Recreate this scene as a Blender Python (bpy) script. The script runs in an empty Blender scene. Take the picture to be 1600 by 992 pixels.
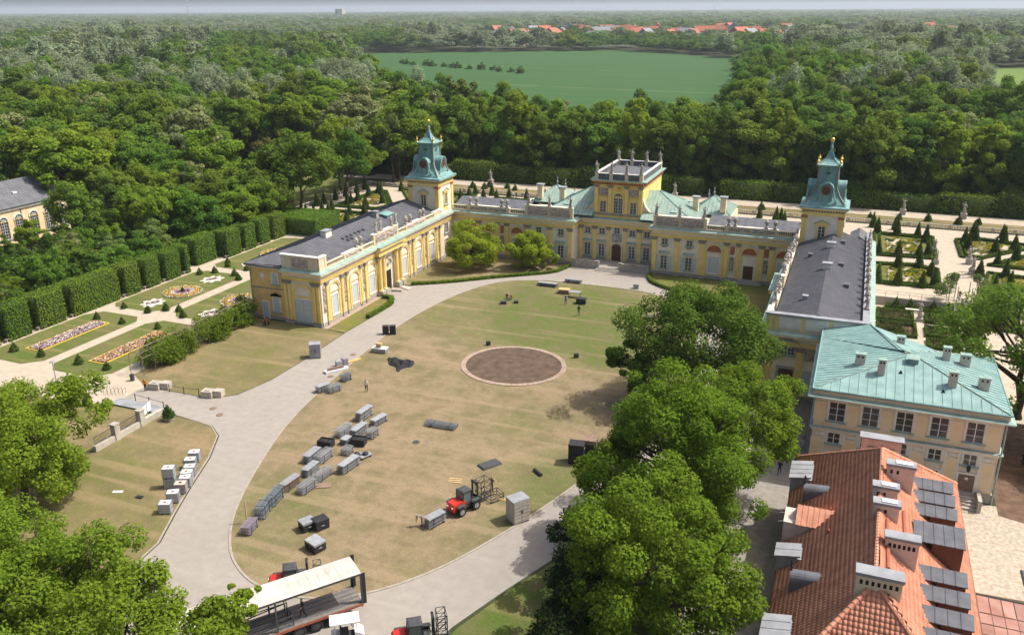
import bpy, bmesh, math, random
import numpy as np
from mathutils import Matrix, Vector
R = math.radians
SC = bpy.context.scene
COL = SC.collection
random.seed(7)

# ------------------------------------------------------------------ camera, sky, sun, exposure
cam_d = bpy.data.cameras.new('camera')
cam_d.sensor_width = 36.0
cam_d.lens = 1339.4 / 1600 * 36.0
cam_d.clip_start = 1.0
cam_d.clip_end = 60000.0
cam = bpy.data.objects.new('camera', cam_d)
COL.objects.link(cam)
cam.matrix_world = (Matrix.Translation((39.93, -147.68, 45.0)) @ Matrix.Rotation(0.384, 4, 'Z')
                    @ Matrix.Rotation(math.pi / 2 - 0.3447, 4, 'X') @ Matrix.Rotation(-0.0057, 4, 'Z'))
SC.camera = cam

SUN_AZ, SUN_EL = R(60), R(56.5)          # azimuth measured from +Y (garden side) towards +X
world = bpy.data.worlds.new('World')
SC.world = world
world.use_nodes = True
wn = world.node_tree.nodes
wl = world.node_tree.links
for n in list(wn): wn.remove(n)
sky = wn.new('ShaderNodeTexSky')
sky.sky_type = 'NISHITA'
sky.sun_disc = False
sky.sun_elevation = SUN_EL
sky.sun_rotation = SUN_AZ
sky.air_density = 1.0
sky.dust_density = 7.0
sky.ozone_density = 1.0
bg = wn.new('ShaderNodeBackground')
bg.inputs[1].default_value = 0.15
wo = wn.new('ShaderNodeOutputWorld')
wl.new(sky.outputs[0], bg.inputs[0])
wl.new(bg.outputs[0], wo.inputs[0])
sun_d = bpy.data.lights.new('sun', 'SUN')
sun_d.energy = 4.6
sun_d.angle = R(0.5)
sun_d.color = (1.0, 0.95, 0.87)
sun = bpy.data.objects.new('sun', sun_d)
COL.objects.link(sun)
sun_dir = Vector((math.sin(SUN_AZ) * math.cos(SUN_EL), math.cos(SUN_AZ) * math.cos(SUN_EL), math.sin(SUN_EL)))
sun.rotation_euler = sun_dir.to_track_quat('Z', 'Y').to_euler()
sun.location = (60, 20, 90)
SC.view_settings.view_transform = 'Standard'
SC.view_settings.look = 'None'
SC.view_settings.exposure = 0.14
SC.view_settings.gamma = 1.0
SC.view_settings.use_curve_mapping = False
SC.render.engine = 'CYCLES'
cy = SC.cycles
cy.max_bounces = 5
cy.diffuse_bounces = 3
cy.glossy_bounces = 2
cy.transmission_bounces = 3
cy.transparent_max_bounces = 6
cy.volume_bounces = 0
cy.use_denoising = True
cy.caustics_reflective = False
cy.caustics_refractive = False
cy.sample_clamp_indirect = 6.0

# ------------------------------------------------------------------ helpers
class MB:
    """collects shapes, build() links them as one mesh object"""
    def __init__(s):
        s.v = []; s.f = []; s.m = []
    def add(s, vs, fs, m=0):
        o = len(s.v)
        s.v += [tuple(v) for v in vs]
        s.f += [tuple(i + o for i in f) for f in fs]
        s.m += [m] * len(fs)
        return s
    def box(s, x0, x1, y0, y1, z0, z1, m=0, bottom=True):
        vs = [(x0,y0,z0),(x1,y0,z0),(x1,y1,z0),(x0,y1,z0),(x0,y0,z1),(x1,y0,z1),(x1,y1,z1),(x0,y1,z1)]
        fs = [(4,5,6,7),(0,1,5,4),(1,2,6,5),(2,3,7,6),(3,0,4,7)]
        if bottom: fs.append((3,2,1,0))
        return s.add(vs, fs, m)
    def cbox(s, cx, cy, cz, sx, sy, sz, m=0):
        return s.box(cx-sx/2, cx+sx/2, cy-sy/2, cy+sy/2, cz-sz/2, cz+sz/2, m)
    def prism(s, poly, z0, z1, m=0, mt=None):
        n = len(poly)
        vs = [(x,y,z0) for x,y in poly] + [(x,y,z1) for x,y in poly]
        fs = [(i,(i+1)%n,(i+1)%n+n,i+n) for i in range(n)]
        s.add(vs, fs, m)
        return s.add([(x,y,z1) for x,y in poly], [tuple(range(n))], m if mt is None else mt)
    def fprism(s, poly, y0, y1, m=0):
        """outline in x,z (counter-clockwise seen from -y) pushed from y0 (front) to y1 (back)"""
        n = len(poly)
        vs = [(x,y0,z) for x,z in poly] + [(x,y1,z) for x,z in poly]
        fs = [tuple(range(n))] + [(i,i+n,(i+1)%n+n,(i+1)%n) for i in range(n)]
        return s.add(vs, fs, m)
    def sheet(s, poly, z, m=0):
        return s.add([(x,y,z) for x,y in poly], [tuple(range(len(poly)))], m)
    def tube(s, p0, p1, r0, r1=None, n=6, m=0, cap=True):
        r1 = r0 if r1 is None else r1
        p0 = Vector(p0); p1 = Vector(p1)
        d = (p1-p0)
        if d.length < 1e-6: return s
        d.normalize()
        a = d.orthogonal().normalized(); b = d.cross(a)
        vs = []
        for p, r in ((p0,r0),(p1,r1)):
            for i in range(n):
                t = 2*math.pi*i/n
                vs.append(p + a*(r*math.cos(t)) + b*(r*math.sin(t)))
        fs = [(i,(i+1)%n,(i+1)%n+n,i+n) for i in range(n)]
        if cap:
            fs.append(tuple(range(n-1,-1,-1))); fs.append(tuple(range(n,2*n)))
        return s.add(vs, fs, m)
    def path(s, pts, r, n=6, m=0):
        for a, b in zip(pts, pts[1:]): s.tube(a, b, r, r, n, m)
        return s
    def lathe(s, prof, n=10, c=(0,0,0), m=0, sx=1.0, sy=1.0):
        vs = []; fs = []
        for r, z in prof:
            for i in range(n):
                t = 2*math.pi*i/n
                vs.append((c[0]+sx*r*math.cos(t), c[1]+sy*r*math.sin(t), c[2]+z))
        for k in range(len(prof)-1):
            for i in range(n):
                fs.append((k*n+i, k*n+(i+1)%n, (k+1)*n+(i+1)%n, (k+1)*n+i))
        fs.append(tuple(range(n-1,-1,-1)))
        k = (len(prof)-1)*n
        fs.append(tuple(range(k,k+n)))
        return s.add(vs, fs, m)
    def sweep(s, path, prof, mats, dz=0.0):
        """profile (outward, z) along an open plan path; outward is to the right of travel"""
        n = len(path); offs = []
        for i in range(n):
            def nrm(a, b):
                dx, dy = b[0]-a[0], b[1]-a[1]; l = math.hypot(dx,dy); return (dy/l, -dx/l)
            if i == 0: o = nrm(path[0], path[1])
            elif i == n-1: o = nrm(path[-2], path[-1])
            else:
                a = nrm(path[i-1], path[i]); b = nrm(path[i], path[i+1])
                k = 1 + a[0]*b[0] + a[1]*b[1]
                o = ((a[0]+b[0])/k, (a[1]+b[1])/k)
            offs.append(o)
        np_ = len(prof)
        vs = [(path[i][0]+offs[i][0]*d, path[i][1]+offs[i][1]*d, z+dz) for i in range(n) for d, z in prof]
        for i in range(n-1):
            for j in range(np_-1):
                s.add([vs[i*np_+j], vs[(i+1)*np_+j], vs[(i+1)*np_+j+1], vs[i*np_+j+1]], [(0,1,2,3)], mats[j])
        for i in (0, n-1):
            f = [vs[i*np_+j] for j in range(np_)]
            s.add(f, [tuple(range(np_)) if i else tuple(range(np_-1,-1,-1))], mats[0])
        return s
    def xf(s, M):
        s.v = [tuple(M @ Vector(v)) for v in s.v]; return s
    def join(s, o, M=None, dm=0):
        vs = o.v if M is None else [tuple(M @ Vector(v)) for v in o.v]
        k = len(s.v)
        s.v += vs; s.f += [tuple(i+k for i in f) for f in o.f]; s.m += [m+dm for m in o.m]
        return s
    def mesh(s, name, mats, smooth=False):
        me = bpy.data.meshes.new(name)
        me.from_pydata(s.v, [], s.f)
        for m in (mats if isinstance(mats, (list,tuple)) else [mats]): me.materials.append(m)
        me.polygons.foreach_set('material_index', s.m)
        if smooth: me.polygons.foreach_set('use_smooth', [True]*len(s.f))
        me.update()
        return me
    def build(s, name, mats, parent=None, loc=(0,0,0), rz=0.0, smooth=False):
        return put(name, s.mesh(name, mats, smooth), parent, loc, rz)

def put(name, me, parent=None, loc=(0,0,0), rz=0.0, scale=None):
    o = bpy.data.objects.new(name, me)
    COL.objects.link(o)
    o.location = loc
    o.rotation_euler = (0,0,rz)
    if scale is not None: o.scale = scale if isinstance(scale,(tuple,list)) else (scale,)*3
    if parent is not None: o.parent = parent
    return o
ORD = ['first','second','third','fourth','fifth','sixth','seventh','eighth','ninth','tenth','eleventh','twelfth','thirteenth','fourteenth','fifteenth','sixteenth','seventeenth','eighteenth','nineteenth','twentieth']
ORD += ['twenty-'+o for o in ORD[:9]]+['thirtieth']+['thirty-'+o for o in ORD[:9]]+['fortieth']
def column_of(x, y):
    dx, dy = x-39.93, y+147.68
    f = -dx*math.sin(0.384)+dy*math.cos(0.384); r = dx*math.cos(0.384)+dy*math.sin(0.384)
    return 800+1339.4*r/(f*math.cos(0.3447)+45*math.sin(0.3447))
def order_labels(rows):
    """rows of (object, what, where); look-alikes of one kind in one place are told apart by their order from the left"""
    by = {}
    for o, what, where in rows: by.setdefault((what,where),[]).append(o)
    for (what,where), os_ in by.items():
        os_.sort(key=lambda o: column_of(o.location.x,o.location.y))
        for k, o in enumerate(os_): o['label'] = (what+' '+where) if len(os_) == 1 else ('%s %s from the left %s' % (ORD[k],what,where))
def tag(o, label=None, cat=None, group=None, kind=None):
    if label: o['label'] = label
    if cat: o['category'] = cat
    if group: o['group'] = group
    if kind: o['kind'] = kind
    return o
def thing(name, label, cat, loc=(0,0,0), rz=0.0, group=None):
    return tag(put(name, None, None, loc, rz), label, cat, group)
def fastmesh(name, v, quads, mats, midx=None, smooth=False):
    """v (n,3) float array, quads (k,4) int array"""
    me = bpy.data.meshes.new(name)
    v = np.ascontiguousarray(v, dtype=np.float32); q = np.ascontiguousarray(quads, dtype=np.int32)
    me.vertices.add(len(v)); me.vertices.foreach_set('co', v.ravel())
    me.loops.add(q.size); me.loops.foreach_set('vertex_index', q.ravel())
    me.polygons.add(len(q))
    me.polygons.foreach_set('loop_start', np.arange(0, q.size, 4, dtype=np.int32))
    me.polygons.foreach_set('loop_total', np.full(len(q), 4, dtype=np.int32))
    for m in (mats if isinstance(mats,(list,tuple)) else [mats]): me.materials.append(m)
    if midx is not None: me.polygons.foreach_set('material_index', np.ascontiguousarray(midx, dtype=np.int32))
    if smooth: me.polygons.foreach_set('use_smooth', np.ones(len(q), dtype=bool))
    me.update(calc_edges=True)
    return me
def clip_poly(poly, a, b, c):
    """keep a*x+b*y<=c"""
    out = []
    for i in range(len(poly)):
        p, q = poly[i], poly[(i+1)%len(poly)]
        dp = a*p[0]+b*p[1]-c; dq = a*q[0]+b*q[1]-c
        if dp <= 0: out.append(p)
        if (dp < 0 < dq) or (dq < 0 < dp):
            t = dp/(dp-dq); out.append((p[0]+t*(q[0]-p[0]), p[1]+t*(q[1]-p[1])))
    return out
def smooth_loop(pts, k=4, closed=True):
    n = len(pts); out = []
    rng = range(n if closed else n-1)
    for i in rng:
        if closed: p0,p1,p2,p3 = pts[i-1],pts[i],pts[(i+1)%n],pts[(i+2)%n]
        else: p0,p1,p2,p3 = pts[max(i-1,0)],pts[i],pts[i+1],pts[min(i+2,n-1)]
        for j in range(k):
            t = j/k
            out.append(tuple(0.5*((2*p1[a])+(-p0[a]+p2[a])*t+(2*p0[a]-5*p1[a]+4*p2[a]-p3[a])*t*t+(-p0[a]+3*p1[a]-3*p2[a]+p3[a])*t**3) for a in (0,1)))
    if not closed: out.append(tuple(pts[-1]))
    return out

# ------------------------------------------------------------------ materials
MATS = {}
def mat(name, col, col2=None, rough=0.8, scale=3.0, bump=0.0, bscale=None, metal=0.0, rnd=0.0, detail=4.0, spec=0.3, stretch=None, lo=0.35, hi=0.65):
    """two-tone noise colour, optional bump, optional per-object brightness spread"""
    if name in MATS: return MATS[name]
    m = bpy.data.materials.new(name); m.use_nodes = True
    nt = m.node_tree; N = nt.nodes; L = nt.links
    b = N['Principled BSDF']
    b.inputs['Roughness'].default_value = rough
    b.inputs['Metallic'].default_value = metal
    b.inputs['Specular IOR Level'].default_value = spec
    tc = N.new('ShaderNodeTexCoord')
    vec = tc.outputs['Object']
    if stretch:
        mp = N.new('ShaderNodeMapping'); mp.inputs['Scale'].default_value = stretch
        L.new(vec, mp.inputs['Vector']); vec = mp.outputs[0]
    if col2 is None: col2 = tuple(c*0.82 for c in col)
    no = N.new('ShaderNodeTexNoise'); no.inputs['Scale'].default_value = scale; no.inputs['Detail'].default_value = detail
    L.new(vec, no.inputs['Vector'])
    cr = N.new('ShaderNodeValToRGB')
    cr.color_ramp.elements[0].position = lo; cr.color_ramp.elements[0].color = (*col2,1)
    cr.color_ramp.elements[1].position = hi; cr.color_ramp.elements[1].color = (*col,1)
    L.new(no.outputs['Fac'], cr.inputs[0])
    out = cr.outputs[0]
    if rnd:
        oi = N.new('ShaderNodeObjectInfo')
        mr = N.new('ShaderNodeMapRange'); mr.inputs[3].default_value = 1-rnd; mr.inputs[4].default_value = 1+rnd
        L.new(oi.outputs['Random'], mr.inputs[0])
        hs = N.new('ShaderNodeHueSaturation'); L.new(mr.outputs[0], hs.inputs['Value']); L.new(out, hs.inputs['Color'])
        out = hs.outputs[0]
    L.new(out, b.inputs['Base Color'])
    if bump:
        n2 = N.new('ShaderNodeTexNoise'); n2.inputs['Scale'].default_value = bscale or scale*4; n2.inputs['Detail'].default_value = 5
        L.new(vec, n2.inputs['Vector'])
        bp = N.new('ShaderNodeBump'); bp.inputs['Strength'].default_value = bump; bp.inputs['Distance'].default_value = 0.05
        L.new(n2.outputs['Fac'], bp.inputs['Height']); L.new(bp.outputs[0], b.inputs['Normal'])
    MATS[name] = m
    return m

def leaf_mat(name, c1, c2, trans=0.35, rnd=0.18, hue=0.03, sat=1.0):
    m = bpy.data.materials.new(name); m.use_nodes = True
    nt = m.node_tree; N = nt.nodes; L = nt.links
    for n in list(N): N.remove(n)
    geo = N.new('ShaderNodeNewGeometry')
    oi = N.new('ShaderNodeObjectInfo')
    tc = N.new('ShaderNodeTexCoord')
    no = N.new('ShaderNodeTexNoise'); no.inputs['Scale'].default_value = 0.35; no.inputs['Detail'].default_value = 3
    L.new(tc.outputs['Object'], no.inputs['Vector'])
    ad = N.new('ShaderNodeMath'); ad.operation = 'MULTIPLY_ADD'; ad.inputs[1].default_value = 0.45; ad.inputs[2].default_value = 0.0
    L.new(geo.outputs['Random Per Island'], ad.inputs[0])
    ad2 = N.new('ShaderNodeMath'); ad2.operation = 'ADD'
    L.new(ad.outputs[0], ad2.inputs[0])
    sc2 = N.new('ShaderNodeMath'); sc2.operation = 'MULTIPLY'; sc2.inputs[1].default_value = 0.55
    L.new(no.outputs['Fac'], sc2.inputs[0]); L.new(sc2.outputs[0], ad2.inputs[1])
    mx = N.new('ShaderNodeMix'); mx.data_type = 'RGBA'
    mx.inputs[6].default_value = (*c1,1); mx.inputs[7].default_value = (*c2,1)
    L.new(ad2.outputs[0], mx.inputs[0])
    hs = N.new('ShaderNodeHueSaturation'); hs.inputs['Saturation'].default_value = sat
    mr = N.new('ShaderNodeMapRange'); mr.inputs[3].default_value = 1-rnd; mr.inputs[4].default_value = 1+rnd
    L.new(oi.outputs['Random'], mr.inputs[0]); L.new(mr.outputs[0], hs.inputs['Value'])
    wn_ = N.new('ShaderNodeTexWhiteNoise'); wn_.noise_dimensions = '1D'; L.new(oi.outputs['Random'], wn_.inputs['W'])
    mh = N.new('ShaderNodeMapRange'); mh.inputs[3].default_value = 0.5-hue; mh.inputs[4].default_value = 0.5+hue
    L.new(wn_.outputs[0], mh.inputs[0]); L.new(mh.outputs[0], hs.inputs['Hue'])
    L.new(mx.outputs[2], hs.inputs['Color'])
    df = N.new('ShaderNodeBsdfDiffuse'); L.new(hs.outputs[0], df.inputs[0])
    tr = N.new('ShaderNodeBsdfTranslucent')
    hs2 = N.new('ShaderNodeHueSaturation'); hs2.inputs['Value'].default_value = 1.25; hs2.inputs['Hue'].default_value = 0.485
    L.new(hs.outputs[0], hs2.inputs['Color']); L.new(hs2.outputs[0], tr.inputs[0])
    ms = N.new('ShaderNodeMixShader'); ms.inputs[0].default_value = trans
    L.new(df.outputs[0], ms.inputs[1]); L.new(tr.outputs[0], ms.inputs[2])
    out = N.new('ShaderNodeOutputMaterial'); L.new(ms.outputs[0], out.inputs[0])
    MATS[name] = m
    return m

def glass_mat():
    m = bpy.data.materials.new('window_glass'); m.use_nodes = True
    b = m.node_tree.nodes['Principled BSDF']
    b.inputs['Base Color'].default_value = (0.045,0.05,0.055,1); b.inputs['Roughness'].default_value = 0.08
    b.inputs['Specular IOR Level'].default_value = 0.6
    return m

def lawn_mat(name, green, dry, bare, bias=0.5, gscale=0.045, centre=None):
    """dry lawn: broad green and straw areas, mown streaks, bare flecks"""
    m = bpy.data.materials.new(name); m.use_nodes = True
    nt = m.node_tree; N = nt.nodes; L = nt.links
    b = N['Principled BSDF']; b.inputs['Roughness'].default_value = 0.95; b.inputs['Specular IOR Level'].default_value = 0.05
    tc = N.new('ShaderNodeTexCoord')
    def noise(sc, det=4.0, rough=0.55, stretch=None):
        n = N.new('ShaderNodeTexNoise'); n.inputs['Scale'].default_value = sc; n.inputs['Detail'].default_value = det
        n.inputs['Roughness'].default_value = rough
        v = tc.outputs['Object']
        if stretch:
            mp = N.new('ShaderNodeMapping'); mp.inputs['Scale'].default_value = stretch; mp.inputs['Rotation'].default_value = (0,0,R(-52))
            L.new(v, mp.inputs['Vector']); v = mp.outputs[0]
        L.new(v, n.inputs['Vector']); return n.outputs['Fac']
    def ramp(x, a, b_):
        r = N.new('ShaderNodeMapRange'); r.inputs[1].default_value = a; r.inputs[2].default_value = b_
        L.new(x, r.inputs[0]); return r.outputs[0]
    def math_(op, a, c):
        n = N.new('ShaderNodeMath'); n.operation = op; n.use_clamp = False
        for i, x in enumerate((a,c)):
            if isinstance(x,(int,float)): n.inputs[i].default_value = x
            else: L.new(x, n.inputs[i])
        return n.outputs[0]
    def mix(f, a, c):
        n = N.new('ShaderNodeMix'); n.data_type = 'RGBA'
        L.new(f, n.inputs[0])
        for i, x in ((6,a),(7,c)):
            if isinstance(x, tuple): n.inputs[i].default_value = (*x,1)
            else: L.new(x, n.inputs[i])
        return n.outputs[2]
    big = noise(gscale, 5.0, 0.6)
    fine = noise(1.1, 8.0, 0.78)
    val = math_('ADD', math_('MULTIPLY', big, 0.72), math_('MULTIPLY', fine, 0.46))
    if centre:
        for cx_, cy_, rad, w in centre:
            vd = N.new('ShaderNodeVectorMath'); vd.operation = 'DISTANCE'; vd.inputs[1].default_value = (cx_,cy_,0.0)
            L.new(tc.outputs['Object'], vd.inputs[0])
            val = math_('ADD', val, math_('MULTIPLY', ramp(vd.outputs['Value'], rad, rad*0.3), w))
    f = ramp(val, bias-0.10+0.07, bias+0.16+0.07)
    c = mix(f, dry, green)
    st = noise(0.9, 3.0, 0.5, (0.25,3.0,1.0))
    c = mix(math_('MULTIPLY', ramp(st, 0.42, 0.72), 0.28), c, tuple(0.62*x for x in dry))
    md_ = noise(0.30, 6.0, 0.65)
    c = mix(math_('MULTIPLY', ramp(md_, 0.45, 0.62), 0.72), c, (0.135,0.122,0.060))
    tk = noise(1.0, 2.0, 0.4, (0.03,0.55,1.0))
    c = mix(math_('MULTIPLY', ramp(tk, 0.55, 0.66), 0.55), c, tuple(1.12*x for x in dry))
    sp = noise(0.55, 5.0, 0.7)
    c = mix(math_('MULTIPLY', ramp(sp, 0.53, 0.68), 0.8), c, bare)
    hf = noise(14.0, 3.0, 0.8)
    hs = N.new('ShaderNodeHueSaturation'); L.new(c, hs.inputs['Color'])
    mr = N.new('ShaderNodeMapRange'); mr.inputs[1].default_value = 0.3; mr.inputs[2].default_value = 0.7; mr.inputs[3].default_value = 0.62; mr.inputs[4].default_value = 1.38
    L.new(hf, mr.inputs[0]); L.new(mr.outputs[0], hs.inputs['Value'])
    L.new(hs.outputs[0], b.inputs['Base Color'])
    bp = N.new('ShaderNodeBump'); bp.inputs['Strength'].default_value = 0.5; bp.inputs['Distance'].default_value = 0.05
    L.new(hf, bp.inputs['Height']); L.new(bp.outputs[0], b.inputs['Normal'])
    MATS[name] = m
    return m

def drive_mat(name, c1, c2):
    m = mat(name, c1, c2, scale=1.1, bump=0.45, bscale=10, rough=0.9, detail=12, lo=0.3, hi=0.7)
    nt = m.node_tree; N = nt.nodes; L = nt.links; b = N['Principled BSDF']
    src = b.inputs['Base Color'].links[0].from_socket
    tc = N.new('ShaderNodeTexCoord')
    for sc, st, a0, a1, w, col in ((0.09,(1,1,1),0.45,0.7,0.28,(0.225,0.20,0.17)),(1.0,(0.05,0.8,1),0.55,0.72,0.22,(0.40,0.37,0.33)),(0.9,(1,1,1),0.68,0.78,0.5,(0.15,0.13,0.11))):
        mp = N.new('ShaderNodeMapping'); mp.inputs['Scale'].default_value = st; mp.inputs['Rotation'].default_value = (0,0,R(-62)); L.new(tc.outputs['Object'],mp.inputs['Vector'])
        no = N.new('ShaderNodeTexNoise'); no.inputs['Scale'].default_value = sc; no.inputs['Detail'].default_value = 6; L.new(mp.outputs[0],no.inputs['Vector'])
        mr = N.new('ShaderNodeMapRange'); mr.inputs[1].default_value = a0; mr.inputs[2].default_value = a1; mr.inputs[4].default_value = w; L.new(no.outputs['Fac'],mr.inputs[0])
        mx = N.new('ShaderNodeMix'); mx.data_type = 'RGBA'; L.new(mr.outputs[0],mx.inputs[0]); L.new(src,mx.inputs[6]); mx.inputs[7].default_value = (*col,1); src = mx.outputs[2]
    L.new(src,b.inputs['Base Color'])
    return m
M = {}
M['yellow'] = mat('yellow_plaster', (0.80,0.615,0.225), (0.70,0.515,0.175), scale=0.8, bump=0.15, bscale=6)
M['ochre'] = mat('ochre_plaster', (0.74,0.49,0.20), (0.65,0.42,0.165), scale=0.8, bump=0.15, bscale=6)
M['cream'] = mat('cream_plaster', (0.66,0.58,0.42), (0.58,0.50,0.34), scale=0.9, bump=0.15, bscale=6)
M['white'] = mat('white_plaster', (0.80,0.725,0.61), (0.70,0.62,0.51), scale=0.7, bump=0.12, bscale=6)
M['stone'] = mat('grey_stone', (0.42,0.39,0.34), (0.28,0.26,0.23), scale=4, bump=0.4, bscale=14)
M['statue'] = mat('weathered_sandstone', (0.50,0.46,0.41), (0.22,0.20,0.18), scale=3.5, bump=0.5, bscale=12, rnd=0.15)
M['capital'] = mat('capital_stone', (0.30,0.26,0.22), (0.19,0.165,0.14), scale=6, bump=0.6, bscale=12)
M['relief'] = mat('relief_plaster', (0.46,0.40,0.36), (0.26,0.21,0.19), scale=3, bump=0.8, bscale=6)
M['redrelief'] = mat('red_fresco', (0.44,0.155,0.075), (0.32,0.10,0.05), scale=3, bump=0.4, bscale=8)
M['teal'] = mat('copper_patina', (0.215,0.365,0.345), (0.125,0.255,0.25), scale=1.4, bump=0.15, bscale=8, rough=0.55, stretch=(1,1,0.35))
M['green'] = mat('verdigris_roof', (0.345,0.445,0.385), (0.245,0.35,0.30), scale=0.9, bump=0.1, bscale=7, rough=0.5, rnd=0.05)
M['annexroof'] = mat('annexe_verdigris', (0.235,0.372,0.355), (0.165,0.285,0.275), scale=0.9, bump=0.1, bscale=7, rough=0.55, rnd=0.06)
M['greentrim'] = mat('verdigris_trim', (0.30,0.405,0.355), (0.20,0.305,0.27), scale=1.2, rough=0.55)
M['slate'] = mat('dark_sheet_roof', (0.150,0.152,0.168), (0.110,0.113,0.128), scale=0.7, rough=0.6, bump=0.1, bscale=5, spec=0.25)
M['zinc'] = mat('grey_zinc', (0.30,0.31,0.33), (0.22,0.23,0.25), scale=1.0, rough=0.6, spec=0.25)
M['lead'] = mat('dark_lead', (0.135,0.142,0.160), (0.095,0.10,0.115), scale=1.2, rough=0.65, spec=0.2)
M['glass'] = glass_mat(); MATS['window_glass'] = M['glass']
M['frame'] = mat('white_joinery', (0.74,0.74,0.72), (0.66,0.66,0.64), scale=2, rough=0.55)
M['shutter'] = mat('pale_blue_shutter', (0.50,0.54,0.57), (0.44,0.48,0.51), scale=2, rough=0.6, stretch=(1,1,6))
M['door'] = mat('brown_door', (0.115,0.05,0.025), (0.07,0.03,0.015), scale=3, rough=0.5, stretch=(4,4,1))
M['dark'] = mat('dark_opening', (0.02,0.018,0.016), rough=0.9)
M['gold'] = mat('gilding', (0.80,0.52,0.14), (0.62,0.38,0.08), scale=5, rough=0.35, metal=0.85)
M['brick'] = mat('chimney_plaster', (0.60,0.50,0.44), (0.50,0.41,0.36), scale=1.5, bump=0.2)
M['peach'] = mat('peach_plaster', (0.82,0.655,0.42), (0.74,0.58,0.365), scale=0.9, bump=0.15, bscale=7)
M['palewhite'] = mat('white_trim_plaster', (0.74,0.72,0.66), (0.64,0.62,0.56), scale=1.2, bump=0.1)
M['terracotta'] = mat('terracotta_tile', (0.62,0.29,0.185), (0.46,0.20,0.125), scale=1.3, rough=0.75, bump=0.2, detail=8)
M['redpipe'] = mat('red_sheet', (0.36,0.12,0.07), rough=0.6)
M['drive'] = drive_mat('drive_setts', (0.315,0.287,0.255), (0.272,0.247,0.218))
M['gravel'] = mat('pale_gravel', (0.440,0.378,0.296), (0.385,0.327,0.253), scale=0.9, bump=0.3, bscale=20, rough=0.95, detail=8)
M['kerb'] = mat('kerb_stone', (0.35,0.31,0.26), (0.28,0.25,0.205), scale=2, bump=0.3)
M['yard'] = mat('yard_setts', (0.29,0.265,0.235), (0.22,0.20,0.18), scale=1.5, bump=0.4, bscale=9, rough=0.9, detail=8)
M['cobble'] = mat('cobbles', (0.46,0.40,0.32), (0.31,0.26,0.20), scale=2.6, bump=0.8, bscale=7, rough=0.9, detail=6)
M['redpave'] = mat('red_paving', (0.36,0.205,0.175), (0.28,0.14,0.11), scale=0.6, bump=0.2, rough=0.85, rnd=0.14)
M['brownearth'] = mat('brown_earth', (0.155,0.098,0.068), (0.095,0.060,0.042), scale=1.1, bump=0.6, bscale=8, rough=0.97, detail=8)
M['redgravel'] = mat('red_gravel', (0.37,0.285,0.225), (0.29,0.215,0.165), scale=0.7, bump=0.4, rough=0.95)
M['concrete'] = mat('pale_concrete', (0.46,0.42,0.36), (0.36,0.33,0.28), scale=1.6, bump=0.3)
M['bark'] = mat('bark', (0.095,0.075,0.055), (0.05,0.04,0.03), scale=5, bump=0.8, bscale=10, rough=0.95, stretch=(1,1,0.3))
M['bench'] = mat('weathered_wood', (0.24,0.20,0.16), (0.16,0.13,0.10), scale=6, rough=0.85)
M['steel'] = mat('galvanised_steel', (0.36,0.38,0.40), (0.27,0.285,0.30), scale=3, rough=0.45, metal=0.2, rnd=0.12)
M['bluesteel'] = mat('grey_blue_steel', (0.21,0.25,0.285), (0.155,0.19,0.22), scale=3, rough=0.5, rnd=0.12)
M['black'] = mat('black_case', (0.022,0.022,0.025), (0.035,0.035,0.038), scale=4, rough=0.6)
M['darkgrey'] = mat('dark_grey_metal', (0.075,0.077,0.08), (0.05,0.052,0.055), scale=4, rough=0.55)
M['rubber'] = mat('rubber', (0.028,0.028,0.028), rough=0.9)
M['red'] = mat('red_paint', (0.55,0.035,0.02), (0.47,0.03,0.018), scale=3, rough=0.35, spec=0.5)
M['orange'] = mat('orange_cloth', (0.72,0.20,0.02), rough=0.8)
M['whitepaint'] = mat('white_paint', (0.74,0.74,0.73), (0.66,0.66,0.65), scale=1.5, rough=0.4)
M['tarp'] = mat('white_trailer_roof', (0.56,0.515,0.47), (0.44,0.40,0.36), scale=0.6, rough=0.6, bump=0.2, detail=8)
M['plastic'] = mat('milky_plastic', (0.68,0.69,0.70), (0.58,0.59,0.60), scale=3, rough=0.45)
M['wood'] = mat('pale_timber', (0.52,0.38,0.19), (0.42,0.29,0.13), scale=4, rough=0.8)
M['brownwood'] = mat('brown_timber', (0.25,0.17,0.125), (0.18,0.12,0.085), scale=4, rough=0.8)
M['lilac'] = mat('lilac_grey_plastic', (0.33,0.28,0.34), (0.22,0.18,0.23), scale=5, rough=0.6)
M['clothblack'] = mat('black_cloth', (0.014,0.014,0.016), (0.03,0.03,0.033), scale=2, rough=0.85)
M['blue'] = mat('blue_cloth', (0.05,0.08,0.20), rough=0.85)
M['denim'] = mat('denim', (0.06,0.085,0.15), rough=0.9)
M['skin'] = mat('skin', (0.50,0.30,0.21), rough=0.6)
M['hair'] = mat('dark_hair', (0.035,0.022,0.014), rough=0.7)
M['whitecloth'] = mat('white_cloth', (0.70,0.69,0.67), rough=0.85)
M['greycloth'] = mat('grey_cloth', (0.20,0.20,0.21), rough=0.85)
M['redcloth'] = mat('red_cloth', (0.50,0.04,0.04), rough=0.85)
M['yellowpaint'] = mat('yellow_paint', (0.62,0.46,0.06), rough=0.5)
L_ = {}
L_['box'] = leaf_mat('box_leaves', (0.042,0.082,0.012), (0.115,0.185,0.028), 0.2, 0.12, 0.012)
L_['hedge'] = leaf_mat('hornbeam_leaves', (0.068,0.135,0.014), (0.190,0.305,0.036), 0.3, 0.10, 0.012)
L_['yew'] = leaf_mat('yew_leaves', (0.034,0.064,0.014), (0.088,0.135,0.028), 0.15, 0.15, 0.012)
L_['linden'] = leaf_mat('linden_leaves', (0.080,0.155,0.013), (0.240,0.345,0.040), 0.44, 0.08, 0.01)
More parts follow.
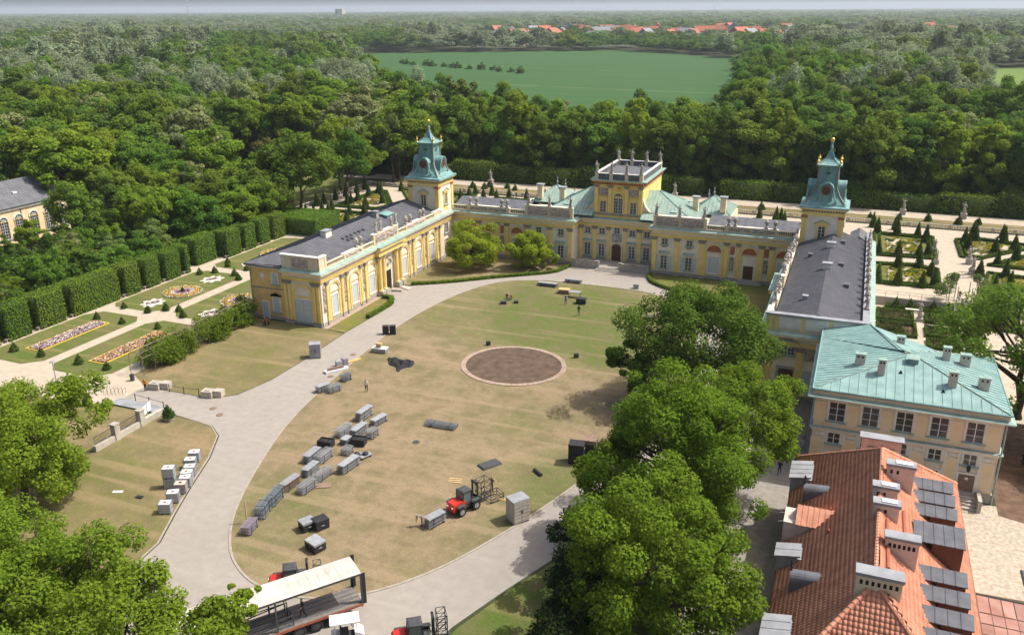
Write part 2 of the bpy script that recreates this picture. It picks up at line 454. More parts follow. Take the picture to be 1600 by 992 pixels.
L_['maple'] = leaf_mat('maple_leaves', (0.055,0.122,0.011), (0.195,0.305,0.033), 0.42, 0.08, 0.01)
L_['dkmaple'] = leaf_mat('dark_maple_leaves', (0.038,0.085,0.012), (0.120,0.200,0.030), 0.32, 0.08, 0.01)
L_['oak'] = leaf_mat('oak_leaves', (0.066,0.135,0.018), (0.190,0.300,0.048), 0.46, 0.20, 0.02)
L_['lime'] = leaf_mat('lime_leaves', (0.090,0.165,0.016), (0.245,0.345,0.045), 0.45, 0.16, 0.015)
L_['dusk'] = leaf_mat('dark_tree_leaves', (0.048,0.106,0.019), (0.140,0.232,0.044), 0.42, 0.20, 0.018)
L_['willow'] = leaf_mat('willow_leaves', (0.135,0.185,0.100), (0.310,0.370,0.225), 0.34, 0.16, 0.02)
L_['haw'] = leaf_mat('blossom_leaves', (0.095,0.150,0.035), (0.33,0.36,0.17), 0.3, 0.16, 0.02)
L_['olive'] = leaf_mat('olive_leaves', (0.082,0.138,0.036), (0.195,0.262,0.080), 0.38, 0.16, 0.018)
L_['brownleaf'] = leaf_mat('sparse_brown_leaves', (0.095,0.090,0.032), (0.185,0.180,0.060), 0.25, 0.15, 0.02)
L_['conifer'] = leaf_mat('conifer_needles', (0.012,0.026,0.010), (0.034,0.055,0.018), 0.08, 0.15, 0.01)
L_['rose'] = leaf_mat('rose_leaves', (0.035,0.055,0.018), (0.11,0.13,0.045), 0.2, 0.1, 0.02)
L_['gold'] = leaf_mat('golden_box_leaves', (0.18,0.17,0.02), (0.42,0.36,0.05), 0.25, 0.1, 0.02)
L_['golden'] = leaf_mat('golden_leaves', (0.125,0.195,0.014), (0.335,0.420,0.042), 0.42, 0.08, 0.01)

# ------------------------------------------------------------------ the ground and what lies on it
LAWN = lawn_mat('court_lawn', (0.098,0.126,0.034), (0.250,0.192,0.119), (0.180,0.132,0.088), bias=0.60, gscale=0.06,
                centre=[(-2,-27,25,0.28),(7,-34,21,0.20),(17,-78,10,0.16),(14,-88,9,0.14),(-9,-88,6,0.12),(0,-49,11,-0.1),(-14,-72,16,-0.06)])
LAWN2 = lawn_mat('side_lawn', (0.105,0.122,0.032), (0.250,0.188,0.108), (0.200,0.145,0.092), bias=0.50, gscale=0.07)
LAWN3 = lawn_mat('garden_lawn', (0.085,0.125,0.026), (0.190,0.165,0.070), (0.16,0.13,0.06), bias=0.40, gscale=0.09)
LAWN4 = lawn_mat('mown_strip', (0.130,0.150,0.028), (0.205,0.165,0.075), (0.17,0.13,0.06), bias=0.42, gscale=0.12)
M['land'] = mat('woodland_floor', (0.060,0.070,0.030), (0.035,0.042,0.018), scale=0.05, rough=0.97, detail=9)

g = MB()
B = 30000.0
rx0, rx1, ry0, ry1 = 44.1, 110.0, -44.0, -0.5          # sunken rose garden
for (x0,x1,y0,y1) in ((-B,rx0,-2000,ry0),(-B,rx0,ry0,ry1),(-B,rx0,ry1,B),(rx0,rx1,-2000,ry0),(rx0,rx1,ry1,B),(rx1,B,-2000,ry0),(rx1,B,ry0,ry1),(rx1,B,ry1,B)):
    g.sheet([(x0,y0),(x1,y0),(x1,y1),(x0,y1)], 0.0)
ground = tag(g.build('ground', M['land']), kind='structure')
g = MB()
g.sheet([(rx0,ry0),(rx1,ry0),(rx1,ry1),(rx0,ry1)], -1.2)
tag(g.build('sunken_garden_floor', M['gravel']), kind='structure')
g = MB()
g.box(rx0-0.25,rx0,ry0-0.25,ry1,-1.25,0.02); g.box(rx0,rx1,ry0-0.25,ry0,-1.25,0.015)
g.box(rx0-0.25,57.0,ry1,ry1+0.35,-1.25,0.18); g.box(59.6,rx1,ry1,ry1+0.35,-1.25,0.18)
tag(g.build('retaining_wall', M['stone']), kind='structure')

def patch(name, poly, m, z, kind='structure'):
    s = MB(); s.sheet(poly, z)
    return tag(s.build(name, m), kind=kind)
def band(name, loop, w, z0, z1, m, closed=True):
    """a kerb of real height along a plan line"""
    n = len(loop); mb = MB(); ins = []
    for i in range(n):
        a = loop[i-1] if (closed or i) else loop[i]; c = loop[(i+1)%n] if (closed or i < n-1) else loop[i]
        dx, dy = c[0]-a[0], c[1]-a[1]; l = math.hypot(dx,dy) or 1
        ins.append((loop[i][0]-dy/l*w, loop[i][1]+dx/l*w))
    for i in range(n if closed else n-1):
        j = (i+1)%n
        a,b,c,d = loop[i],loop[j],ins[j],ins[i]
        mb.add([(*a,z1),(*b,z1),(*c,z1),(*d,z1)],[(0,1,2,3)]); mb.add([(*a,z0),(*b,z0),(*b,z1),(*a,z1)],[(0,1,2,3)])
        mb.add([(*d,z0),(*c,z0),(*c,z1),(*d,z1)],[(3,2,1,0)])
    return tag(mb.build(name, m), kind='structure')

half = [(6.0,-11.1),(10.5,-12.0),(15.4,-14.6),(18.6,-20.0),(20.9,-29.0),(21.8,-41.5),(20.8,-54.5),(19.5,-65.4),(17.9,-74.3),(15.2,-82.9),(11.9,-90.9),(9.0,-95.6),(6.0,-98.6),(2.2,-100.4)]
court = smooth_loop([(-x,y) for x,y in half] + [(x,y) for x,y in half[::-1]], 4)
outl = [(-7.2,-1.2),(-7.4,-3.4),(-9.2,-7.4),(-16.8,-13.2),(-24.0,-19.2),(-29.6,-22.9),(-31.6,-23.5),(-31.6,-29.0),(-28.7,-29.7),(-27.4,-32.5),(-27.3,-35.7),(-27.6,-46.6),(-27.1,-57.1),(-27.2,-65.0),(-28.3,-70.2),(-30.6,-72.3),(-41.0,-72.6),(-41.0,-77.4),(-32.2,-77.2),(-25.6,-78.1),(-23.1,-79.9),(-20.6,-84.3),(-18.3,-89.8),(-16.4,-94.0),(-14.2,-98.5),(-13.2,-106),(-14,-140)]
outr = [(14,-140),(14.2,-104),(15.1,-99.0),(17.2,-93.4),(19.6,-87.6),(21.8,-81.0),(24.0,-72.0),(25.5,-60.0),(26.4,-46.0),(26.6,-34.0),(24.5,-24.0),(20.4,-16.4),(14.7,-10.9),(9.5,-7.2),(7.4,-3.4),(7.2,-1.2)]
patch('drive', outl+outr, M['drive'], 0.012)
patch('lawn', court, LAWN, 0.030)
band('kerb', court, 0.22, 0.012, 0.07, M['kerb'])
ring = [(0.3+7.15*math.cos(a*math.pi/36), -49.1+6.75*math.sin(a*math.pi/36)) for a in range(72)]
ring_in = [(0.3+6.5*math.cos(a*math.pi/36), -49.1+6.1*math.sin(a*math.pi/36)) for a in range(72)]
M['bedsoil'] = mat('bed_soil',(0.125,0.085,0.060),(0.072,0.050,0.036),scale=0.8,bump=0.7,bscale=8,rough=0.97,detail=9)
patch('round_bed_soil', ring_in, M['bedsoil'], 0.045)
rs = thing('round_bed_edging', 'ring of pale stone blocks round the bare circular bed in the lawn', 'stone edging', (0.3,-49.1,0))
pm = {}
for k in range(60):
    a0, a1 = 2*math.pi*(k+0.04)/60, 2*math.pi*(k+0.96)/60
    q = MB(); h = 0.10+0.02*random.random()
    q.prism([(6.5*math.cos(a0),6.1*math.sin(a0)),(7.15*math.cos(a0),6.75*math.sin(a0)),(7.15*math.cos(a1),6.75*math.sin(a1)),(6.5*math.cos(a1),6.1*math.sin(a1))], 0.0, h)
    q.build('block', M['redgravel'], rs)

band('lawn_kerb', [(-34.0,-77.0),(-32.2,-77.3),(-25.6,-78.2),(-23.2,-80.0),(-20.7,-84.4),(-18.4,-89.9),(-16.5,-94.1),(-14.3,-98.6),(-13.3,-106),(-14.1,-120)], -0.16, 0.012, 0.07, M['kerb'], closed=False)
patch('side_lawn', [(-32.8,-77.6),(-25.7,-78.25),(-23.25,-80.05),(-20.75,-84.45),(-18.45,-89.95),(-16.55,-94.15),(-14.35,-98.65),(-13.35,-106),(-14.15,-140),(-60,-140),(-60,-89),(-33.4,-88.5)], LAWN2, 0.028)
patch('far_bank_lawn', [(-60,-89.2),(-34.2,-88.8),(-34.2,-78.6),(-36.0,-77.9),(-41.2,-77.9),(-46,-80),(-50,-79.2),(-60,-82)], LAWN2, 0.022)
patch('arbour_lawn', [(-45.35,-70.0),(-41.0,-72.45),(-30.6,-72.2),(-28.4,-70.0),(-27.3,-65.0),(-27.2,-57.1),(-27.7,-47.0),(-31.8,-46.4),(-38.5,-46.0),(-45.35,-46.0)], LAWN2, 0.024)
patch('wing_strip_lawn', [(-30.9,-46.2),(-27.75,-46.6),(-27.45,-35.7),(-27.6,-32.6),(-28.9,-30.2),(-30.9,-30.0)], LAWN4, 0.026)
patch('wing_foot_path', [(-31.9,-46.3),(-30.95,-46.3),(-30.95,-24.0),(-31.9,-24.0)], M['redgravel'], 0.02)
patch('shrub_lawn', [(-31.9,-22.6),(-29.6,-22.6),(-24.1,-18.9),(-16.9,-12.9),(-9.4,-7.2),(-7.8,-3.3),(-7.6,-0.8),(-31.9,-0.8)], LAWN2, 0.026)
patch('gallery_lawn', [(7.6,-0.8),(7.8,-3.3),(9.7,-7.0),(14.8,-10.6),(20.6,-16.1),(24.8,-23.9),(27.0,-34),(26.9,-46),(31.6,-46),(31.6,-0.8)], LAWN4, 0.026)
patch('tree_lawn', [(26.9,-46),(26.0,-60.0),(24.4,-72.0),(22.2,-81.0),(20.0,-87.5),(17.6,-93.3),(15.5,-99.0),(14.6,-104),(14.5,-140),(31,-140),(31.6,-46)], LAWN3, 0.022)
patch('paved_yard', [(31.7,-45.5),(44,-45.5),(44,-64),(38.9,-64),(38.9,-140),(31.1,-140)], M['yard'], 0.014)
patch('paved_court', [(52.0,-64.5),(90,-64.5),(90,-140),(52.0,-140)], M['cobble'], 0.010)
patch('brown_yard', [(56.2,-44.2),(90,-44.2),(90,-68.2),(58.2,-66.8),(56.2,-66.2)], M['brownearth'], 0.016)
# the gravel garden behind and beside the palace
patch('gravel_garden', [(-83.2,-88),(-60,-82.1),(-50,-79.3),(-46,-80.1),(-41.0,-78),(-41.0,-72.4),(-45.3,-70.0),(-45.3,8),(43.9,8),(43.9,-0.4),(110,-0.4),(110,53.6),(-83.2,53.6)], M['gravel'], 0.008)
patch('lower_lawn', [(-83,54.6),(110,54.6),(110,63),(-83,63)], LAWN2, 0.020)
patch('lower_path', [(-90,63),(110,63),(110,69.5),(-90,69.5)], M['gravel'], 0.012)
patch('park_lawn', [(-84.2,14),(-84.2,60),(-140,64),(-132,40),(-108,18),(-96,10)], LAWN3, 0.010)
patch('park_path', [(-180,52),(-128,50),(-95,62),(-84,63),(-84,66),(-97,65.5),(-130,54),(-180,57)], M['gravel'], 0.016)
patch('woodland_path', [(-96,6),(-90,7),(-84,11),(-84,14.5),(-92,11),(-98,9)], M['gravel'], 0.014)
M['crop'] = mat('young_crop', (0.024,0.080,0.014), (0.032,0.092,0.020), scale=0.012, rough=0.9, detail=6, stretch=(1,6,1))
M['meadow'] = mat('yellow_meadow', (0.120,0.185,0.030), (0.100,0.165,0.028), scale=0.01, rough=0.9)
M['track'] = mat('field_track', (0.10,0.15,0.06), (0.045,0.10,0.03), scale=0.05, rough=0.95)
field = patch('field', [(-520,700),(-225,850),(-62,705),(-48,560),(-18,330),(2,150),(0,128),(-40,126),(-80,140),(-150,170),(-285,385)], M['crop'], 0.03)
patch('meadow', [(108,560),(85,640),(190,640),(165,590),(104,212),(74,200)], M['meadow'], 0.034)
patch('field_track', [(-190,372),(-40,352),(-40,356),(-190,377)], M['track'], 0.05)
patch('field_track', [(-300,540),(-90,505),(-90,508),(-300,545)], M['track'], 0.05)
for k, (x,y) in enumerate(((-28.5,-74.5),(-26.6,-75.6),(-1.7,-73.2),(-21.9,-53.6),(-20.6,-61.2),(24.4,-30),(60.5,-70.5),(58.3,-73.5),(57.2,-78.0))):
    q = MB(); q.lathe([(0.42,0),(0.42,0.03),(0.30,0.035),(0.30,0.028)], 16)
    q.tube((-0.25,0,0.035),(0.25,0,0.035),0.02); q.tube((0,-0.25,0.035),(0,0.25,0.035),0.02)
    lab = ['iron manhole cover in the drive nearest the gate blocks','second iron manhole cover in the drive by the gate blocks','iron manhole cover alone in the dry lawn','iron manhole cover in the drive beside the grey cabinet','iron manhole cover in the drive near the stacked beams','iron manhole cover in the drive under the maple','iron manhole cover at the shadow edge in the cobbled court','iron manhole cover midway along the cobbled court','iron manhole cover closest to the red paving'][k]
    tag(q.build('manhole_cover', M['brownwood'] if k != 2 else M['darkgrey'], None, (x,y,0.03)), lab, 'manhole cover', 'manhole covers')

# ------------------------------------------------------------------ facade pieces (x along the wall, -y outward, z up)
def pil_mesh(w, h, m_sh=0, out=0.22, base=0.55, cap=0.55, m_sh_mat='yellow'):
    q = MB()
    q.box(-w/2-0.14,w/2+0.14,-out-0.12,0.02,0,base*0.65,1); q.box(-w/2-0.08,w/2+0.08,-out-0.06,0.02,base*0.65,base,2)
    q.box(-w/2,w/2,-out,0.02,base,h-cap,0)
    q.box(-w/2+0.12,w/2-0.12,-out-0.03,-out+0.01,base+0.25,h-cap-0.2,0)
    vs = []
    q.fprism([(-w/2-0.02,h-cap),(w/2+0.02,h-cap),(w/2+0.2,h-0.12),(-w/2-0.2,h-0.12)], -out-0.14, 0.02, 2)
    q.box(-w/2-0.24,w/2+0.24,-out-0.18,0.02,h-0.12,h,2)
    return q.mesh('pilaster', [M[m_sh_mat], M['stone'], M['capital']])
def col_mesh(r, h):
    q = MB()
    q.box(-r-0.2,r+0.2,-2*r-0.5,0.02,0,0.9,1)
    q.lathe([(r*1.25,0.9),(r*1.3,1.0),(r,1.1),(r*1.02,h*0.4),(r*0.88,h-0.75),(r*1.0,h-0.7),(r*1.35,h-0.15)], 12, (0,-r-0.15,0), 0)
    q.box(-r*1.4,r*1.4,-2*r-0.3,0.02,h-0.15,h,2)
    q.lathe([(r*0.95,h-0.72),(r*1.1,h-0.5),(r*1.42,h-0.13)], 12, (0,-r-0.15,0), 2)
    return q.mesh('column', [M['yellow'], M['stone'], M['capital']])
def ring(q, r0, r1, zc, y0, y1, m, n=12, a0=0.0, a1=math.pi, ez=1.0):
    for i in range(n):
        t0 = a0+(a1-a0)*i/n; t1 = a0+(a1-a0)*(i+1)/n
        P = [(r*math.cos(t), zc+ez*r*math.sin(t)) for r,t in ((r0,t0),(r1,t0),(r1,t1),(r0,t1))]
        vs = [(x,y0,z) for x,z in P]+[(x,y1,z) for x,z in P]
        q.add(vs, [(0,1,2,3),(1,5,6,2),(4,0,3,7)], m)
def win_mesh(w, h, cols=2, rows=3, sur='cream', sw=0.16, arch=False):
    """surround proud of the wall, glass set back in it, glazing bars; z from 0 (sill) to h"""
    q = MB()
    q.box(-w/2-sw,-w/2,-0.14,0.02,-0.02,h+sw,0); q.box(w/2,w/2+sw,-0.14,0.02,-0.02,h+sw,0)
    q.box(-w/2,w/2,-0.14,0.02,h,h+sw,0)
    q.box(-w/2-sw-0.08,w/2+sw+0.08,-0.26,0.02,-0.16,-0.02,3)
    q.add([(-w/2,-0.03,0),(w/2,-0.03,0),(w/2,-0.03,h),(-w/2,-0.03,h)], [(0,1,2,3)], 2)
    t = 0.032
    for i in range(cols+1):
        x = -w/2+w*i/cols; tt = t*(1.3 if i in (0,cols) or i*2==cols else 0.6)
        q.box(max(x-tt,-w/2),min(x+tt,w/2),-0.075,-0.028,0,h,1)
    for j in range(rows+1):
        z = h*j/rows; tt = t*(1.3 if j in (0,rows) else 0.6)
        q.box(-w/2,w/2,-0.070,-0.028,max(z-tt,0),min(z+tt,h),1)
    return q.mesh('window', [M[sur], M['frame'], M['glass'], M['greentrim']])
def shutter_mesh(w, h):
    q = MB()
    q.box(0,w,-0.10,-0.04,0,h,0)
    for k in range(int(h/0.22)): q.box(0.06,w-0.06,-0.13,-0.09,0.08+k*0.22,0.22+k*0.22,0)
    return q.mesh('shutter', [M['shutter']])
def hood_mesh(w, m='greentrim'):
    q = MB()
    q.box(-w/2,w/2,-0.32,0.02,0,0.10,1); q.add([(-w/2-0.06,-0.42,0.10),(w/2+0.06,-0.42,0.10),(w/2,0.02,0.38),(-w/2,0.02,0.38),(-w/2-0.06,0.02,0.10),(w/2+0.06,0.02,0.10)], [(0,1,2,3),(1,5,2),(0,3,4),(0,4,5,1)], 0)
    return q.mesh('window_hood', [M[m], M['cream']])
def pediment_mesh(w, h, m='greentrim', mb_='cream'):
    q = MB()
    q.fprism([(-w/2,0),(w/2,0),(w/2,0.14),(0,h),(-w/2,0.14)], -0.24, 0.02, 1)
    for s in (-1,1):
        q.add([(s*(w/2+0.1),-0.32,0.12),(s*(w/2+0.1),0.02,0.12),(0,0.02,h+0.04),(0,-0.32,h+0.04),(s*(w/2+0.1),-0.32,0.2),(s*(w/2+0.1),0.02,0.2),(0,0.02,h+0.14),(0,-0.32,h+0.14)],
              [(0,1,2,3),(4,5,6,7),(0,3,7,4),(0,1,5,4)], 0)
    return q.mesh('pediment', [M[m], M[mb_]])
def arch_mesh(a, zs, lun='redrelief', pan='shutter', pw=1.0, pz=(1.2,4.1), door=False):
    """archivolt on imposts, painted lunette, framed blind panel or door below"""
    q = MB()
    q.box(-a-0.02,-a+0.36,-0.16,0.02,0.4,zs,0); q.box(a-0.36,a+0.02,-0.16,0.02,0.4,zs,0)
    q.box(-a-0.1,-a+0.44,-0.22,0.02,zs,zs+0.16,0); q.box(a-0.44,a+0.1,-0.22,0.02,zs,zs+0.16,0)
    ring(q, a-0.36, a+0.02, zs+0.16, -0.18, 0.02, 0)
    ring(q, a-0.10, a+0.06, zs+0.16, -0.23, 0.02, 3)
    n = 10; r = a-0.36
    vs = [(0,-0.02,zs+0.18)]+[(r*math.cos(math.pi*i/n),-0.02,zs+0.18+r*math.sin(math.pi*i/n)) for i in range(n+1)]
    q.add(vs, [(0,i+1,i+2) for i in range(n)], 1)
    q.box(-a+0.36,a-0.36,-0.12,0.02,zs-0.05,zs+0.18,3)
    z0, z1 = pz
    q.box(-pw-0.18,-pw,-0.12,0.02,z0-0.1,z1+0.18,4); q.box(pw,pw+0.18,-0.12,0.02,z0-0.1,z1+0.18,4); q.box(-pw,pw,-0.12,0.02,z1,z1+0.18,4)
    q.box(-pw-0.26,pw+0.26,-0.2,0.02,z0-0.24,z0-0.1,4)
    q.box(-pw,pw,-0.03,0.02,z0,z1,2)
    if door:
        q.box(-0.03,0.03,-0.06,0.0,z0,z1,2)
        for s in (-1,1):
            for k in range(4):
                q.box(s*pw/2-pw*0.32,s*pw/2+pw*0.32,-0.055,0,z0+0.15+k*(z1-z0)/4.2,z0+(k+1)*(z1-z0)/4.2,2)
    else:
        q.box(-pw+0.12,pw-0.12,-0.05,0.02,z0+0.12,z1-0.12,2)
    return q.mesh('arch', [M['yellow'], M[lun], M[pan], M['cream'], M['white']])
RELS = {}
def relief_mesh(w, h, seed=1, matn='relief', depth=0.22, frame=True):
    key = (round(w,2),round(h,2),seed,matn)
    if key in RELS: return RELS[key]
    rng = np.random.RandomState(seed)
    nx, nz = max(5,int(w/0.11)), max(5,int(h/0.11))
    X, Z = np.meshgrid(np.linspace(-w/2,w/2,nx), np.linspace(0,h,nz))
    D = np.zeros_like(X)
    for _ in range(int(8+w*h*7)):
        cx, cz, rr = rng.uniform(-w/2+0.1,w/2-0.1), rng.uniform(0.1,h-0.1), rng.uniform(0.10,0.34)
        d2 = ((X-cx)**2+(Z-cz)**2)/rr**2
        D = np.maximum(D, depth*rng.uniform(0.4,1)*np.sqrt(np.clip(1-d2,0,1)))
    D[0,:]=D[-1,:]=0; D[:,0]=D[:,-1]=0
    V = np.stack([X.ravel(), -0.03-D.ravel(), Z.ravel()],1)
    idx = np.arange(nx*nz).reshape(nz,nx)
    Q = np.stack([idx[:-1,:-1].ravel(), idx[:-1,1:].ravel(), idx[1:,1:].ravel(), idx[1:,:-1].ravel()],1)
    q = MB(); q.v = [tuple(v) for v in V]; q.f = [tuple(f) for f in Q.tolist()]; q.m = [0]*len(q.f)
    if frame:
        for (x0,x1,z0,z1) in ((-w/2-0.1,-w/2,0,h),(w/2,w/2+0.1,0,h),(-w/2-0.1,w/2+0.1,-0.1,0),(-w/2-0.1,w/2+0.1,h,h+0.1)):
            q.box(x0,x1,-0.09,0.02,z0,z1,1)
    RELS[key] = q.mesh('relief', [M[matn], M['cream']])
    return RELS[key]

def figure_mesh(seed, h=1.9):
    """draped stone figure on a low plinth: one robe surface, arms, head"""
    rng = random.Random(seed); q = MB()
    q.box(-0.32,0.32,-0.32,0.32,0,0.22,0)
    k = h/1.9; lean = rng.uniform(-0.08,0.08); tw = rng.uniform(-0.06,0.06)
    prof = [(0.30,0.22),(0.27,0.45),(0.23,0.8),(0.25,1.05),(0.19,1.25),(0.24,1.5),(0.25,1.62),(0.09,1.70),(0.075,1.76),(0.125,1.84),(0.135,1.95),(0.10,2.06),(0.03,2.10)]
    n = 9; vs = []; fs = []
    for r, z in prof:
        cx = lean*(z-0.22)+tw*math.sin(z*3)
        for i in range(n):
            t = 2*math.pi*i/n; fold = 1+0.13*math.sin(3*t+seed) if z < 1.2 else 1
            vs.append((cx+r*fold*math.cos(t)*k, 0.72*r*fold*math.sin(t)*k, z*k))
    for a in range(len(prof)-1):
        for i in range(n): fs.append((a*n+i,a*n+(i+1)%n,(a+1)*n+(i+1)%n,(a+1)*n+i))
    fs.append(tuple(range((len(prof)-1)*n,len(prof)*n)))
    q.add(vs, fs)
    for s in (-1,1):
        sh = Vector((s*0.22+lean*1.3,0,1.56))*k
        up = rng.random() < 0.4
        el = sh+Vector((s*rng.uniform(0.14,0.26),-0.1,rng.uniform(0.05,0.2) if up else -0.26))*k
        ha = el+Vector((s*rng.uniform(-0.16,0.12),-0.14,rng.uniform(0.15,0.3) if up else rng.uniform(-0.2,0.12)))*k
        q.tube(sh,el,0.075*k,0.06*k); q.tube(el,ha,0.06*k,0.045*k)
    return q.mesh('statue', [M['statue']])
FIG = [figure_mesh(s) for s in (1,2,3,4,5)]
def urn_mesh():
    q = MB()
    q.box(-0.28,0.28,-0.28,0.28,0,0.3,0)
    q.lathe([(0.2,0.3),(0.09,0.42),(0.13,0.5),(0.34,0.82),(0.36,0.98),(0.26,1.08),(0.40,1.16),(0.40,1.22),(0.22,1.26),(0.28,1.38),(0.16,1.5),(0.05,1.62)], 12)
    for s in (-1,1): q.path([(s*0.33,0,0.86),(s*0.5,0,1.0),(s*0.38,0,1.14)], 0.045, 5)
    return q.mesh('urn', [M['statue']])
URN = urn_mesh()
def baluster_run(q, x0, x1, z0, h, m=0, y0=-0.12, y1=0.12, sp=0.3, ends=True):
    """balustrade along x; plinth, balusters, rail"""
    q.box(x0,x1,y0-0.05,y1+0.05,z0,z0+0.16,m); q.box(x0,x1,y0-0.07,y1+0.07,z0+h-0.14,z0+h,m)
    n = max(1,int((x1-x0)/sp))
    for i in range(n):
        x = x0+(x1-x0)*(i+0.5)/n
        q.lathe([(0.05,z0+0.16),(0.095,z0+0.16+(h-0.3)*0.3),(0.05,z0+0.16+(h-0.3)*0.62),(0.075,z0+h-0.14)], 6, (x,(y0+y1)/2,0), m)

def slope(name, poly, parent, m, w=0.62, rib=0.045, joined=True, seam=None, th=0.03, e=None):
    """sheet-metal roof slope cut into strips with a standing seam between them; poly is planar, its first edge the eave"""
    P = [Vector(p) for p in poly]
    e = (P[1]-P[0]).normalized() if e is None else Vector(e).normalized()
    nrm = Vector((0,0,0))
    for i in range(len(P)): nrm += P[i].cross(P[(i+1)%len(P)])
    nrm.normalize()
    if nrm.z < 0: nrm = -nrm
    u = nrm.cross(e).normalized()
    o = P[0]
    p2 = [((p-o).dot(e),(p-o).dot(u)) for p in P]
    x0 = min(p[0] for p in p2); x1 = max(p[0] for p in p2)
    n = max(1,int(round((x1-x0)/w))); ww = (x1-x0)/n
    W3 = lambda a,b,c: o+e*a+u*b+nrm*c
    acc = MB(); objs = []
    for k in range(n):
        a, b = x0+k*ww, x0+(k+1)*ww
        s = clip_poly(clip_poly(p2,-1,0,-a),1,0,b)
        if len(s) < 3: continue
        q = acc if joined else MB()
        nn = len(s)
        vs = [W3(x,y,th) for x,y in s]+[W3(x,y,-0.02) for x,y in s]
        top = tuple(range(nn))
        q.add(vs, [top]+[(i,i+nn,(i+1)%nn+nn,(i+1)%nn) for i in range(nn)])
        ys = [y for x,y in s if abs(x-a) < 1e-4]
        if len(ys) >= 2 and max(ys)-min(ys) > 0.05:
            y0, y1 = min(ys), max(ys)
            q.add([W3(a-0.02,y0,th),W3(a+0.02,y0,th),W3(a+0.02,y1,th),W3(a-0.02,y1,th),W3(a-0.015,y0,th+rib),W3(a+0.015,y0,th+rib),W3(a+0.015,y1,th+rib),W3(a-0.015,y1,th+rib)],
                  [(4,5,6,7),(0,1,5,4),(1,2,6,5),(2,3,7,6),(3,0,4,7)], 0 if seam is None else 1)
        if not joined: objs.append(q.build(name, [m]+([seam] if seam else []), parent))
    if joined:
        ob = acc.build(name, [m]+([seam] if seam else []), parent)
        return ob
    return objs

class Facade:
    def __init__(s, ox, oy, rz): s.o = (ox,oy); s.rz = rz
    def at(s, a, z, out=0.0):
        c, sn = math.cos(s.rz), math.sin(s.rz)
        return (s.o[0]+c*a+sn*out, s.o[1]+sn*a-c*out, z)
    def put(s, name, me, parent, a, z=0.0, out=0.0):
        return put(name, me, parent, s.at(a,z,out), s.rz)
    def mb(s, q, name, mats, parent):
        return q.build(name, mats, parent, s.at(0,0,0), s.rz)

# ------------------------------------------------------------------ the palace
palace = thing('palace', 'yellow and white baroque palace with copper towers round the oval lawn', 'palace', (0,0,0))
ENT = [(0.02,6.85),(0.20,6.85),(0.24,7.22),(0.31,7.26),(0.31,7.40),(0.14,7.44),(0.14,7.86),(0.36,7.92),(0.50,8.10),(0.74,8.16),(0.74,8.34),(0.80,8.42),(0.02,8.66)]
ENTM = [1,0,0,0,0,1,0,0,1,1,2,2]
ENTMATS = [M['yellow'],M['white'],M['greentrim']]
PIL = pil_mesh(0.8,6.85); PILN = pil_mesh(0.55,6.85); PILW = pil_mesh(1.0,6.85)
COLM = col_mesh(0.36,6.85)
ARW = arch_mesh(1.55,4.75,'white','shutter',0.78,(1.15,4.1))
ARR = arch_mesh(1.62,4.75,'redrelief','shutter',0.95,(1.2,4.05))
ARD = arch_mesh(1.62,4.75,'redrelief','door',0.85,(0.35,3.0),door=True)
WUP = win_mesh(1.05,1.1,2,2,'cream'); WLO = win_mesh(1.15,2.3,2,4,'cream'); WSQ = win_mesh(1.3,1.9,2,3,'cream')
SHU = shutter_mesh(0.6,2.3); HOOD = hood_mesh(1.9)

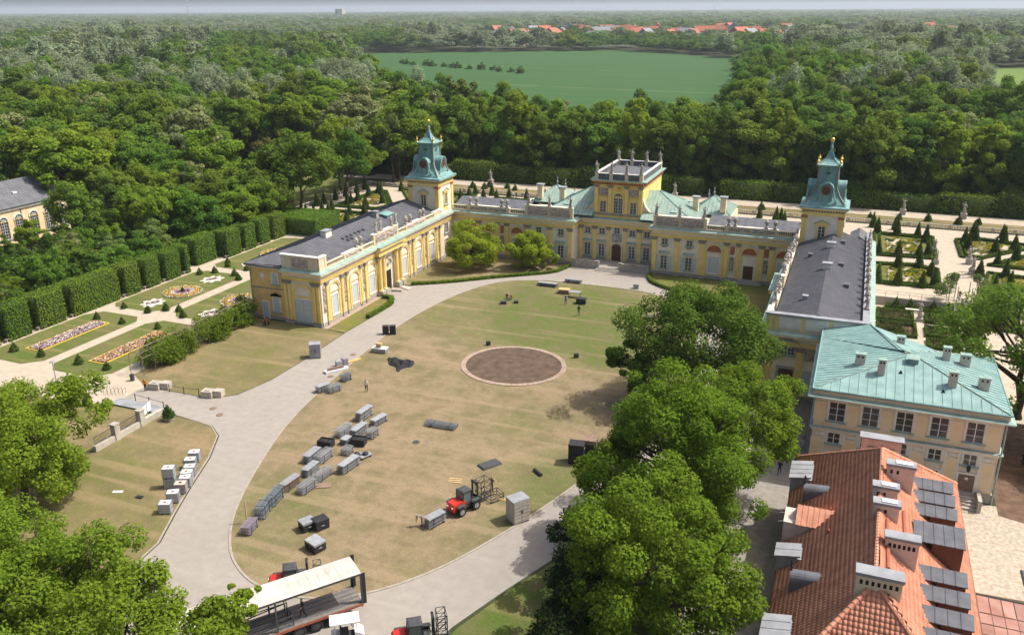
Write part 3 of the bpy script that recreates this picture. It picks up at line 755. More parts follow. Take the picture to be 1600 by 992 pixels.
def tower(cx, y0=-4.7, hb=3.1):
    t = put('tower', None, palace, (cx,y0+hb,0))
    q = MB()
    q.box(-hb,hb,-hb,hb,8.0,14.1,1)
    for sx in (-1,1):
        for sy in (-1,1):
            q.box(sx*hb-0.42+sx*-0.30,sx*hb+0.42-sx*0.30,sy*hb-0.42-sy*0.30,sy*hb+0.42-sy*0.30,8.0,13.3,0)
            q.box(sx*hb-0.50-sx*0.32,sx*hb+0.50-sx*0.32,sy*hb-0.50-sy*0.32,sy*hb+0.50-sy*0.32,13.3,13.75,3)
    q.box(-hb-0.16,hb+0.16,-hb-0.16,hb+0.16,13.75,14.3,0); q.box(-hb-0.06,hb+0.06,-hb-0.06,hb+0.06,14.3,14.65,0)
    for k in range(14):
        for s in (-1,1):
            a = -hb+0.2+(2*hb-0.4)*k/13
            q.box(a-0.1,a+0.1,s*hb-0.22,s*hb+0.22,14.33,14.64,2); q.box(s*hb-0.22,s*hb+0.22,a-0.1,a+0.1,14.33,14.64,2)
    q.box(-hb-0.45,hb+0.45,-hb-0.45,hb+0.45,14.65,14.85,0); q.box(-hb-0.60,hb+0.60,-hb-0.60,hb+0.60,14.85,15.0,1)
    q.build('tower_wall', [M['yellow'],M['white'],M['capital'],M['redrelief']], t)
    # copper helm: skirt, waist, lantern, flared cap
    q = MB()
    def frus(lv, m=0):
        for (a0,z0),(a1,z1) in zip(lv,lv[1:]):
            q.add([(-a0,-a0,z0),(a0,-a0,z0),(a0,a0,z0),(-a0,a0,z0),(-a1,-a1,z1),(a1,-a1,z1),(a1,a1,z1),(-a1,a1,z1)], [(0,1,5,4),(1,2,6,5),(2,3,7,6),(3,0,4,7)], m)
        a, z = lv[-1]; q.add([(-a,-a,z),(a,-a,z),(a,a,z),(-a,a,z)], [(0,1,2,3)], m)
    frus([(hb+0.68,15.0),(hb+0.62,15.22),(3.25,15.35),(3.1,15.62),(2.55,16.2),(2.1,16.7),(1.78,17.3),(1.56,18.0),(1.46,18.8),(1.42,21.2)])
    frus([(1.5,21.2),(1.68,21.34),(1.92,21.42),(1.92,21.58),(1.5,21.72),(1.02,22.0),(0.66,22.4),(0.40,22.95),(0.26,23.5),(0.18,23.9)])
    for sx in (-1,1):
        for sy in (-1,1):
            q.path([(sx*3.0,sy*3.0,15.7),(sx*2.1,sy*2.1,16.75),(sx*1.54,sy*1.54,18.0),(sx*1.44,sy*1.44,21.2)], 0.14, 6, 1)
            q.path([(sx*1.88,sy*1.88,21.58),(sx*0.68,sy*0.68,22.4),(sx*0.26,sy*0.26,23.5)], 0.06, 5, 0)
    q.build('copper_helm', [M['teal'],M['capital']], t)
    # clock gables with round dials on the four sides of the helm
    gq = MB()
    gq.box(-1.0,1.0,-2.75,-1.4,15.9,17.9,0)
    n = 12
    prof = [(1.0*math.cos(math.pi*i/n),17.9+1.0*math.sin(math.pi*i/n)) for i in range(n+1)]
    gq.fprism([(-1.0,17.2)][:0]+prof, -2.75, -1.2, 0)
    ring(gq,0.86,1.14,17.9,-2.95,-1.2,0,14)
    for s in (-1,1): gq.path([(s*1.05,-2.8,17.8),(s*1.3,-2.85,16.8),(s*1.75,-2.9,15.95)],0.14,6,0)
    gme = gq.mesh('clock_gable', [M['teal']])
    dq = MB()
    ring(dq,0.0,0.78,17.75,-2.84,-2.74,0,24,0,2*math.pi); ring(dq,0.66,0.80,17.75,-2.88,-2.74,1,24,0,2*math.pi)
    for k in range(12):
        a = k*math.pi/6; dq.cbox(0.58*math.cos(a),-2.86,17.75+0.58*math.sin(a),0.10,0.05,0.10,1)
    dq.tube((0,-2.88,17.75),(0.12,-2.88,18.2),0.035,0.02,5,1); dq.tube((0,-2.88,17.75),(-0.32,-2.88,17.6),0.035,0.02,5,1)
    dme = dq.mesh('clock_dial', [M['door'],M['brownwood']])
    oq = MB(); ring(oq,0.0,0.40,20.3,-1.50,-1.40,0,16,0,2*math.pi,0.62); ring(oq,0.36,0.50,20.3,-1.56,-1.40,1,16,0,2*math.pi,0.66)
    for k in (-1,0,1): oq.box(k*0.24-0.03,k*0.24+0.03,-1.53,-1.46,20.1,20.5,1)
    ome = oq.mesh('lantern_vent', [M['dark'],M['teal']])
    wq = win_mesh(1.05,2.1,2,4,'yellow',0.28); pq = pediment_mesh(2.3,0.62,'greentrim','yellow')
    bq = MB(); bq.box(-0.95,0.95,-0.12,0.02,-0.1,0.0,0); bq.box(-0.8,0.8,-0.07,0.02,-1.1,-0.1,0); bme = bq.mesh('window_apron',[M['yellow']])
    for rz in (0,math.pi/2,math.pi,-math.pi/2):
        put('clock_gable', gme, t, rz=rz); put('clock_dial', dme, t, rz=rz); put('lantern_vent', ome, t, rz=rz)
        c, s = math.cos(rz), math.sin(rz); P = lambda z: (s*hb, -c*hb, z)
        put('window', wq, t, P(9.9), rz); put('pediment', pq, t, P(12.3), rz); put('window_apron', bme, t, P(9.75), rz)
    fq = MB()
    fq.lathe([(0.16,0),(0.20,0.3),(0.24,0.55),(0.16,0.85),(0.2,1.1),(0.09,1.22),(0.12,1.34),(0.05,1.44)], 8, (0,0,23.7))
    fq.tube((0.15,0,24.75),(0.30,0.05,25.1),0.06,0.05); fq.tube((-0.15,0,24.75),(-0.30,0.05,25.1),0.06,0.05)
    fq.build('finial_figure', [M['teal']], t)
    bq = MB(); bq.lathe([(0.02,-0.36),(0.18,-0.31),(0.31,-0.18),(0.36,0),(0.31,0.18),(0.18,0.31),(0.02,0.36)], 12, (0,0,25.35))
    bq.build('gilded_ball', [M['gold']], t, smooth=True)
    uq = MB(); uq.lathe([(0.18,0),(0.18,0.15),(0.08,0.25),(0.22,0.55),(0.24,0.7),(0.1,0.8),(0.14,0.95),(0.03,1.2)], 8)
    ume = uq.mesh('gilded_urn', [M['gold']])
    for sx in (-1,1):
        for sy in (-1,1): put('gilded_urn', ume, t, (sx*1.68,sy*1.68,21.58))
    return t
tower(-35.8); tower(35.8)

def attic(f, parent, runs, zt):
    """runs of (kind, a0, a1, top); kind b balustrade, p panel"""
    for i, (kind, a0, a1, top) in enumerate(runs):
        q = MB()
        if kind == 'b':
            baluster_run(q, a0, a1, 8.62, top-8.62, 0, 0.02, 0.24, 0.34)
            f.mb(q, 'balustrade', [M['cream']], parent)
        else:
            q.box(a0,a1,0.0,0.5,8.60,top,0); q.box(a0-0.06,a1+0.06,-0.08,0.58,top,top+0.16,1); q.box(a0,a1,-0.05,0.0,8.60,8.8,0)
            for e_ in (a0+0.25,a1-0.25): q.box(e_-0.25,e_+0.25,-0.05,0.0,8.8,top,0)
            f.mb(q, 'attic_panel', [M['cream'],M['zinc'] if kind == 'z' else M['white']], parent)
            w = a1-a0
            if w > 2.0 and kind != 'q':
                n = max(1,int(round(w/4.4))); hh = top-9.05
                for k in range(n):
                    ww = (w-0.7)/n-0.35
                    f.put('relief', relief_mesh(ww,hh,3+k), parent, a0+0.35+(w-0.7)*(k+0.5)/n, 8.9, 0.0)

def wing(side):
    w = put('wing', None, palace, (side*38.0,-23,0))
    w.location = (0,0,0)
    xi = 32.0*side; xo = (45.0 if side < 0 else 43.5)*side; ye = -45.6 if side < 0 else -46.6
    q = MB()
    xa, xb = sorted((xi,(38.7 if side < 0 else 43.5)*side))
    q.box(xa,xb,ye,1.0,0,8.45,0)
    q.box(xa-0.08,xb+0.08,ye-0.08,1.0,0,0.55,1)
    if side < 0: q.box(-45.0,-38.7,ye+0.25,1.0,0,8.3,2); q.box(-45.06,-38.7,ye+0.19,1.0,0,0.5,1)
    q.build('wing_wall', [M['white'],M['stone'],M['ochre']], w)
    q = MB()
    if side < 0: q.sweep([(-38.7,ye),(-32,ye),(-32,-0.2)], ENT, ENTM)
    else: q.sweep([(32,-0.2),(32,ye),(43.5,ye),(43.5,3.0)], ENT, ENTM)
    q.build('entablature', ENTMATS, w)
    F = Facade(-32,0,math.pi/2) if side < 0 else Facade(32,0,-math.pi/2)
    sg = 1 if side < 0 else -1                       # s along facade = sg*y
    A = lambda y: sg*y
    # court-side bays
    for y in (-42.2,-36.4,-31.2,-20.1,-14.8,-9.5): F.put('arch', ARW, w, A(y))
    for k, c in enumerate((-44.9,-39.3,-33.8,-17.4,-12.1,-6.8)):
        for d in (-0.72,0.72):
            if c+d > -45.4: F.put('pilaster', PILN, w, A(c+d))
        F.put('relief', relief_mesh(0.62,4.2,20+k%2,'relief',0.2,False), w, A(c), 2.1, 0.02)
    for c in (-29.3,-28.0,-23.7,-22.3): F.put('column', COLM, w, A(c))
    q = MB(); a0, a1 = sorted((A(-30.0),A(-21.6)))
    q.box(a0,a1,-0.95,0.02,6.87,7.45,0); q.box(a0,a1,-0.85,0.02,7.45,7.9,1); q.box(a0-0.1,a1+0.1,-1.3,0.02,7.9,8.37,0); q.box(a0-0.2,a1+0.2,-1.42,0.02,8.37,8.47,2)
    F.mb(q,'portal_entablature', ENTMATS, w)
    q = MB(); q.box(A(-25.8)-1.0,A(-25.8)+1.0,-0.1,0.02,0,4.6,1); q.box(A(-25.8)-0.75,A(-25.8)+0.75,-0.14,0.02,0.1,3.5,0)
    ring(q,0.9,1.25,4.6,-0.3,0.02,1)
    for v in range(len(q.v)-12*8,len(q.v)): q.v[v] = (q.v[v][0]+A(-25.8),q.v[v][1],q.v[v][2])
    F.mb(q,'portal', [M['dark'],M['cream']], w)
    F.put('relief', relief_mesh(1.7,1.5,31,'statue',0.3,False), w, A(-25.8), 4.4, 0.1)
    F.put('window', WSQ, w, A(-3.2), 4.7); F.put('window', WLO, w, A(-3.2), 1.2)
    # attic along the court side
    za = 9.5
    runs = [('q',-45.6,-43.6,10.6),('b',-43.6,-38.8,za),('p',-38.8,-33.2,za),('b',-33.2,-29.9,za),('p',-29.9,-21.7,10.4),('b',-21.7,-18.9,za),('p',-18.9,-11.6,za),('b',-11.6,-8.2,za),('q',-8.2,-4.8,za)]
    attic(F, w, [(k,*sorted((A(a),A(b))),t) for k,a,b,t in runs], za)
    for k,(y,z) in enumerate(((-38.4,9.66),(-34.8,9.66),(-33.5,9.66),(-28.5,10.56),(-27.0,10.56),(-23.4,10.56),(-22.0,10.56),(-18.5,9.66),(-16.9,9.66),(-13.1,9.66),(-11.9,9.66),(-8.0,9.66),(-6.0,9.66))):
        nm, me = ('urn', URN) if k in (0,1,2,7,8,9,10,12) and side < 0 or (side > 0 and k%2) else ('statue', FIG[k%5])
        if side < 0 and k in (0,11,12): continue
        F.put(nm, me, w, A(y), z, -0.25)
    # end wall
    E = Facade(0,ye,0.0)
    if side < 0:
        for x in (-38.3,-37.6,-33.2,-32.5): E.put('pilaster', PILN, w, x)
        q = MB(); c = -35.3
        ring(q,1.5,1.95,4.5,-0.16,0.02,0,14)
        q.v = [(x+c,y,z) for x,y,z in q.v]
        q.box(c-1.95,c-1.5,-0.16,0.02,0.5,4.5,0); q.box(c+1.5,c+1.95,-0.16,0.02,0.5,4.5,0)
        vs = [(c,-0.03,4.5)]+[(c+1.5*math.cos(math.pi*i/12),-0.03,4.5+1.5*math.sin(math.pi*i/12)) for i in range(13)]
        q.add(vs,[(0,i+1,i+2) for i in range(12)],1)
        q.box(c-1.5,c+1.5,-0.14,0.02,4.2,4.5,0); q.box(c-1.5,c+1.5,-0.10,0.02,3.9,4.2,1)
        E.mb(q,'blind_arch',[M['yellow'],M['white']],w)
        q = MB()
        for s in (-1,1): q.box(c+min(0,s*1.45)+0.02,c+max(0,s*1.45)-0.02,-0.12,-0.0,0.3,3.88,0)
        for k in range(5):
            for s in (-1,1): q.box(c+s*0.72-0.55,c+s*0.72+0.55,-0.16,-0.1,0.5+k*0.68,1.05+k*0.68,0)
        E.mb(q,'gate',[M['shutter']],w)
        E2 = Facade(0,ye+0.25,0.0)
        E2.put('window', win_mesh(1.05,1.75,2,3,'white'), w, -40.3, 5.75)
        E2.put('window', win_mesh(1.2,2.3,2,3,'white'), w, -40.4, 1.3)
        for xx,zz,ww,hh in ((-40.3,5.75,0.5,1.75),(-40.4,1.3,0.57,2.3)):
            sm = shutter_mesh(ww,hh); E2.put('shutter', sm, w, xx-ww-0.01, zz, 0.02); E2.put('shutter', sm, w, xx+0.01, zz, 0.02); E2.put('pediment', pediment_mesh(1.8,0.45,'stone','white'), w, -40.4, 3.8)
        q = MB(); q.box(-43.0,-42.0,-0.10,0.02,0.1,2.7,0); q.box(-43.15,-43.0,-0.14,0.02,0,2.85,1); q.box(-42.0,-41.85,-0.14,0.02,0,2.85,1); q.box(-43.0,-42.0,-0.14,0.02,2.7,2.85,1)
        E2.mb(q,'side_door',[M['shutter'],M['palewhite']],w)
        q = MB(); q.box(-45,-38.9,-0.06,0.02,4.9,5.05,0); q.tube((-44.75,-0.12,0),(-44.75,-0.12,8.2),0.07,0.07,6,1)
        E2.mb(q,'string_course',[M['capital'],M['zinc']],w)
        q = MB(); ring(q,0,0.42,7.0,-0.1,0.0,0,14,0,2*math.pi); q.v = [(x-42.6,y,z) for x,y,z in q.v]; q.box(-42.66,-42.54,-0.08,0,6.0,6.6,0)
        E2.mb(q,'round_relief',[M['palewhite']],w)
        # corner attic block with its relief
        q = MB(); q.box(-38.7,-32.1,ye+0.0,ye+0.5,8.60,10.6,0); q.box(-38.9,-31.9,ye-0.12,ye+0.62,10.6,10.78,1)
        for x in (-38.4,-37.2,-33.4,-32.4): q.box(x-0.22,x+0.22,ye-0.05,ye+0.01,8.7,10.55,0)
        q.build('attic_block',[M['cream'],M['palewhite']],w)
        E.put('relief', relief_mesh(2.9,1.35,51), w, -35.3, 8.95, 0.0)
    else:
        for x in (32.7,36.2,39.0,42.8): E.put('pilaster', PIL, w, x)
        E.put('window', win_mesh(1.6,1.4,4,3,'stone',0.25), w, 34.8, 5.7); E.put('pediment', pediment_mesh(2.5,0.6,'stone','stone'), w, 34.8, 7.2)
        q = MB(); q.box(34.0,35.7,-0.08,0.02,0.6,3.9,0); q.box(33.7,34.0,-0.16,0.02,0.5,4.2,1); q.box(35.7,36.0,-0.16,0.02,0.5,4.2,1); q.box(34.0,35.7,-0.16,0.02,3.9,4.2,1)
        for k in range(3):
            for s in (-1,1): q.box(34.85+s*0.42-0.32,34.85+s*0.42+0.32,-0.12,-0.06,0.75+k*1.0,1.6+k*1.0,0)
        E.mb(q,'door',[M['door'],M['stone']],w)
        q = MB()
        for k in range(4): q.box(33.2-k*0.1,36.5+k*0.1,-0.5-0.35*k,0.0,0.02,0.6-0.15*k,0)
        E.mb(q,'steps',[M['stone']],w)
        E.put('relief', relief_mesh(1.7,1.4,61), w, 37.7, 5.25); 
        q = MB(); q.box(36.8,38.3,-0.06,0.02,1.6,3.9,0); q.box(36.6,36.8,-0.12,0.02,1.5,4.1,1); q.box(38.3,38.5,-0.12,0.02,1.5,4.1,1); q.box(36.8,38.3,-0.12,0.02,3.9,4.1,1)
        E.mb(q,'blind_panel',[M['shutter'],M['white']],w)
        q = MB(); q.box(32.0,43.4,ye+0.0,ye+0.5,8.60,10.6,0); q.box(31.8,43.7,ye-0.15,ye+0.7,10.6,10.8,1)
        for x in (32.5,33.2,36.2,39.3,42.6): q.box(x-0.2,x+0.2,ye-0.06,ye+0.01,8.7,10.55,2)
        for x0,x1 in ((33.5,36.0),(36.5,39.1),(39.6,42.3)): q.box(x0,x1,ye-0.04,ye+0.01,9.1,10.4,3)
        q.build('attic_block',[M['cream'],M['zinc'],M['yellow'],M['palewhite']],w)
        G2 = Facade(43.4,0,math.pi/2)
        q = MB(); q.box(ye+0.5,3.0,0.0,0.5,8.6,9.55,0); q.box(ye+0.5,3.0,-0.15,0.65,9.55,9.72,1)
        G2.mb(q,'attic_panel',[M['cream'],M['zinc']],w)
        for k,y in enumerate(np.linspace(-38,-3,13)): G2.put('urn' if k%3 else 'statue', URN if k%3 else FIG[k%5], w, float(y), 9.72, -0.25)
    # roof
    if side < 0:
        x0,x1,xr,zr,yh,yf = -45.5,-33.0,-39.2,10.75,ye+5.2,-0.5
        zl, zi = 8.75, 8.9
        slope('roof_slope', [(x1,ye+0.6,zi),(x1,yf,zi),(xr,yf,zr),(xr,yh,zr)], w, M['slate'], 0.55, 0.06, seam=M['lead'])
        slope('roof_slope', [(x0,yf,zl),(x0,ye-0.35,zl),(xr,yh,zr),(xr,yf,zr)], w, M['slate'], 0.55, 0.06, seam=M['lead'])
        slope('roof_slope', [(x0,ye-0.35,zl),(x1,ye+0.6,zi),(xr,yh,zr)], w, M['slate'], 0.55, 0.06, seam=M['lead'])
        q = MB(); q.box(x0,-38.9,ye-0.37,ye+0.3,8.45,8.72,0); q.box(x0-0.02,x0+0.3,ye,yf,8.45,8.72,0); q.box(x0+0.3,-38.9,ye-0.1,ye+0.3,8.2,8.45,1)
        q.build('eaves', [M['slate'],M['palewhite']], w)
        for (x,y,z,s) in ((-38.6,-33.5,10.5,(1.0,1.7,1.0)),(-38.2,-18.5,10.4,(0.8,0.8,1.1))):
            q = MB(); q.box(-s[0]/2,s[0]/2,-s[1]/2,s[1]/2,-0.6,s[2],0); q.box(-s[0]/2-0.12,s[0]/2+0.12,-s[1]/2-0.12,s[1]/2+0.12,s[2],s[2]+0.14,1)
            q.build('chimney',[M['palewhite'] if y < -30 else M['stone'],M['zinc']],w,(x,y,z))
        q = MB(); q.box(-0.7,0.7,-1.1,1.1,-0.6,0.5,0); q.add([(-0.9,-1.3,0.8),(0.9,-1.3,0.5),(0.9,1.3,0.5),(-0.9,1.3,0.8)],[(0,1,2,3)],0)
        q.build('roof_hatch',[M['teal']],w,(-37.4,-16.0,10.1))
        for k in range(8):
            q = MB(); q.add([(-0.22,-0.25,0),(0.22,-0.25,0),(0.22,0.25,0),(-0.22,0.25,0),(-0.3,-0.25,0.24),(-0.3,0.25,0.24)],[(0,1,4),(1,2,5,4),(2,3,5),(3,0,4,5)],0)
            y = -31.0+k*1.25 if k < 6 else -38.0+k*1.2
            xx = -36.4 if k < 6 else -35.6
            q.build('snow_guard' if k < 6 else 'roof_vent',[M['dark']],w,(xx,y-1,zi+(x1-xx)/(x1-xr)*(zr-zi)+0.02))
    else:
        x0,x1,xr,zr,yf = 32.7,43.0,37.7,10.9,-0.5
        zl = 9.0; ya = ye+0.75
        slope('roof_slope', [(x0,yf,zl),(x0,ya,zl),(xr,ya,zr),(xr,yf,zr)], w, M['slate'], 0.42, 0.05, seam=M['lead'])
        slope('roof_slope', [(x1,ya,zl),(x1,yf,zl),(xr,yf,zr),(xr,ya,zr)], w, M['slate'], 0.42, 0.05, seam=M['lead'])
        q = MB(); q.box(x1,x1+0.42,ya,yf,8.5,8.62,0); q.box(x0-0.3,x0,ya,yf,8.5,8.62,0)
        q.build('gutter',[M['lead']],w)
        q = MB(); q.add([(40.2,-0.5,9.0),(43.0,-0.5,9.0),(43.0,6.0,9.0),(40.2,6.0,9.0),(41.6,-0.5,9.9),(41.6,6.0,9.9)],[(0,1,4),(1,2,5,4),(2,3,5),(3,0,4,5)],0)
        q.box(40.2,43.3,0.9,6.0,0,9.0,1); q.build('garden_return',[M['lead'],M['cream']],w)
        for y in (-13.0,-25.0):
            q = MB(); q.box(-0.55,0.55,-0.45,0.45,-0.5,0.85,0); q.box(-0.68,0.68,-0.58,0.58,0.85,1.0,1)
            q.build('chimney',[M['palewhite'],M['zinc']],w,(37.7,y,10.7))
        for k,(x,y) in enumerate(((35.0,-16),(39.5,-21),(35.8,-38),(40.5,-30),(39.3,-8))):
            q = MB(); q.box(-0.3,0.3,-0.35,0.35,-0.4,0.45,0); q.box(-0.36,0.36,-0.41,0.41,0.45,0.52,0)
            q.build('roof_vent',[M['zinc'] if k in (2,) else M['lead']],w,(x,y,zl+(1-abs(x-xr)/5.2)*1.9))
    return w
wing(-1); wing(1)

def gallery(side):
    gl = put('gallery', None, palace)
    xs = sorted((7.5*side,32.0*side))
    q = MB()
    q.box(xs[0],xs[1],-0.2,8.0,0,8.45,0); q.box(xs[0]-(0.08 if side > 0 else 0),xs[1]+(0.08 if side < 0 else 0),-0.29,8.0,0,0.6,1)
    q.build('gallery_wall',[M['white'],M['stone']],gl)
    q = MB()
    pth = [(-32,-0.2),(-7.5,-0.2),(-7.5,3.5)] if side < 0 else [(7.5,3.5),(7.5,-0.2),(32,-0.2)]
    q.sweep(pth, ENT, ENTM, 0.006)
    q.build('entablature', ENTMATS, gl)
    F = Facade(0,-0.2,0.0); S = side
    for x in (7.95,11.95): F.put('pilaster', PIL, gl, S*x)
    F.put('pilaster', PILW, gl, S*16.4)
    for x in (20.6,22.6,26.5,28.2): F.put('pilaster', PIL if x != 22.6 else PILN, gl, S*x)
    for x in (9.75,14.15):
        F.put('window', WUP, gl, S*x, 5.5); F.put('window', WLO, gl, S*x, 1.15); F.put('window_hood', HOOD, gl, S*x, 3.95)
        F.put('shutter', SHU, gl, S*x-0.575-0.18-0.6, 1.15); F.put('shutter', SHU, gl, S*x+0.575+0.18, 1.15)
        F.put('relief', relief_mesh(0.9,0.3,71,'relief',0.12,False), gl, S*x, 4.98)
    F.put('arch', ARR, gl, S*18.5); F.put('arch', ARD, gl, S*24.5); F.put('arch', ARR, gl, S*30.2)
    for x in (21.6,27.35):
        q = MB(); q.box(-0.36,0.36,-0.05,0.02,1.9,4.0,1); ring(q,0.0,0.36,4.0,-0.05,0.02,1,8); q.box(-0.45,0.45,-0.25,0.02,1.7,1.9,0); ring(q,0.36,0.5,4.0,-0.12,0.02,0,10)
        q.box(-0.5,-0.36,-0.12,0.02,1.9,4.0,0); q.box(0.36,0.5,-0.12,0.02,1.9,4.0,0)
        F.put('niche', q.mesh('niche',[M['cream'],M['capital']]), gl, S*x)
        F.put('niche_figure', relief_mesh(0.5,1.7,81,'statue',0.3,False), gl, S*x, 1.95, 0.05)
        F.put('fresco', relief_mesh(0.75,1.5,82,'redrelief',0.10,False), gl, S*x, 4.75, 0.0)
    q = MB()
    for k in range(3): q.box(S*24.5-2.4+0.3*k,S*24.5+2.4-0.3*k,-1.4+0.4*k,-0.1,0.02,0.14+0.14*k,0)
    F.mb(q,'door_steps',[M['stone']],gl)
    zt = 9.62
    attic(F, gl, [(k,*sorted((S*a,S*b)),t) for k,a,b,t in (('p',7.5,16.9,10.5),('b',16.9,20.1,zt),('p',20.1,28.8,zt),('b',28.8,32.2,zt))], zt)
    SF = Facade(7.5*S,0,-math.pi/2*S)
    for x in (8.0,12.1,16.3): F.put('statue', FIG[int(x)%5], gl, S*x, 10.66, -0.25)
    for x in (20.6,21.7,26.9,28.3): F.put('urn', URN, gl, S*x, zt+0.16, -0.25)
    # low lead roof behind the balustrade, copper roofs behind the attic
    a, b = sorted((16.9*S,31.9*S))
    slope('roof_slope', [(a,0.5,9.25),(b,0.5,9.25),(b,4.6,10.35),(a,4.6,10.35)], gl, M['lead'], 1.2)
    slope('roof_slope', [(b,8.4,9.25),(a,8.4,9.25),(a,4.6,10.35),(b,4.6,10.35)], gl, M['lead'], 1.2)
    q = MB(); q.box(a,b,0.45,8.3,8.45,9.26,0); q.build('roof_base',[M['lead']],gl)
    return gl
gallery(-1); gallery(1)

# central block with the raised belvedere
cb = put('central_block', None, palace)
q = MB()
q.box(-7.5,7.5,3.5,20.0,0,8.45,0); q.box(-7.5,7.5,3.42,3.5,0,0.9,2)
q.box(7.5,19.5,8.0,20.0,0,8.6,1); q.box(-19.5,-7.5,8.0,20.0,0,8.6,1)
q.build('block_wall',[M['white'],M['cream'],M['stone']],cb)
q = MB(); q.sweep([(-7.5,3.5),(7.5,3.5)], ENT, ENTM, 0.011); q.build('entablature', ENTMATS, cb)
q = MB(); q.box(-4.55,4.55,3.48,3.5,8.6,8.7,0); q.box(-4.55,4.55,3.5,18.5,8.4,14.6,0)
q.box(-4.7,4.7,3.35,18.65,14.6,14.8,0)
for k in range(20):
    a = -4.4+8.8*k/19; q.box(a-0.13,a+0.13,3.12,3.5,14.82,15.28,1)
for k in range(30):
    a = 3.8+14.4*k/29; q.box(4.55,4.95,a-0.13,a+0.13,14.82,15.28,1); q.box(-4.95,-4.55,a-0.13,a+0.13,14.82,15.28,1)
q.box(-4.6,4.6,3.44,18.56,14.8,15.3,0); q.box(-5.0,5.0,3.0,19.0,15.3,15.5,0); q.box(-5.25,5.25,2.75,19.25,15.5,15.68,2)
q.build('belvedere_wall',[M['yellow'],M['redrelief'],M['greentrim']],cb)
q = MB(); W_ = 4.45
for (x0,x1,y0,y1) in ((-W_,W_,3.3,3.55),(-W_,W_,18.45,18.7),(-W_,-W_+0.3,3.55,18.45),(W_-0.3,W_,3.55,18.45)):
    q.box(x0,x1,y0,y1,15.68,16.72,0); 
q.box(-W_-0.08,W_+0.08,3.22,3.63,16.72,16.86,1); q.box(-W_-0.08,W_+0.08,18.37,18.78,16.72,16.86,1); q.box(-W_-0.08,-W_+0.38,3.63,18.37,16.72,16.86,1); q.box(W_-0.38,W_+0.08,3.63,18.37,16.72,16.86,1)
q.box(-W_+0.3,W_-0.3,3.55,18.45,15.5,15.86,2)
for x in (-W_+0.3,-1.45,1.45,W_-0.3):
    q.box(x-0.32,x+0.32,3.16,3.7,15.66,16.9,3); q.box(x-0.32,x+0.32,18.3,18.84,15.66,16.9,3)
q.build('belvedere_parapet',[M['lead'],M['palewhite'],M['lead'],M['cream']],cb)
for k,x in enumerate((-W_+0.3,-1.45,1.45,W_-0.3)):
    put('statue', FIG[k%5], cb, (x,3.42,16.9)); put('statue', FIG[(k+2)%5], cb, (x,18.57,16.9))
F = Facade(0,3.5,0.0)
for x in (-7.0,-4.25,-1.6,1.6,4.25,7.0): F.put('pilaster', PIL if abs(x) > 2 else PILN, cb, x)
for x in (-5.65,-2.9,2.9,5.65):
    F.put('window', WUP, cb, x, 5.45); F.put('window', WLO, cb, x, 1.2); F.put('window_hood', HOOD, cb, x, 3.95)
    F.put('shutter', SHU, cb, x-0.575-0.18-0.55, 1.2); F.put('shutter', SHU, cb, x+0.575+0.18-0.05, 1.2)
F.put('window', WUP, cb, 0, 5.75)
F.put('relief', relief_mesh(1.9,1.4,91,'statue',0.25,False), cb, 0, 4.1, 0.05)
q = MB(); q.box(-0.9,0.9,-0.1,0.02,0.5,3.1,0); ring(q,0.0,0.9,3.1,-0.1,0.02,0,12,0,math.pi,0.7); ring(q,0.9,1.2,3.1,-0.25,0.02,1,12,0,math.pi,0.75)
q.box(-1.2,-0.9,-0.25,0.02,0.5,3.1,1); q.box(0.9,1.2,-0.25,0.02,0.5,3.1,1)
for s in (-1,1):
    for k in range(3): q.box(s*0.44-0.33,s*0.44+0.33,-0.14,-0.08,0.65+k*0.85,1.35+k*0.85,0)
F.mb(q,'main_door',[M['door'],M['cream']],cb)
BP = pil_mesh(0.7,5.4,0,0.2,0.35,0.4)
for x in (-4.15,-1.55,1.55,4.15): F.put('pilaster', BP, cb, x, 9.2)
q = MB(); q.box(-4.6,4.6,-0.12,0.02,8.66,9.2,0); q.box(-4.7,4.7,-0.2,0.02,9.1,9.22,1); F.mb(q,'belvedere_plinth',[M['yellow'],M['capital']],cb)
F.put('window', win_mesh(1.7,2.9,4,5,'yellow',0.22), cb, 0, 9.5)
q = MB(); ring(q,0.0,0.85,12.4,-0.06,0.02,0,12); ring(q,0.85,1.1,12.4,-0.16,0.02,1,12)
for a in (45,90,135): q.tube((0,-0.09,12.4),(0.84*math.cos(R(a)),-0.09,12.4+0.84*math.sin(R(a))),0.035,0.035,4,2)
F.mb(q,'arched_light',[M['glass'],M['yellow'],M['frame']],cb)
for x in (-2.85,2.85):
    F.put('window', win_mesh(1.15,2.1,2,4,'yellow',0.22), cb, x, 9.6); F.put('pediment', pediment_mesh(1.9,0.55,'yellow','yellow'), cb, x, 12.0)
    F.put('relief', relief_mesh(1.9,1.3,95,'relief',0.25,False), cb, x, 12.75, 0.03)
q = MB(); q.lathe([(0.02,-0.3),(0.24,-0.18),(0.3,0),(0.24,0.18),(0.02,0.3)],8,(0,-0.2,14.1)); F.mb(q,'gilded_sun',[M['gold']],cb)
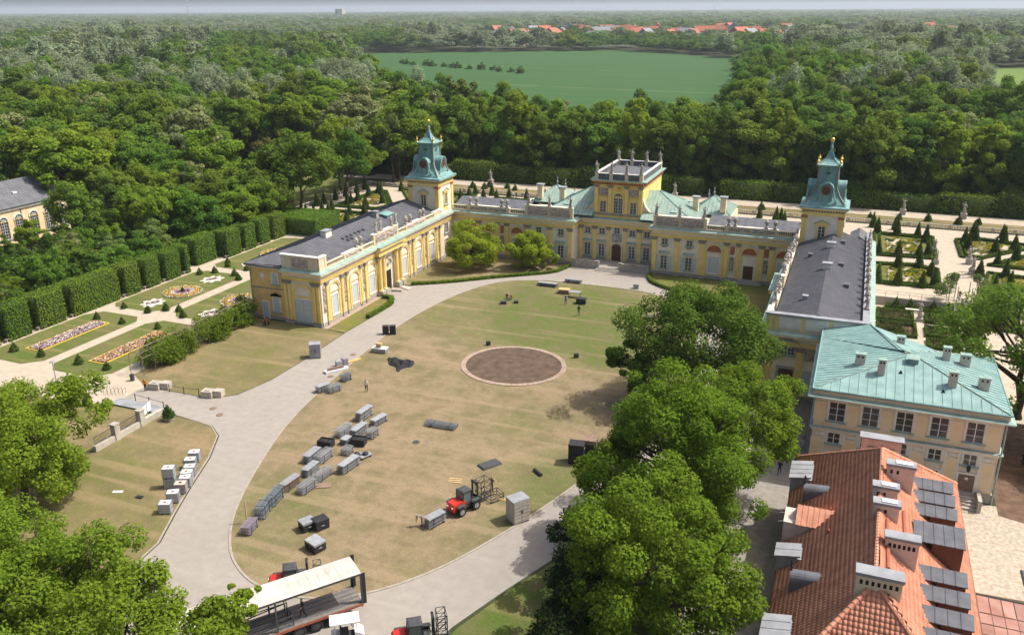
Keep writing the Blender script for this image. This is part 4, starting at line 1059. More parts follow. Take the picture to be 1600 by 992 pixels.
for s in (-1,1):
    # concave scroll walls beside the belvedere
    q = MB(); pts = [(4.5,9.0)]
    arc = [(4.5+2.6*(1-math.cos(t)), 13.2-3.4*math.sin(t)) for t in np.linspace(0.0,math.pi/2,9)]
    poly = [(4.5,8.62),(7.4,8.62),(7.4,9.8)]+[(x,z) for x,z in arc[::-1]]
    if s < 0: poly = [(-x,z) for x,z in poly][::-1]
    q.fprism(poly, 0.3, 0.75, 0)
    for (xa,za),(xb,zb) in zip(arc,arc[1:]): q.add([(s*xa,0.2,za+0.02),(s*xb,0.2,zb+0.02),(s*xb,0.85,zb+0.02),(s*xa,0.85,za+0.02)],[(0,1,2,3)],1)
    F.mb(q,'scroll_wall',[M['cream'],M['palewhite']],cb)
    F.put('relief', relief_mesh(1.9,1.2,97), cb, s*6.1, 8.85, -0.3)
    # copper roofs either side of the belvedere
    S = s
    def hip(x0,x1,y0,y1,z0,xr0,xr1,yr0,yr1,zr):
        c = [(x0,y0,z0),(x1,y0,z0),(x1,y1,z0),(x0,y1,z0)]; r0,r1 = (xr0,yr0,zr),(xr1,yr1,zr)
        sl = [[c[0],c[1],r1,r0],[c[1],c[2],r1],[c[2],c[3],r0,r1],[c[3],c[0],r0]]
        for p in sl:
            pp = []
            for v in p:
                v = (S*v[0],v[1],v[2])
                if v not in pp: pp.append(v)
            if len(pp) >= 3:
                if S < 0: pp = [pp[1],pp[0]]+pp[:1:-1]
                slope('copper_slope', pp, cb, M['green'], 0.7, 0.07, seam=M['greentrim'])
        for a_, b_ in ((c[0],r0),(c[1],r1),(c[2],r1)):
            k = MB(); k.tube((S*a_[0],a_[1],a_[2]+0.06),(S*b_[0],b_[1],b_[2]+0.06),0.08,0.08,5); k.build('hip_roll',[M['teal']],cb)
    hip(4.55,14.5,2.2,16.0,9.0,4.6,6.4,9.0,9.0,13.2)
    hip(12.2,19.4,10.2,19.5,9.1,15.6,15.7,14.5,14.6,11.9)
    for (x,y,z0,z1) in ((13.0,10.2,9.0,12.2),(17.9,11.0,9.6,12.3)):
        q = MB(); q.box(-0.5,0.5,-0.5,0.5,0,z1-z0,0); q.box(-0.72,0.72,-0.72,0.72,z1-z0,z1-z0+0.2,1)
        q.build('chimney',[M['cream'],M['zinc']],cb,(S*x,y,z0))
    q = MB(); q.lathe([(0.16,0),(0.1,0.3),(0.24,0.55),(0.1,0.8),(0.05,1.0),(0.14,1.2),(0.03,1.7)],8); fm = q.mesh('finial',[M['zinc']])
    put('finial', fm, cb, (S*15.6,14.5,11.9)); put('finial', fm, cb, (S*14.4,16.0,11.2))
    for x,y,z in ((10.2,4.6,9.9),(11.0,12.5,10.4)):
        q = MB(); q.box(-0.5,0.5,-0.4,0.4,-0.5,0.5,0); q.add([(-0.6,-0.5,0.5),(0.6,-0.5,0.5),(0.6,0.6,0.75),(-0.6,0.6,0.75)],[(0,1,2,3)],1); q.build('roof_dormer',[M['teal'],M['green']],cb,(S*x,y,z))
# entrance terrace
ter = put('entrance_terrace', None, palace)
q = MB(); q.box(-7.3,7.3,-1.4,3.4,0,0.5,0); q.build('terrace_floor',[M['stone']],ter)
for x0,x1 in ((-7.0,-2.2),(2.0,7.0)):
    q = MB(); baluster_run(q,x0,x1,0.5,0.95,0,-1.35,-1.1,0.34)
    for x in (x0,(x0+x1)/2,x1): q.box(x-0.25,x+0.25,-1.42,-0.96,0.5,1.52,0)
    q.build('balustrade',[M['stone']],ter)
for k in range(4):
    q = MB(); q.box(-1.9-0.2*k,1.7+0.2*k,-1.75-0.35*k,-1.39,0.012,0.46-0.12*k,0); q.build('step',[M['stone']],ter)

# ------------------------------------------------------------------ annexe with the verdigris roof
ax = thing('annexe', 'peach two-storey annexe with green copper hipped roof beside the palace wing', 'building', (47.2,-56,0))
ax.location = (0,0,0)
q = MB(); q.box(38.9,55.6,-64.2,-50.0,0,8.5,0); q.box(38.8,55.7,-64.3,-50.0,0,1.0,1)
q.box(38.95,45.8,-50.0,-46.75,0,9.55,0)
q.build('wall',[M['peach'],M['stone']],ax)
q = MB()
pth = [(38.9,-50.0),(38.9,-64.2),(55.6,-64.2),(55.6,-50.0)]
q.sweep(pth,[(0.02,8.42),(0.22,8.46),(0.5,8.62),(0.72,8.68),(0.72,8.80),(0.80,8.84),(0.30,8.98),(0.28,9.34),(0.36,9.38),(0.36,9.50),(0.02,9.52)],[1,1,1,1,0,0,2,2,0,0])
q.build('cornice',[M['greentrim'],M['palewhite'],M['cream']],ax)
q = MB(); q.sweep(pth,[(0.02,4.95),(0.12,4.95),(0.14,5.2),(0.32,5.28),(0.34,5.36),(0.02,5.46)],[0,0,0,0,1]); q.build('string_course',[M['palewhite'],M['greentrim']],ax)
F = Facade(0,-64.2,0.0)
WA = win_mesh(1.5,2.05,2,3,'palewhite',0.2); WB = win_mesh(1.15,1.15,2,2,'palewhite',0.2)
def stucco_panel(w, h, c=0.18):
    q = MB()
    poly = [(-w/2+c,0),(w/2-c,0),(w/2,c),(w/2,h-c),(w/2-c,h),(-w/2+c,h),(-w/2,h-c),(-w/2,c)]
    q.fprism(poly,-0.06,0.02,0)
    pi = [(x*(1-0.22/w),0.10+z*(1-0.2/h)) for x,z in poly]
    q.fprism(pi,-0.075,0.02,1)
    return q.mesh('stucco_panel',[M['palewhite'],M['peach']])
SPU = stucco_panel(1.45,2.25); SPL = stucco_panel(1.4,3.0)
for k in range(5):
    x = 41.0+3.07*k
    F.put('window', WA, ax, x, 6.2); F.put('window', WB, ax, x, 3.75)
    if k < 4: F.put('window', win_mesh(1.15,0.95,2,2,'palewhite',0.2), ax, x, 1.7)
    q = MB(); q.box(-0.55,0.55,-0.04,0.02,0,0.42,0); F.put('sill_panel', q.mesh('sill_panel',[M['palewhite']]), ax, x, 5.55); F.put('sill_panel', q.mesh('sill_panel',[M['palewhite']]), ax, x, 3.0)
    q = MB()
    for s in (-1,1): q.box(s*0.92-0.13,s*0.92+0.13,-0.1,0.02,1.0,4.95,0); q.box(s*0.95-0.06,s*0.95+0.06,-0.05,0.02,5.5,8.4,0)
    F.put('lesene', q.mesh('lesene',[M['palewhite']]), ax, x)
for k in range(6):
    x = 39.45+3.07*k if k else 39.55
    if k == 5: x = 54.75
    F.put('stucco_panel', SPU, ax, x, 5.95); F.put('stucco_panel', SPL, ax, x, 1.25)
    F.put('garland', relief_mesh(1.1,0.4,99,'palewhite',0.1,False), ax, x, 4.38)
q = MB(); q.box(-0.72,0.72,-0.08,0.02,0.9,2.75,0); q.box(-0.9,-0.72,-0.14,0.02,0.9,2.95,1); q.box(0.72,0.9,-0.14,0.02,0.9,2.95,1); q.box(-0.72,0.72,-0.14,0.02,2.75,2.95,1)
for s in (-1,1):
    for k in range(3): q.box(s*0.34-0.27,s*0.34+0.27,-0.11,-0.05,1.05+0.56*k,1.5+0.56*k,0)
q.box(-0.14,0.14,-0.13,-0.1,2.2,2.45,2)
F.put('door', q.mesh('door',[M['brownwood'],M['palewhite'],M['whitepaint']]), ax, 53.28)
q = MB(); q.tube((0,-0.3,0.1),(0,-0.3,0.55),0.14,0.2,6); q.tube((0,0,0.7),(0,-0.3,0.7),0.03,0.03,5); q.lathe([(0.22,0.55),(0.05,0.75)],6,(0,-0.3,0)); F.put('wall_lantern', q.mesh('wall_lantern',[M['black']]), ax, 53.28, 3.1)
q = MB()
for k in range(5): q.box(-1.1,1.1,-0.55-0.38*k,0.0,0.012,0.9-0.17*k,0)
q.box(1.1,1.45,-2.2,0.0,0.012,1.25,0)
F.put('door_steps', q.mesh('door_steps',[M['concrete']]), ax, 53.2)
q = MB(); q.tube((55.75,-64.35,0),(55.75,-64.35,8.4),0.08,0.08,6); q.build('downpipe',[M['greentrim']],ax)
x0,x1,y0,y1,ze,za = 38.5,56.0,-64.6,-49.5,9.5,11.7
apx = (47.4,-57.3,za); apx2 = (46.6,-56.6,za)
GP = []
west = [(x0,-46.75,ze),(x0,y0,ze),apx,(46.6,-56.5,11.5),(43.5,-46.75,10.736)]
for poly in ([(x0,y0,ze),(x1,y0,ze),apx],[(x1,y0,ze),(x1,y1,ze),apx2,apx],[(x1,y1,ze),(x0,y1,ze),apx2],[(x0,y1,ze),(x0,y0,ze),apx,apx2]):
    GP.append(poly)
for poly in (GP[0],): slope('roof_panel', poly, ax, M['annexroof'], 0.82, 0.06, joined=False, seam=M['greentrim'])
for i in (1,2,3):
    slope('roof_panel', GP[i] if i < 3 else west, ax, M['annexroof'], 0.66, 0.05, joined=False, seam=M['greentrim'])
for a, b in (((x0,y0,ze),apx),((x1,y0,ze),apx),((x1,y1,ze),apx2),((43.5,-46.75,10.74),apx2),(apx,apx2)):
    q = MB(); q.tube((a[0],a[1],a[2]+0.07),(b[0],b[1],b[2]+0.07),0.07,0.07,5); q.build('hip_roll',[M['greentrim']],ax)
q = MB()
for a, b in (((x0,y0),(x1,y0)),((x1,y0),(x1,y1)),((x0,-46.75),(x0,y0))): q.tube((a[0],a[1],ze+0.02),(b[0],b[1],ze+0.02),0.09,0.09,6)
q.build('gutter',[M['teal']],ax)
# link roof to the palace wing
q = MB(); q.add([(47.6,-46.75,9.6),(43.5,-46.75,10.76),(46.6,-56.5,11.52),(50.5,-49.6,9.6)],[(0,1,2),(0,2,3)]); q.build('link_slope',[M['annexroof']],ax)
def rz_at(x,y):
    zs = []
    for poly in GP:
        P = [Vector(p) for p in poly]; n = (P[1]-P[0]).cross(P[2]-P[0])
        zs.append(P[0].z-(n.x*(x-P[0].x)+n.y*(y-P[0].y))/n.z)
    return min(zs)
for k,(x,y,w_,d_,h_) in enumerate(((42.6,-59.0,0.95,0.7,1.15),(44.6,-61.0,0.65,0.6,1.5),(46.6,-51.5,0.8,0.6,1.3),(51.0,-61.4,0.75,0.6,1.45),(50.8,-55.2,0.7,0.6,1.4),(52.6,-55.0,0.95,0.7,1.2),(53.9,-60.0,0.95,0.7,1.2))):
    q = MB(); z = rz_at(x,y); q.box(-w_/2,w_/2,-d_/2,d_/2,-0.6,h_,0); q.box(-w_/2-0.06,w_/2+0.06,-d_/2-0.06,d_/2+0.06,h_,h_+0.1,1)
    for s in (-1,1): q.box(s*w_*0.22-0.09,s*w_*0.22+0.09,-d_/2-0.012,-d_/2+0.02,h_-0.32,h_-0.12,2)
    q.build('chimney',[M['brick'],M['greentrim'],M['dark']],ax,(x,y,z))
for x,y in ((47.5,-58.6),(46.4,-60.4),(50.2,-62.4)):
    z = rz_at(x,y); q = MB()
    if x == 47.5: q.box(-0.5,0.5,-0.3,0.3,-0.2,0.55,0); q.add([(-0.6,-0.5,0.5),(0.6,-0.5,0.5),(0.6,0.4,0.75),(-0.6,0.4,0.75)],[(0,1,2,3)],1)
    else: q.add([(-0.2,-0.25,0),(0.2,-0.25,0),(0,-0.2,0.32),(0,0.35,0.08)],[(0,1,2),(1,3,2),(3,0,2)],2)
    q.build('roof_vent',[M['teal'],M['greentrim'],M['dark']],ax,(x,y,z))

# ------------------------------------------------------------------ house with the red tiled roof
rh = thing('tiled_house', 'long house with red tiled hipped roof, grey dormers and pale chimneys', 'house', (44.7,-87,0))
rh.location = (0,0,0)
RX0,RX1,RY0,RY1,REZ = 38.0,51.5,-104.0,-71.0,5.0
RR = (44.7,-77.4); RN = (44.2,-96.6); RZ = 10.4
q = MB(); q.box(38.6,50.9,-103.4,-71.6,0,4.95,0); q.box(38.5,51.0,-103.5,-71.5,0,0.5,1); q.build('wall',[M['cream'],M['stone']],rh)
def tiled(name, poly, e, tw=0.30, th=0.36):
    """pantiles: each course overlaps the one below, each tile a shallow wave"""
    P = [Vector(p) for p in poly]; e = Vector(e).normalized()
    n = (P[1]-P[0]).cross(P[2]-P[0]).normalized()
    if n.z < 0: n = -n
    u = n.cross(e).normalized()
    if u.z < 0: u = -u
    o = P[0]; p2 = [((p-o).dot(e),(p-o).dot(u)) for p in P]
    umin, umax = min(p[1] for p in p2), max(p[1] for p in p2)
    V = []; Q = []
    wave = [0.0,0.055,0.075,0.045,0.0]
    r = umin; row = 0
    while r < umax-0.02:
        r1 = min(r+th,umax)
        def span(v):
            xs = []
            for i in range(len(p2)):
                a, b = p2[i], p2[(i+1)%len(p2)]
                if abs(a[1]-b[1]) < 1e-9: continue
                t = (v-a[1])/(b[1]-a[1])
                if -1e-6 <= t <= 1+1e-6: xs.append(a[0]+t*(b[0]-a[0]))
            return (min(xs),max(xs)) if len(xs) > 1 else None
        s = span(0.5*(r+r1))
        if s and s[1]-s[0] > 0.1:
            n0, n1 = math.floor(s[0]/tw), math.ceil(s[1]/tw)
            for k in range(n0,n1):
                for j in range(4):
                    a = (k+j/4)*tw; b = (k+(j+1)/4)*tw
                    if b < s[0] or a > s[1]: continue
                    jt = 0.012*random.random()
                    base = len(V)
                    lo, hi = 0.055+jt, 0.004
                    V += [o+e*a+u*(r-0.03)+n*(wave[j]+lo), o+e*b+u*(r-0.03)+n*(wave[j+1]+lo), o+e*b+u*r1+n*(wave[j+1]+hi), o+e*a+u*r1+n*(wave[j]+hi),
                          o+e*a+u*(r-0.03)+n*(wave[j]-0.01), o+e*b+u*(r-0.03)+n*(wave[j+1]-0.01)]
                    Q += [(base,base+1,base+2,base+3),(base+4,base+5,base+1,base)]
        r = r1; row += 1
    return tag(put(name, fastmesh(name, np.array([tuple(v) for v in V]), np.array(Q), M['terracotta']), rh), kind='stuff')
c00,c10,c11,c01 = (RX0,RY0,REZ),(RX1,RY0,REZ),(RX1,RY1,REZ),(RX0,RY1,REZ)
r1, r0 = (RR[0],RR[1],RZ), (RN[0],RN[1],RZ)
tiled('roof_tiles',[c00,c01,r1,r0],(0,1,0)); tiled('roof_tiles',[c10,c11,r1,r0],(0,1,0))
tiled('roof_tiles',[c00,c10,r0],(1,0,0)); tiled('roof_tiles',[c01,c11,r1],(1,0,0))
for a, b in ((c00,r0),(c10,r0),(c01,r1),(c11,r1),(r0,r1)):
    a, b = Vector(a), Vector(b); n = max(2,int((b-a).length/0.4)); q = MB()
    for k in range(n):
        p, s = a.lerp(b,k/n), a.lerp(b,(k+1.08)/n); q.tube((p.x,p.y,p.z+0.10),(s.x,s.y,s.z+0.08),0.17,0.14,7)
    q.build('ridge_tiles',[M['terracotta']],rh)
q = MB(); q.tube((RX1+0.05,RY0,REZ-0.05),(RX1+0.05,RY1,REZ-0.05),0.10,0.10,6); q.tube((RX0-0.05,RY0,REZ-0.05),(RX0-0.05,RY1,REZ-0.05),0.10,0.10,6); q.tube((51.2,-71.3,0),(51.2,-71.3,5),0.07,0.07,6)
q.build('gutter',[M['black']],rh)
sl = (RZ-REZ)/(RX1-RR[0])                        # rise per metre on the east slope
def roofz(x): return REZ+(RX1-x)*sl if x > RR[0] else REZ+(x-RX0)*(RZ-REZ)/(RR[0]-RX0)
def big_chimney(x, y, w, top, slots, d=0.75, white=False):
    q = MB(); zb = roofz(x+w/2 if x > 44 else x-w/2)-0.4
    q.box(-w/2,w/2,-d/2,d/2,zb,top,0); q.box(-w/2-0.1,w/2+0.1,-d/2-0.1,d/2+0.1,top,top+0.22,1); q.box(-w/2-0.05,w/2+0.05,-d/2-0.05,d/2+0.05,top-0.12,top,0)
    for k in range(slots):
        cx = -w/2+0.3+(w-0.6)*k/max(1,slots-1) if slots > 2 else -w/2+0.35+0.45*k
        q.box(cx-0.09,cx+0.09,-d/2-0.015,-d/2+0.05,top-0.62,top-0.3,2)
    if slots == 2: q.box(-w*0.2,w*0.4,-d/2+0.1,d/2-0.1,top+0.22,top+0.3,3)
    q.build('chimney',[M['brick'] if not white else M['cream'],M['zinc'],M['dark'],M['whitepaint']],rh,(x,y,0))
big_chimney(46.0,-80.9,2.0,11.0,2); big_chimney(44.85,-84.8,1.7,11.0,2); big_chimney(44.9,-87.3,1.7,11.0,2)
big_chimney(45.85,-91.6,2.1,11.0,6); big_chimney(44.4,-96.6,2.7,11.1,7,0.9,True)
# flat-topped lead dormers on the court slope, shared mesh
M['cheek'] = mat('brown_sheet',(0.13,0.06,0.04),rough=0.7)
def dormer(x, y, w, ln, big=False):
    d = put('dormer', None, rh, (x,y,roofz(x)))
    zf = 0.85 if not big else 1.15
    q = MB()
    q.box(0,ln*0.62,-w/2+0.1,w/2-0.1,-1.9,zf-0.1,0); q.build('dormer_cheek',[M['cheek']],d)
    n = 4 if not big else 5; L0 = -ln*0.38; pw = (ln*1.0+0.1)/n
    for k in range(n):
        q = MB(); a = L0+k*pw
        z0 = zf+0.10-0.02*k
        q.add([(a+0.01,-w/2-0.1,zf-0.12),(a+pw-0.01,-w/2-0.1,zf-0.12),(a+pw-0.01,w/2+0.1,zf+0.22),(a+0.01,w/2+0.1,zf+0.22),(a+0.01,-w/2-0.1,zf-0.2),(a+pw-0.01,-w/2-0.1,zf-0.2),(a+pw-0.01,w/2+0.1,zf+0.14),(a+0.01,w/2+0.1,zf+0.14)],
              [(0,1,2,3),(4,5,1,0),(5,6,2,1),(6,7,3,2),(7,4,0,3)],0)
        q.tube((a,-w/2-0.1,zf-0.10),(a,w/2+0.1,zf+0.24),0.03,0.03,4,0)
        q.build('lead_panel',[M['lead']],d)
    q = MB(); q.box(ln*0.62-0.02,ln*0.62+0.02,-w/2+0.25,w/2-0.25,zf-1.1,zf-0.3,0); q.build('dormer_pane',[M['glass']],d)
    return d
for y in (-78.2,-80.3,-82.4): dormer(48.4,y,1.0,2.9)
dormer(48.3,-86.3,2.1,3.3,True)
for y in (-91.0,-93.3,-95.6,-97.9): dormer(48.4,y,1.05,2.9)
# rounded hoods and gabled dormer on the yard slope
def hood(x, y):
    d = put('eyebrow_dormer', None, rh, (x,y,roofz(x)))
    q = MB(); n = 10; L = 2.6
    for i in range(n):
        t0, t1 = math.pi*i/n, math.pi*(i+1)/n; r = 0.62
        q.add([(-0.9,r*math.cos(t0),0.2+0.75*math.sin(t0)),(-0.9,r*math.cos(t1),0.2+0.75*math.sin(t1)),(1.2,0.9*r*math.cos(t1),0.75+0.3*math.sin(t1)),(1.2,0.9*r*math.cos(t0),0.75+0.3*math.sin(t0))],[(0,1,2,3)],0)
    q.add([(-0.9,0.62*math.cos(math.pi*i/n),0.2+0.75*math.sin(math.pi*i/n)) for i in range(n+1)]+[(-0.9,-0.62,-0.9),(-0.9,0.62,-0.9)],[tuple(range(n+3))],1)
    q.add([(-0.9,0.62,-0.9),(-0.9,0.62,0.2),(1.2,0.56,0.75),(1.2,0.56,0.3)],[(0,1,2,3)],0); q.add([(-0.9,-0.62,-0.9),(-0.9,-0.62,0.2),(1.2,-0.56,0.75),(1.2,-0.56,0.3)],[(3,2,1,0)],0)
    q.build('lead_hood',[M['lead'],M['dark']],d)
    q = MB(); q.lathe([(0.12,0),(0.05,0.15),(0.14,0.35),(0.05,0.5),(0.10,0.65),(0.02,0.85)],8,(-0.85,0,0.93)); q.build('finial',[M['black']],d)
hood(39.9,-80.2); hood(39.9,-92.8)
def flat_dormer(x, y, w, ln, gable=False):
    d = put('yard_dormer', None, rh, (x,y,roofz(x)))
    q = MB(); q.box(-1.1,0.9,-w/2,w/2,-1.5,0.66,0); q.build('dormer_cheek',[M['zinc']],d)
    n = max(2,int(w/0.62))
    for k in range(n):
        a = -w/2-0.12+(w+0.24)*k/n; b = a+(w+0.24)/n-0.02
        q = MB(); q.add([(-1.25,a,0.65),(-1.25,b,0.65),(0.6,b,0.98),(0.6,a,0.98),(-1.25,a,0.55),(-1.25,b,0.55),(0.6,b,0.86),(0.6,a,0.86)],[(3,2,1,0),(0,1,5,4),(1,2,6,5),(3,0,4,7)],0)
        q.tube((-1.25,a,0.67),(0.6,a,1.0),0.025,0.025,4); q.build('lead_panel',[M['zinc']],d)
    return d
flat_dormer(38.9,-76.0,3.0,2.0); flat_dormer(38.9,-88.9,1.6,2.0); flat_dormer(38.9,-98.4,3.0,2.0)
gd = put('gabled_dormer', None, rh, (39.2,-84.6,roofz(39.2)))
q = MB(); q.box(-1.3,1.2,-1.15,1.15,-1.7,0.96,0); q.build('dormer_cheek',[M['brick']],gd)
q = MB()
V=[]; 
for s in (-1,1):
    for k in range(7):
        a = -0.4+k*0.42
        q.add([(a,s*1.35,0.98+0.05),(a+0.46,s*1.35,0.98),(a+0.46,0,2.02),(a,0,2.07)],[(0,1,2,3)],0)
q.build('dormer_tiles',[M['terracotta']],gd)
for k in range(2):
    q = MB(); q.add([(-1.7,-1.3+1.3*k+0.02,1.0),(-1.7,-1.3*(1-k)-0.02,1.0),(-0.35,-1.3*(1-k)-0.02,1.35),(-0.35,-1.3+1.3*k+0.02,1.35)],[(3,2,1,0)],0); q.add([(-1.7,-1.3+1.3*k+0.02,0.9),(-1.7,-1.3*(1-k)-0.02,0.9),(-1.7,-1.3*(1-k)-0.02,1.0),(-1.7,-1.3+1.3*k+0.02,1.0)],[(0,1,2,3)],0)
    q.build('lead_panel',[M['zinc']],gd)
for (x,y0,y1) in ((45.25,-79.4,-81.2),(45.35,-83.4,-84.2),(46.3,-85.1,-89.6),(45.0,-88.4,-94.6),(45.6,-86.0,-87.0)):
    q = MB(); q.tube((x,y0,roofz(x)+0.22),(x,y1,roofz(x)+0.22),0.14,0.14,7); q.build('walkway_pipe',[M['redpipe']],rh)
for (x,y) in ((47.6,-85.2),(48.0,-98.5),(41.2,-84.2),(41.2,-87.4)):
    q = MB(); q.tube((0,0,0),(0,0,0.4),0.09,0.09,6); q.lathe([(0.14,0.4),(0.02,0.55)],6); q.build('vent_pipe',[M['redpipe']],rh,(x,y,roofz(x)))
lw = thing('low_wing', 'pale rendered lean-to with grey metal top behind the tiled roof', 'building', (45.5,-67.5,0)); lw.location=(0,0,0)
q = MB(); q.box(43.4,46.8,-69.6,-68.8,0,7.5,0); q.build('wall',[M['brick']],lw)
q = MB(); q.box(43.2,47.0,-69.8,-68.6,7.5,7.64,0); q.build('roof',[M['zinc']],lw)
q = MB(); q.tube((43.9,-69.68,6.7),(46.3,-69.68,6.7),0.05,0.05,5); q.tube((45.2,-69.68,6.4),(45.2,-69.68,6.95),0.05,0.05,5); q.build('tie_bar',[M['brownwood']],lw)

# red paving slabs, drain line and cellar hatch in the cobbled court
pv = MB(); pv.sheet([(51.9,-79.6),(75,-78.2),(75,-120),(51.9,-120)],0.016); pav = tag(pv.build('slab_bed', M['brownearth']), kind='structure')
for r_ in range(9):
    for c_ in range(11):
        yb = -79.95-0.08*0+(-2.3 if r_ else 0)-(r_-1)*1.35*(1 if r_ else 0)
        hgt_ = 2.2 if r_ == 0 else 1.28
        q = MB(); w_ = 0.82 if r_ == 0 else 0.86; x = 52.2+c_*(0.90)
        dz = 0.02*random.random()
        q.box(x,x+w_,yb-hgt_+0.05,yb,0.016,0.055+dz,0); q.build('paving_slab',[M['redpave']],pav)
q = MB(); q.box(51.9,75,-79.78,-79.62,0.01,0.06); tag(q.build('drain_channel',[M['black']]),'black drain channel between cobbles and red paving slabs','drain')
q = MB(); q.box(56.9,58.6,-77.2,-74.9,0.01,0.10,0); q.box(57.0,58.5,-77.1,-75.0,0.10,0.14,1); tag(q.build('cellar_hatch',[M['black'],M['lead']]),'dark metal cellar hatch in the cobbled court','hatch')
# kiosk behind the annexe
kk = thing('kiosk','small grey kiosk with pale roof right of the annexe','kiosk',(61.2,-57.0,0))
q = MB(); q.box(-1.2,1.6,-1.5,1.5,0,2.4,0); q.build('wall',[M['concrete']],kk)
q = MB(); q.add([(-1.6,-1.8,2.4),(2.0,-1.8,2.4),(2.0,1.8,2.4),(-1.6,1.8,2.4),(0.2,0,3.3)],[(0,1,4),(1,2,4),(2,3,4),(3,0,4)],0); q.build('roof',[M['green']],kk)
q = MB(); q.box(-0.5,0.4,-1.53,-1.5,0.9,1.9,0); q.build('hatch_window',[M['glass']],kk)

# ------------------------------------------------------------------ orangery in the trees
og = thing('orangery','long pale orangery with arched windows and dark metal roof among trees','building',(-122,-20,0)); og.location=(0,0,0)
q = MB(); q.box(-131,-119,-52,-13,0,7.6,0); q.build('wall',[M['peach']],og)
q = MB(); q.sweep([(-119,-52),(-119,-13)][::1],[(0.02,7.0),(0.3,7.1),(0.3,7.5),(0.5,7.6),(0.5,7.75),(0.02,7.8)],[0,0,0,0,0]); q.build('cornice',[M['palewhite']],og)
slope('roof_slope',[(-118.4,-52.5,7.7),(-118.4,-12.5,7.7),(-125,-12.5,11.9),(-125,-52.5,11.9)],og,M['slate'],0.7)
slope('roof_slope',[(-131.6,-12.5,7.7),(-131.6,-52.5,7.7),(-125,-52.5,11.9),(-125,-12.5,11.9)],og,M['slate'],0.7)
FO = Facade(-119,0,math.pi/2)
OW = win_mesh(1.9,3.6,4,6,'ochre',0.12)
aq = MB(); ring(aq,0,0.95,0,-0.04,0.02,0,12); ring(aq,0.95,1.2,0,-0.16,0.02,1,12)
for a in (36,72,108,144): aq.tube((0,-0.07,0),(0.94*math.cos(R(a)),-0.07,0.94*math.sin(R(a))),0.04,0.04,4,2)
for rr in (0.5,): ring(aq,rr-0.04,rr+0.04,0,-0.09,-0.03,2,12)
AQ = aq.mesh('arched_light',[M['glass'],M['palewhite'],M['frame']])
for y in np.arange(-50,-14,3.55): FO.put('window', OW, og, float(y), 1.4); FO.put('arched_light', AQ, og, float(y), 5.0)
q = MB(); q.tube((-118.9,-24.4,0),(-118.9,-24.4,7),0.09,0.09,6); q.build('downpipe',[M['brownwood']],og)
q = MB(); q.box(-0.3,0.3,-0.45,0.45,0,0.35,0); q.build('roof_hatch',[M['whitepaint']],og,(-121.6,-23.0,9.7))

# ------------------------------------------------------------------ leaf helpers
def leaf_quads(C, Nn, size, rng, aspect=0.75):
    """quad per leaf: centres C (n,3), normals Nn (n,3), size scalar or (n,)"""
    n = len(C)
    Nn = Nn/np.maximum(np.linalg.norm(Nn,axis=1,keepdims=True),1e-6)
    a = rng.normal(size=(n,3)); T = np.cross(Nn,a); T /= np.maximum(np.linalg.norm(T,axis=1,keepdims=True),1e-6)
    Bt = np.cross(Nn,T)
    s = (np.ones(n)*size)[:,None]
    V = np.empty((n,4,3))
    V[:,0] = C-T*s; V[:,1] = C-Bt*s*aspect+Nn*s*0.18; V[:,2] = C+T*s; V[:,3] = C+Bt*s*aspect+Nn*s*0.18
    Q = np.arange(n*4).reshape(n,4)
    return V.reshape(-1,3), Q
def box_leaves(rng, x0,x1,y0,y1,z0,z1, dens, size, jit=0.10, sides='xXyYz'):
    C=[];Nn=[]
    def face(cnt, f, nrm):
        p = rng.uniform(size=(cnt,2)); c = f(p); C.append(c+rng.normal(size=c.shape)*jit); Nn.append(np.array(nrm)[None]+rng.normal(size=c.shape)*0.55)
    dx,dy,dz = x1-x0,y1-y0,z1-z0
    if 'y' in sides: face(int(dx*dz*dens), lambda p: np.stack([x0+p[:,0]*dx,np.full(len(p),y0),z0+p[:,1]*dz],1),(0,-1,0.2))
    if 'Y' in sides: face(int(dx*dz*dens), lambda p: np.stack([x0+p[:,0]*dx,np.full(len(p),y1),z0+p[:,1]*dz],1),(0,1,0.2))
    if 'x' in sides: face(int(dy*dz*dens), lambda p: np.stack([np.full(len(p),x0),y0+p[:,0]*dy,z0+p[:,1]*dz],1),(-1,0,0.2))
    if 'X' in sides: face(int(dy*dz*dens), lambda p: np.stack([np.full(len(p),x1),y0+p[:,0]*dy,z0+p[:,1]*dz],1),(1,0,0.2))
    if 'z' in sides: face(int(dx*dy*dens), lambda p: np.stack([x0+p[:,0]*dx,y0+p[:,1]*dy,np.full(len(p),z1)],1),(0,0,1))
    return np.concatenate(C), np.concatenate(Nn)
CORE = mat('hedge_core', (0.028,0.050,0.010), (0.018,0.032,0.008), scale=2.0, rough=0.95)
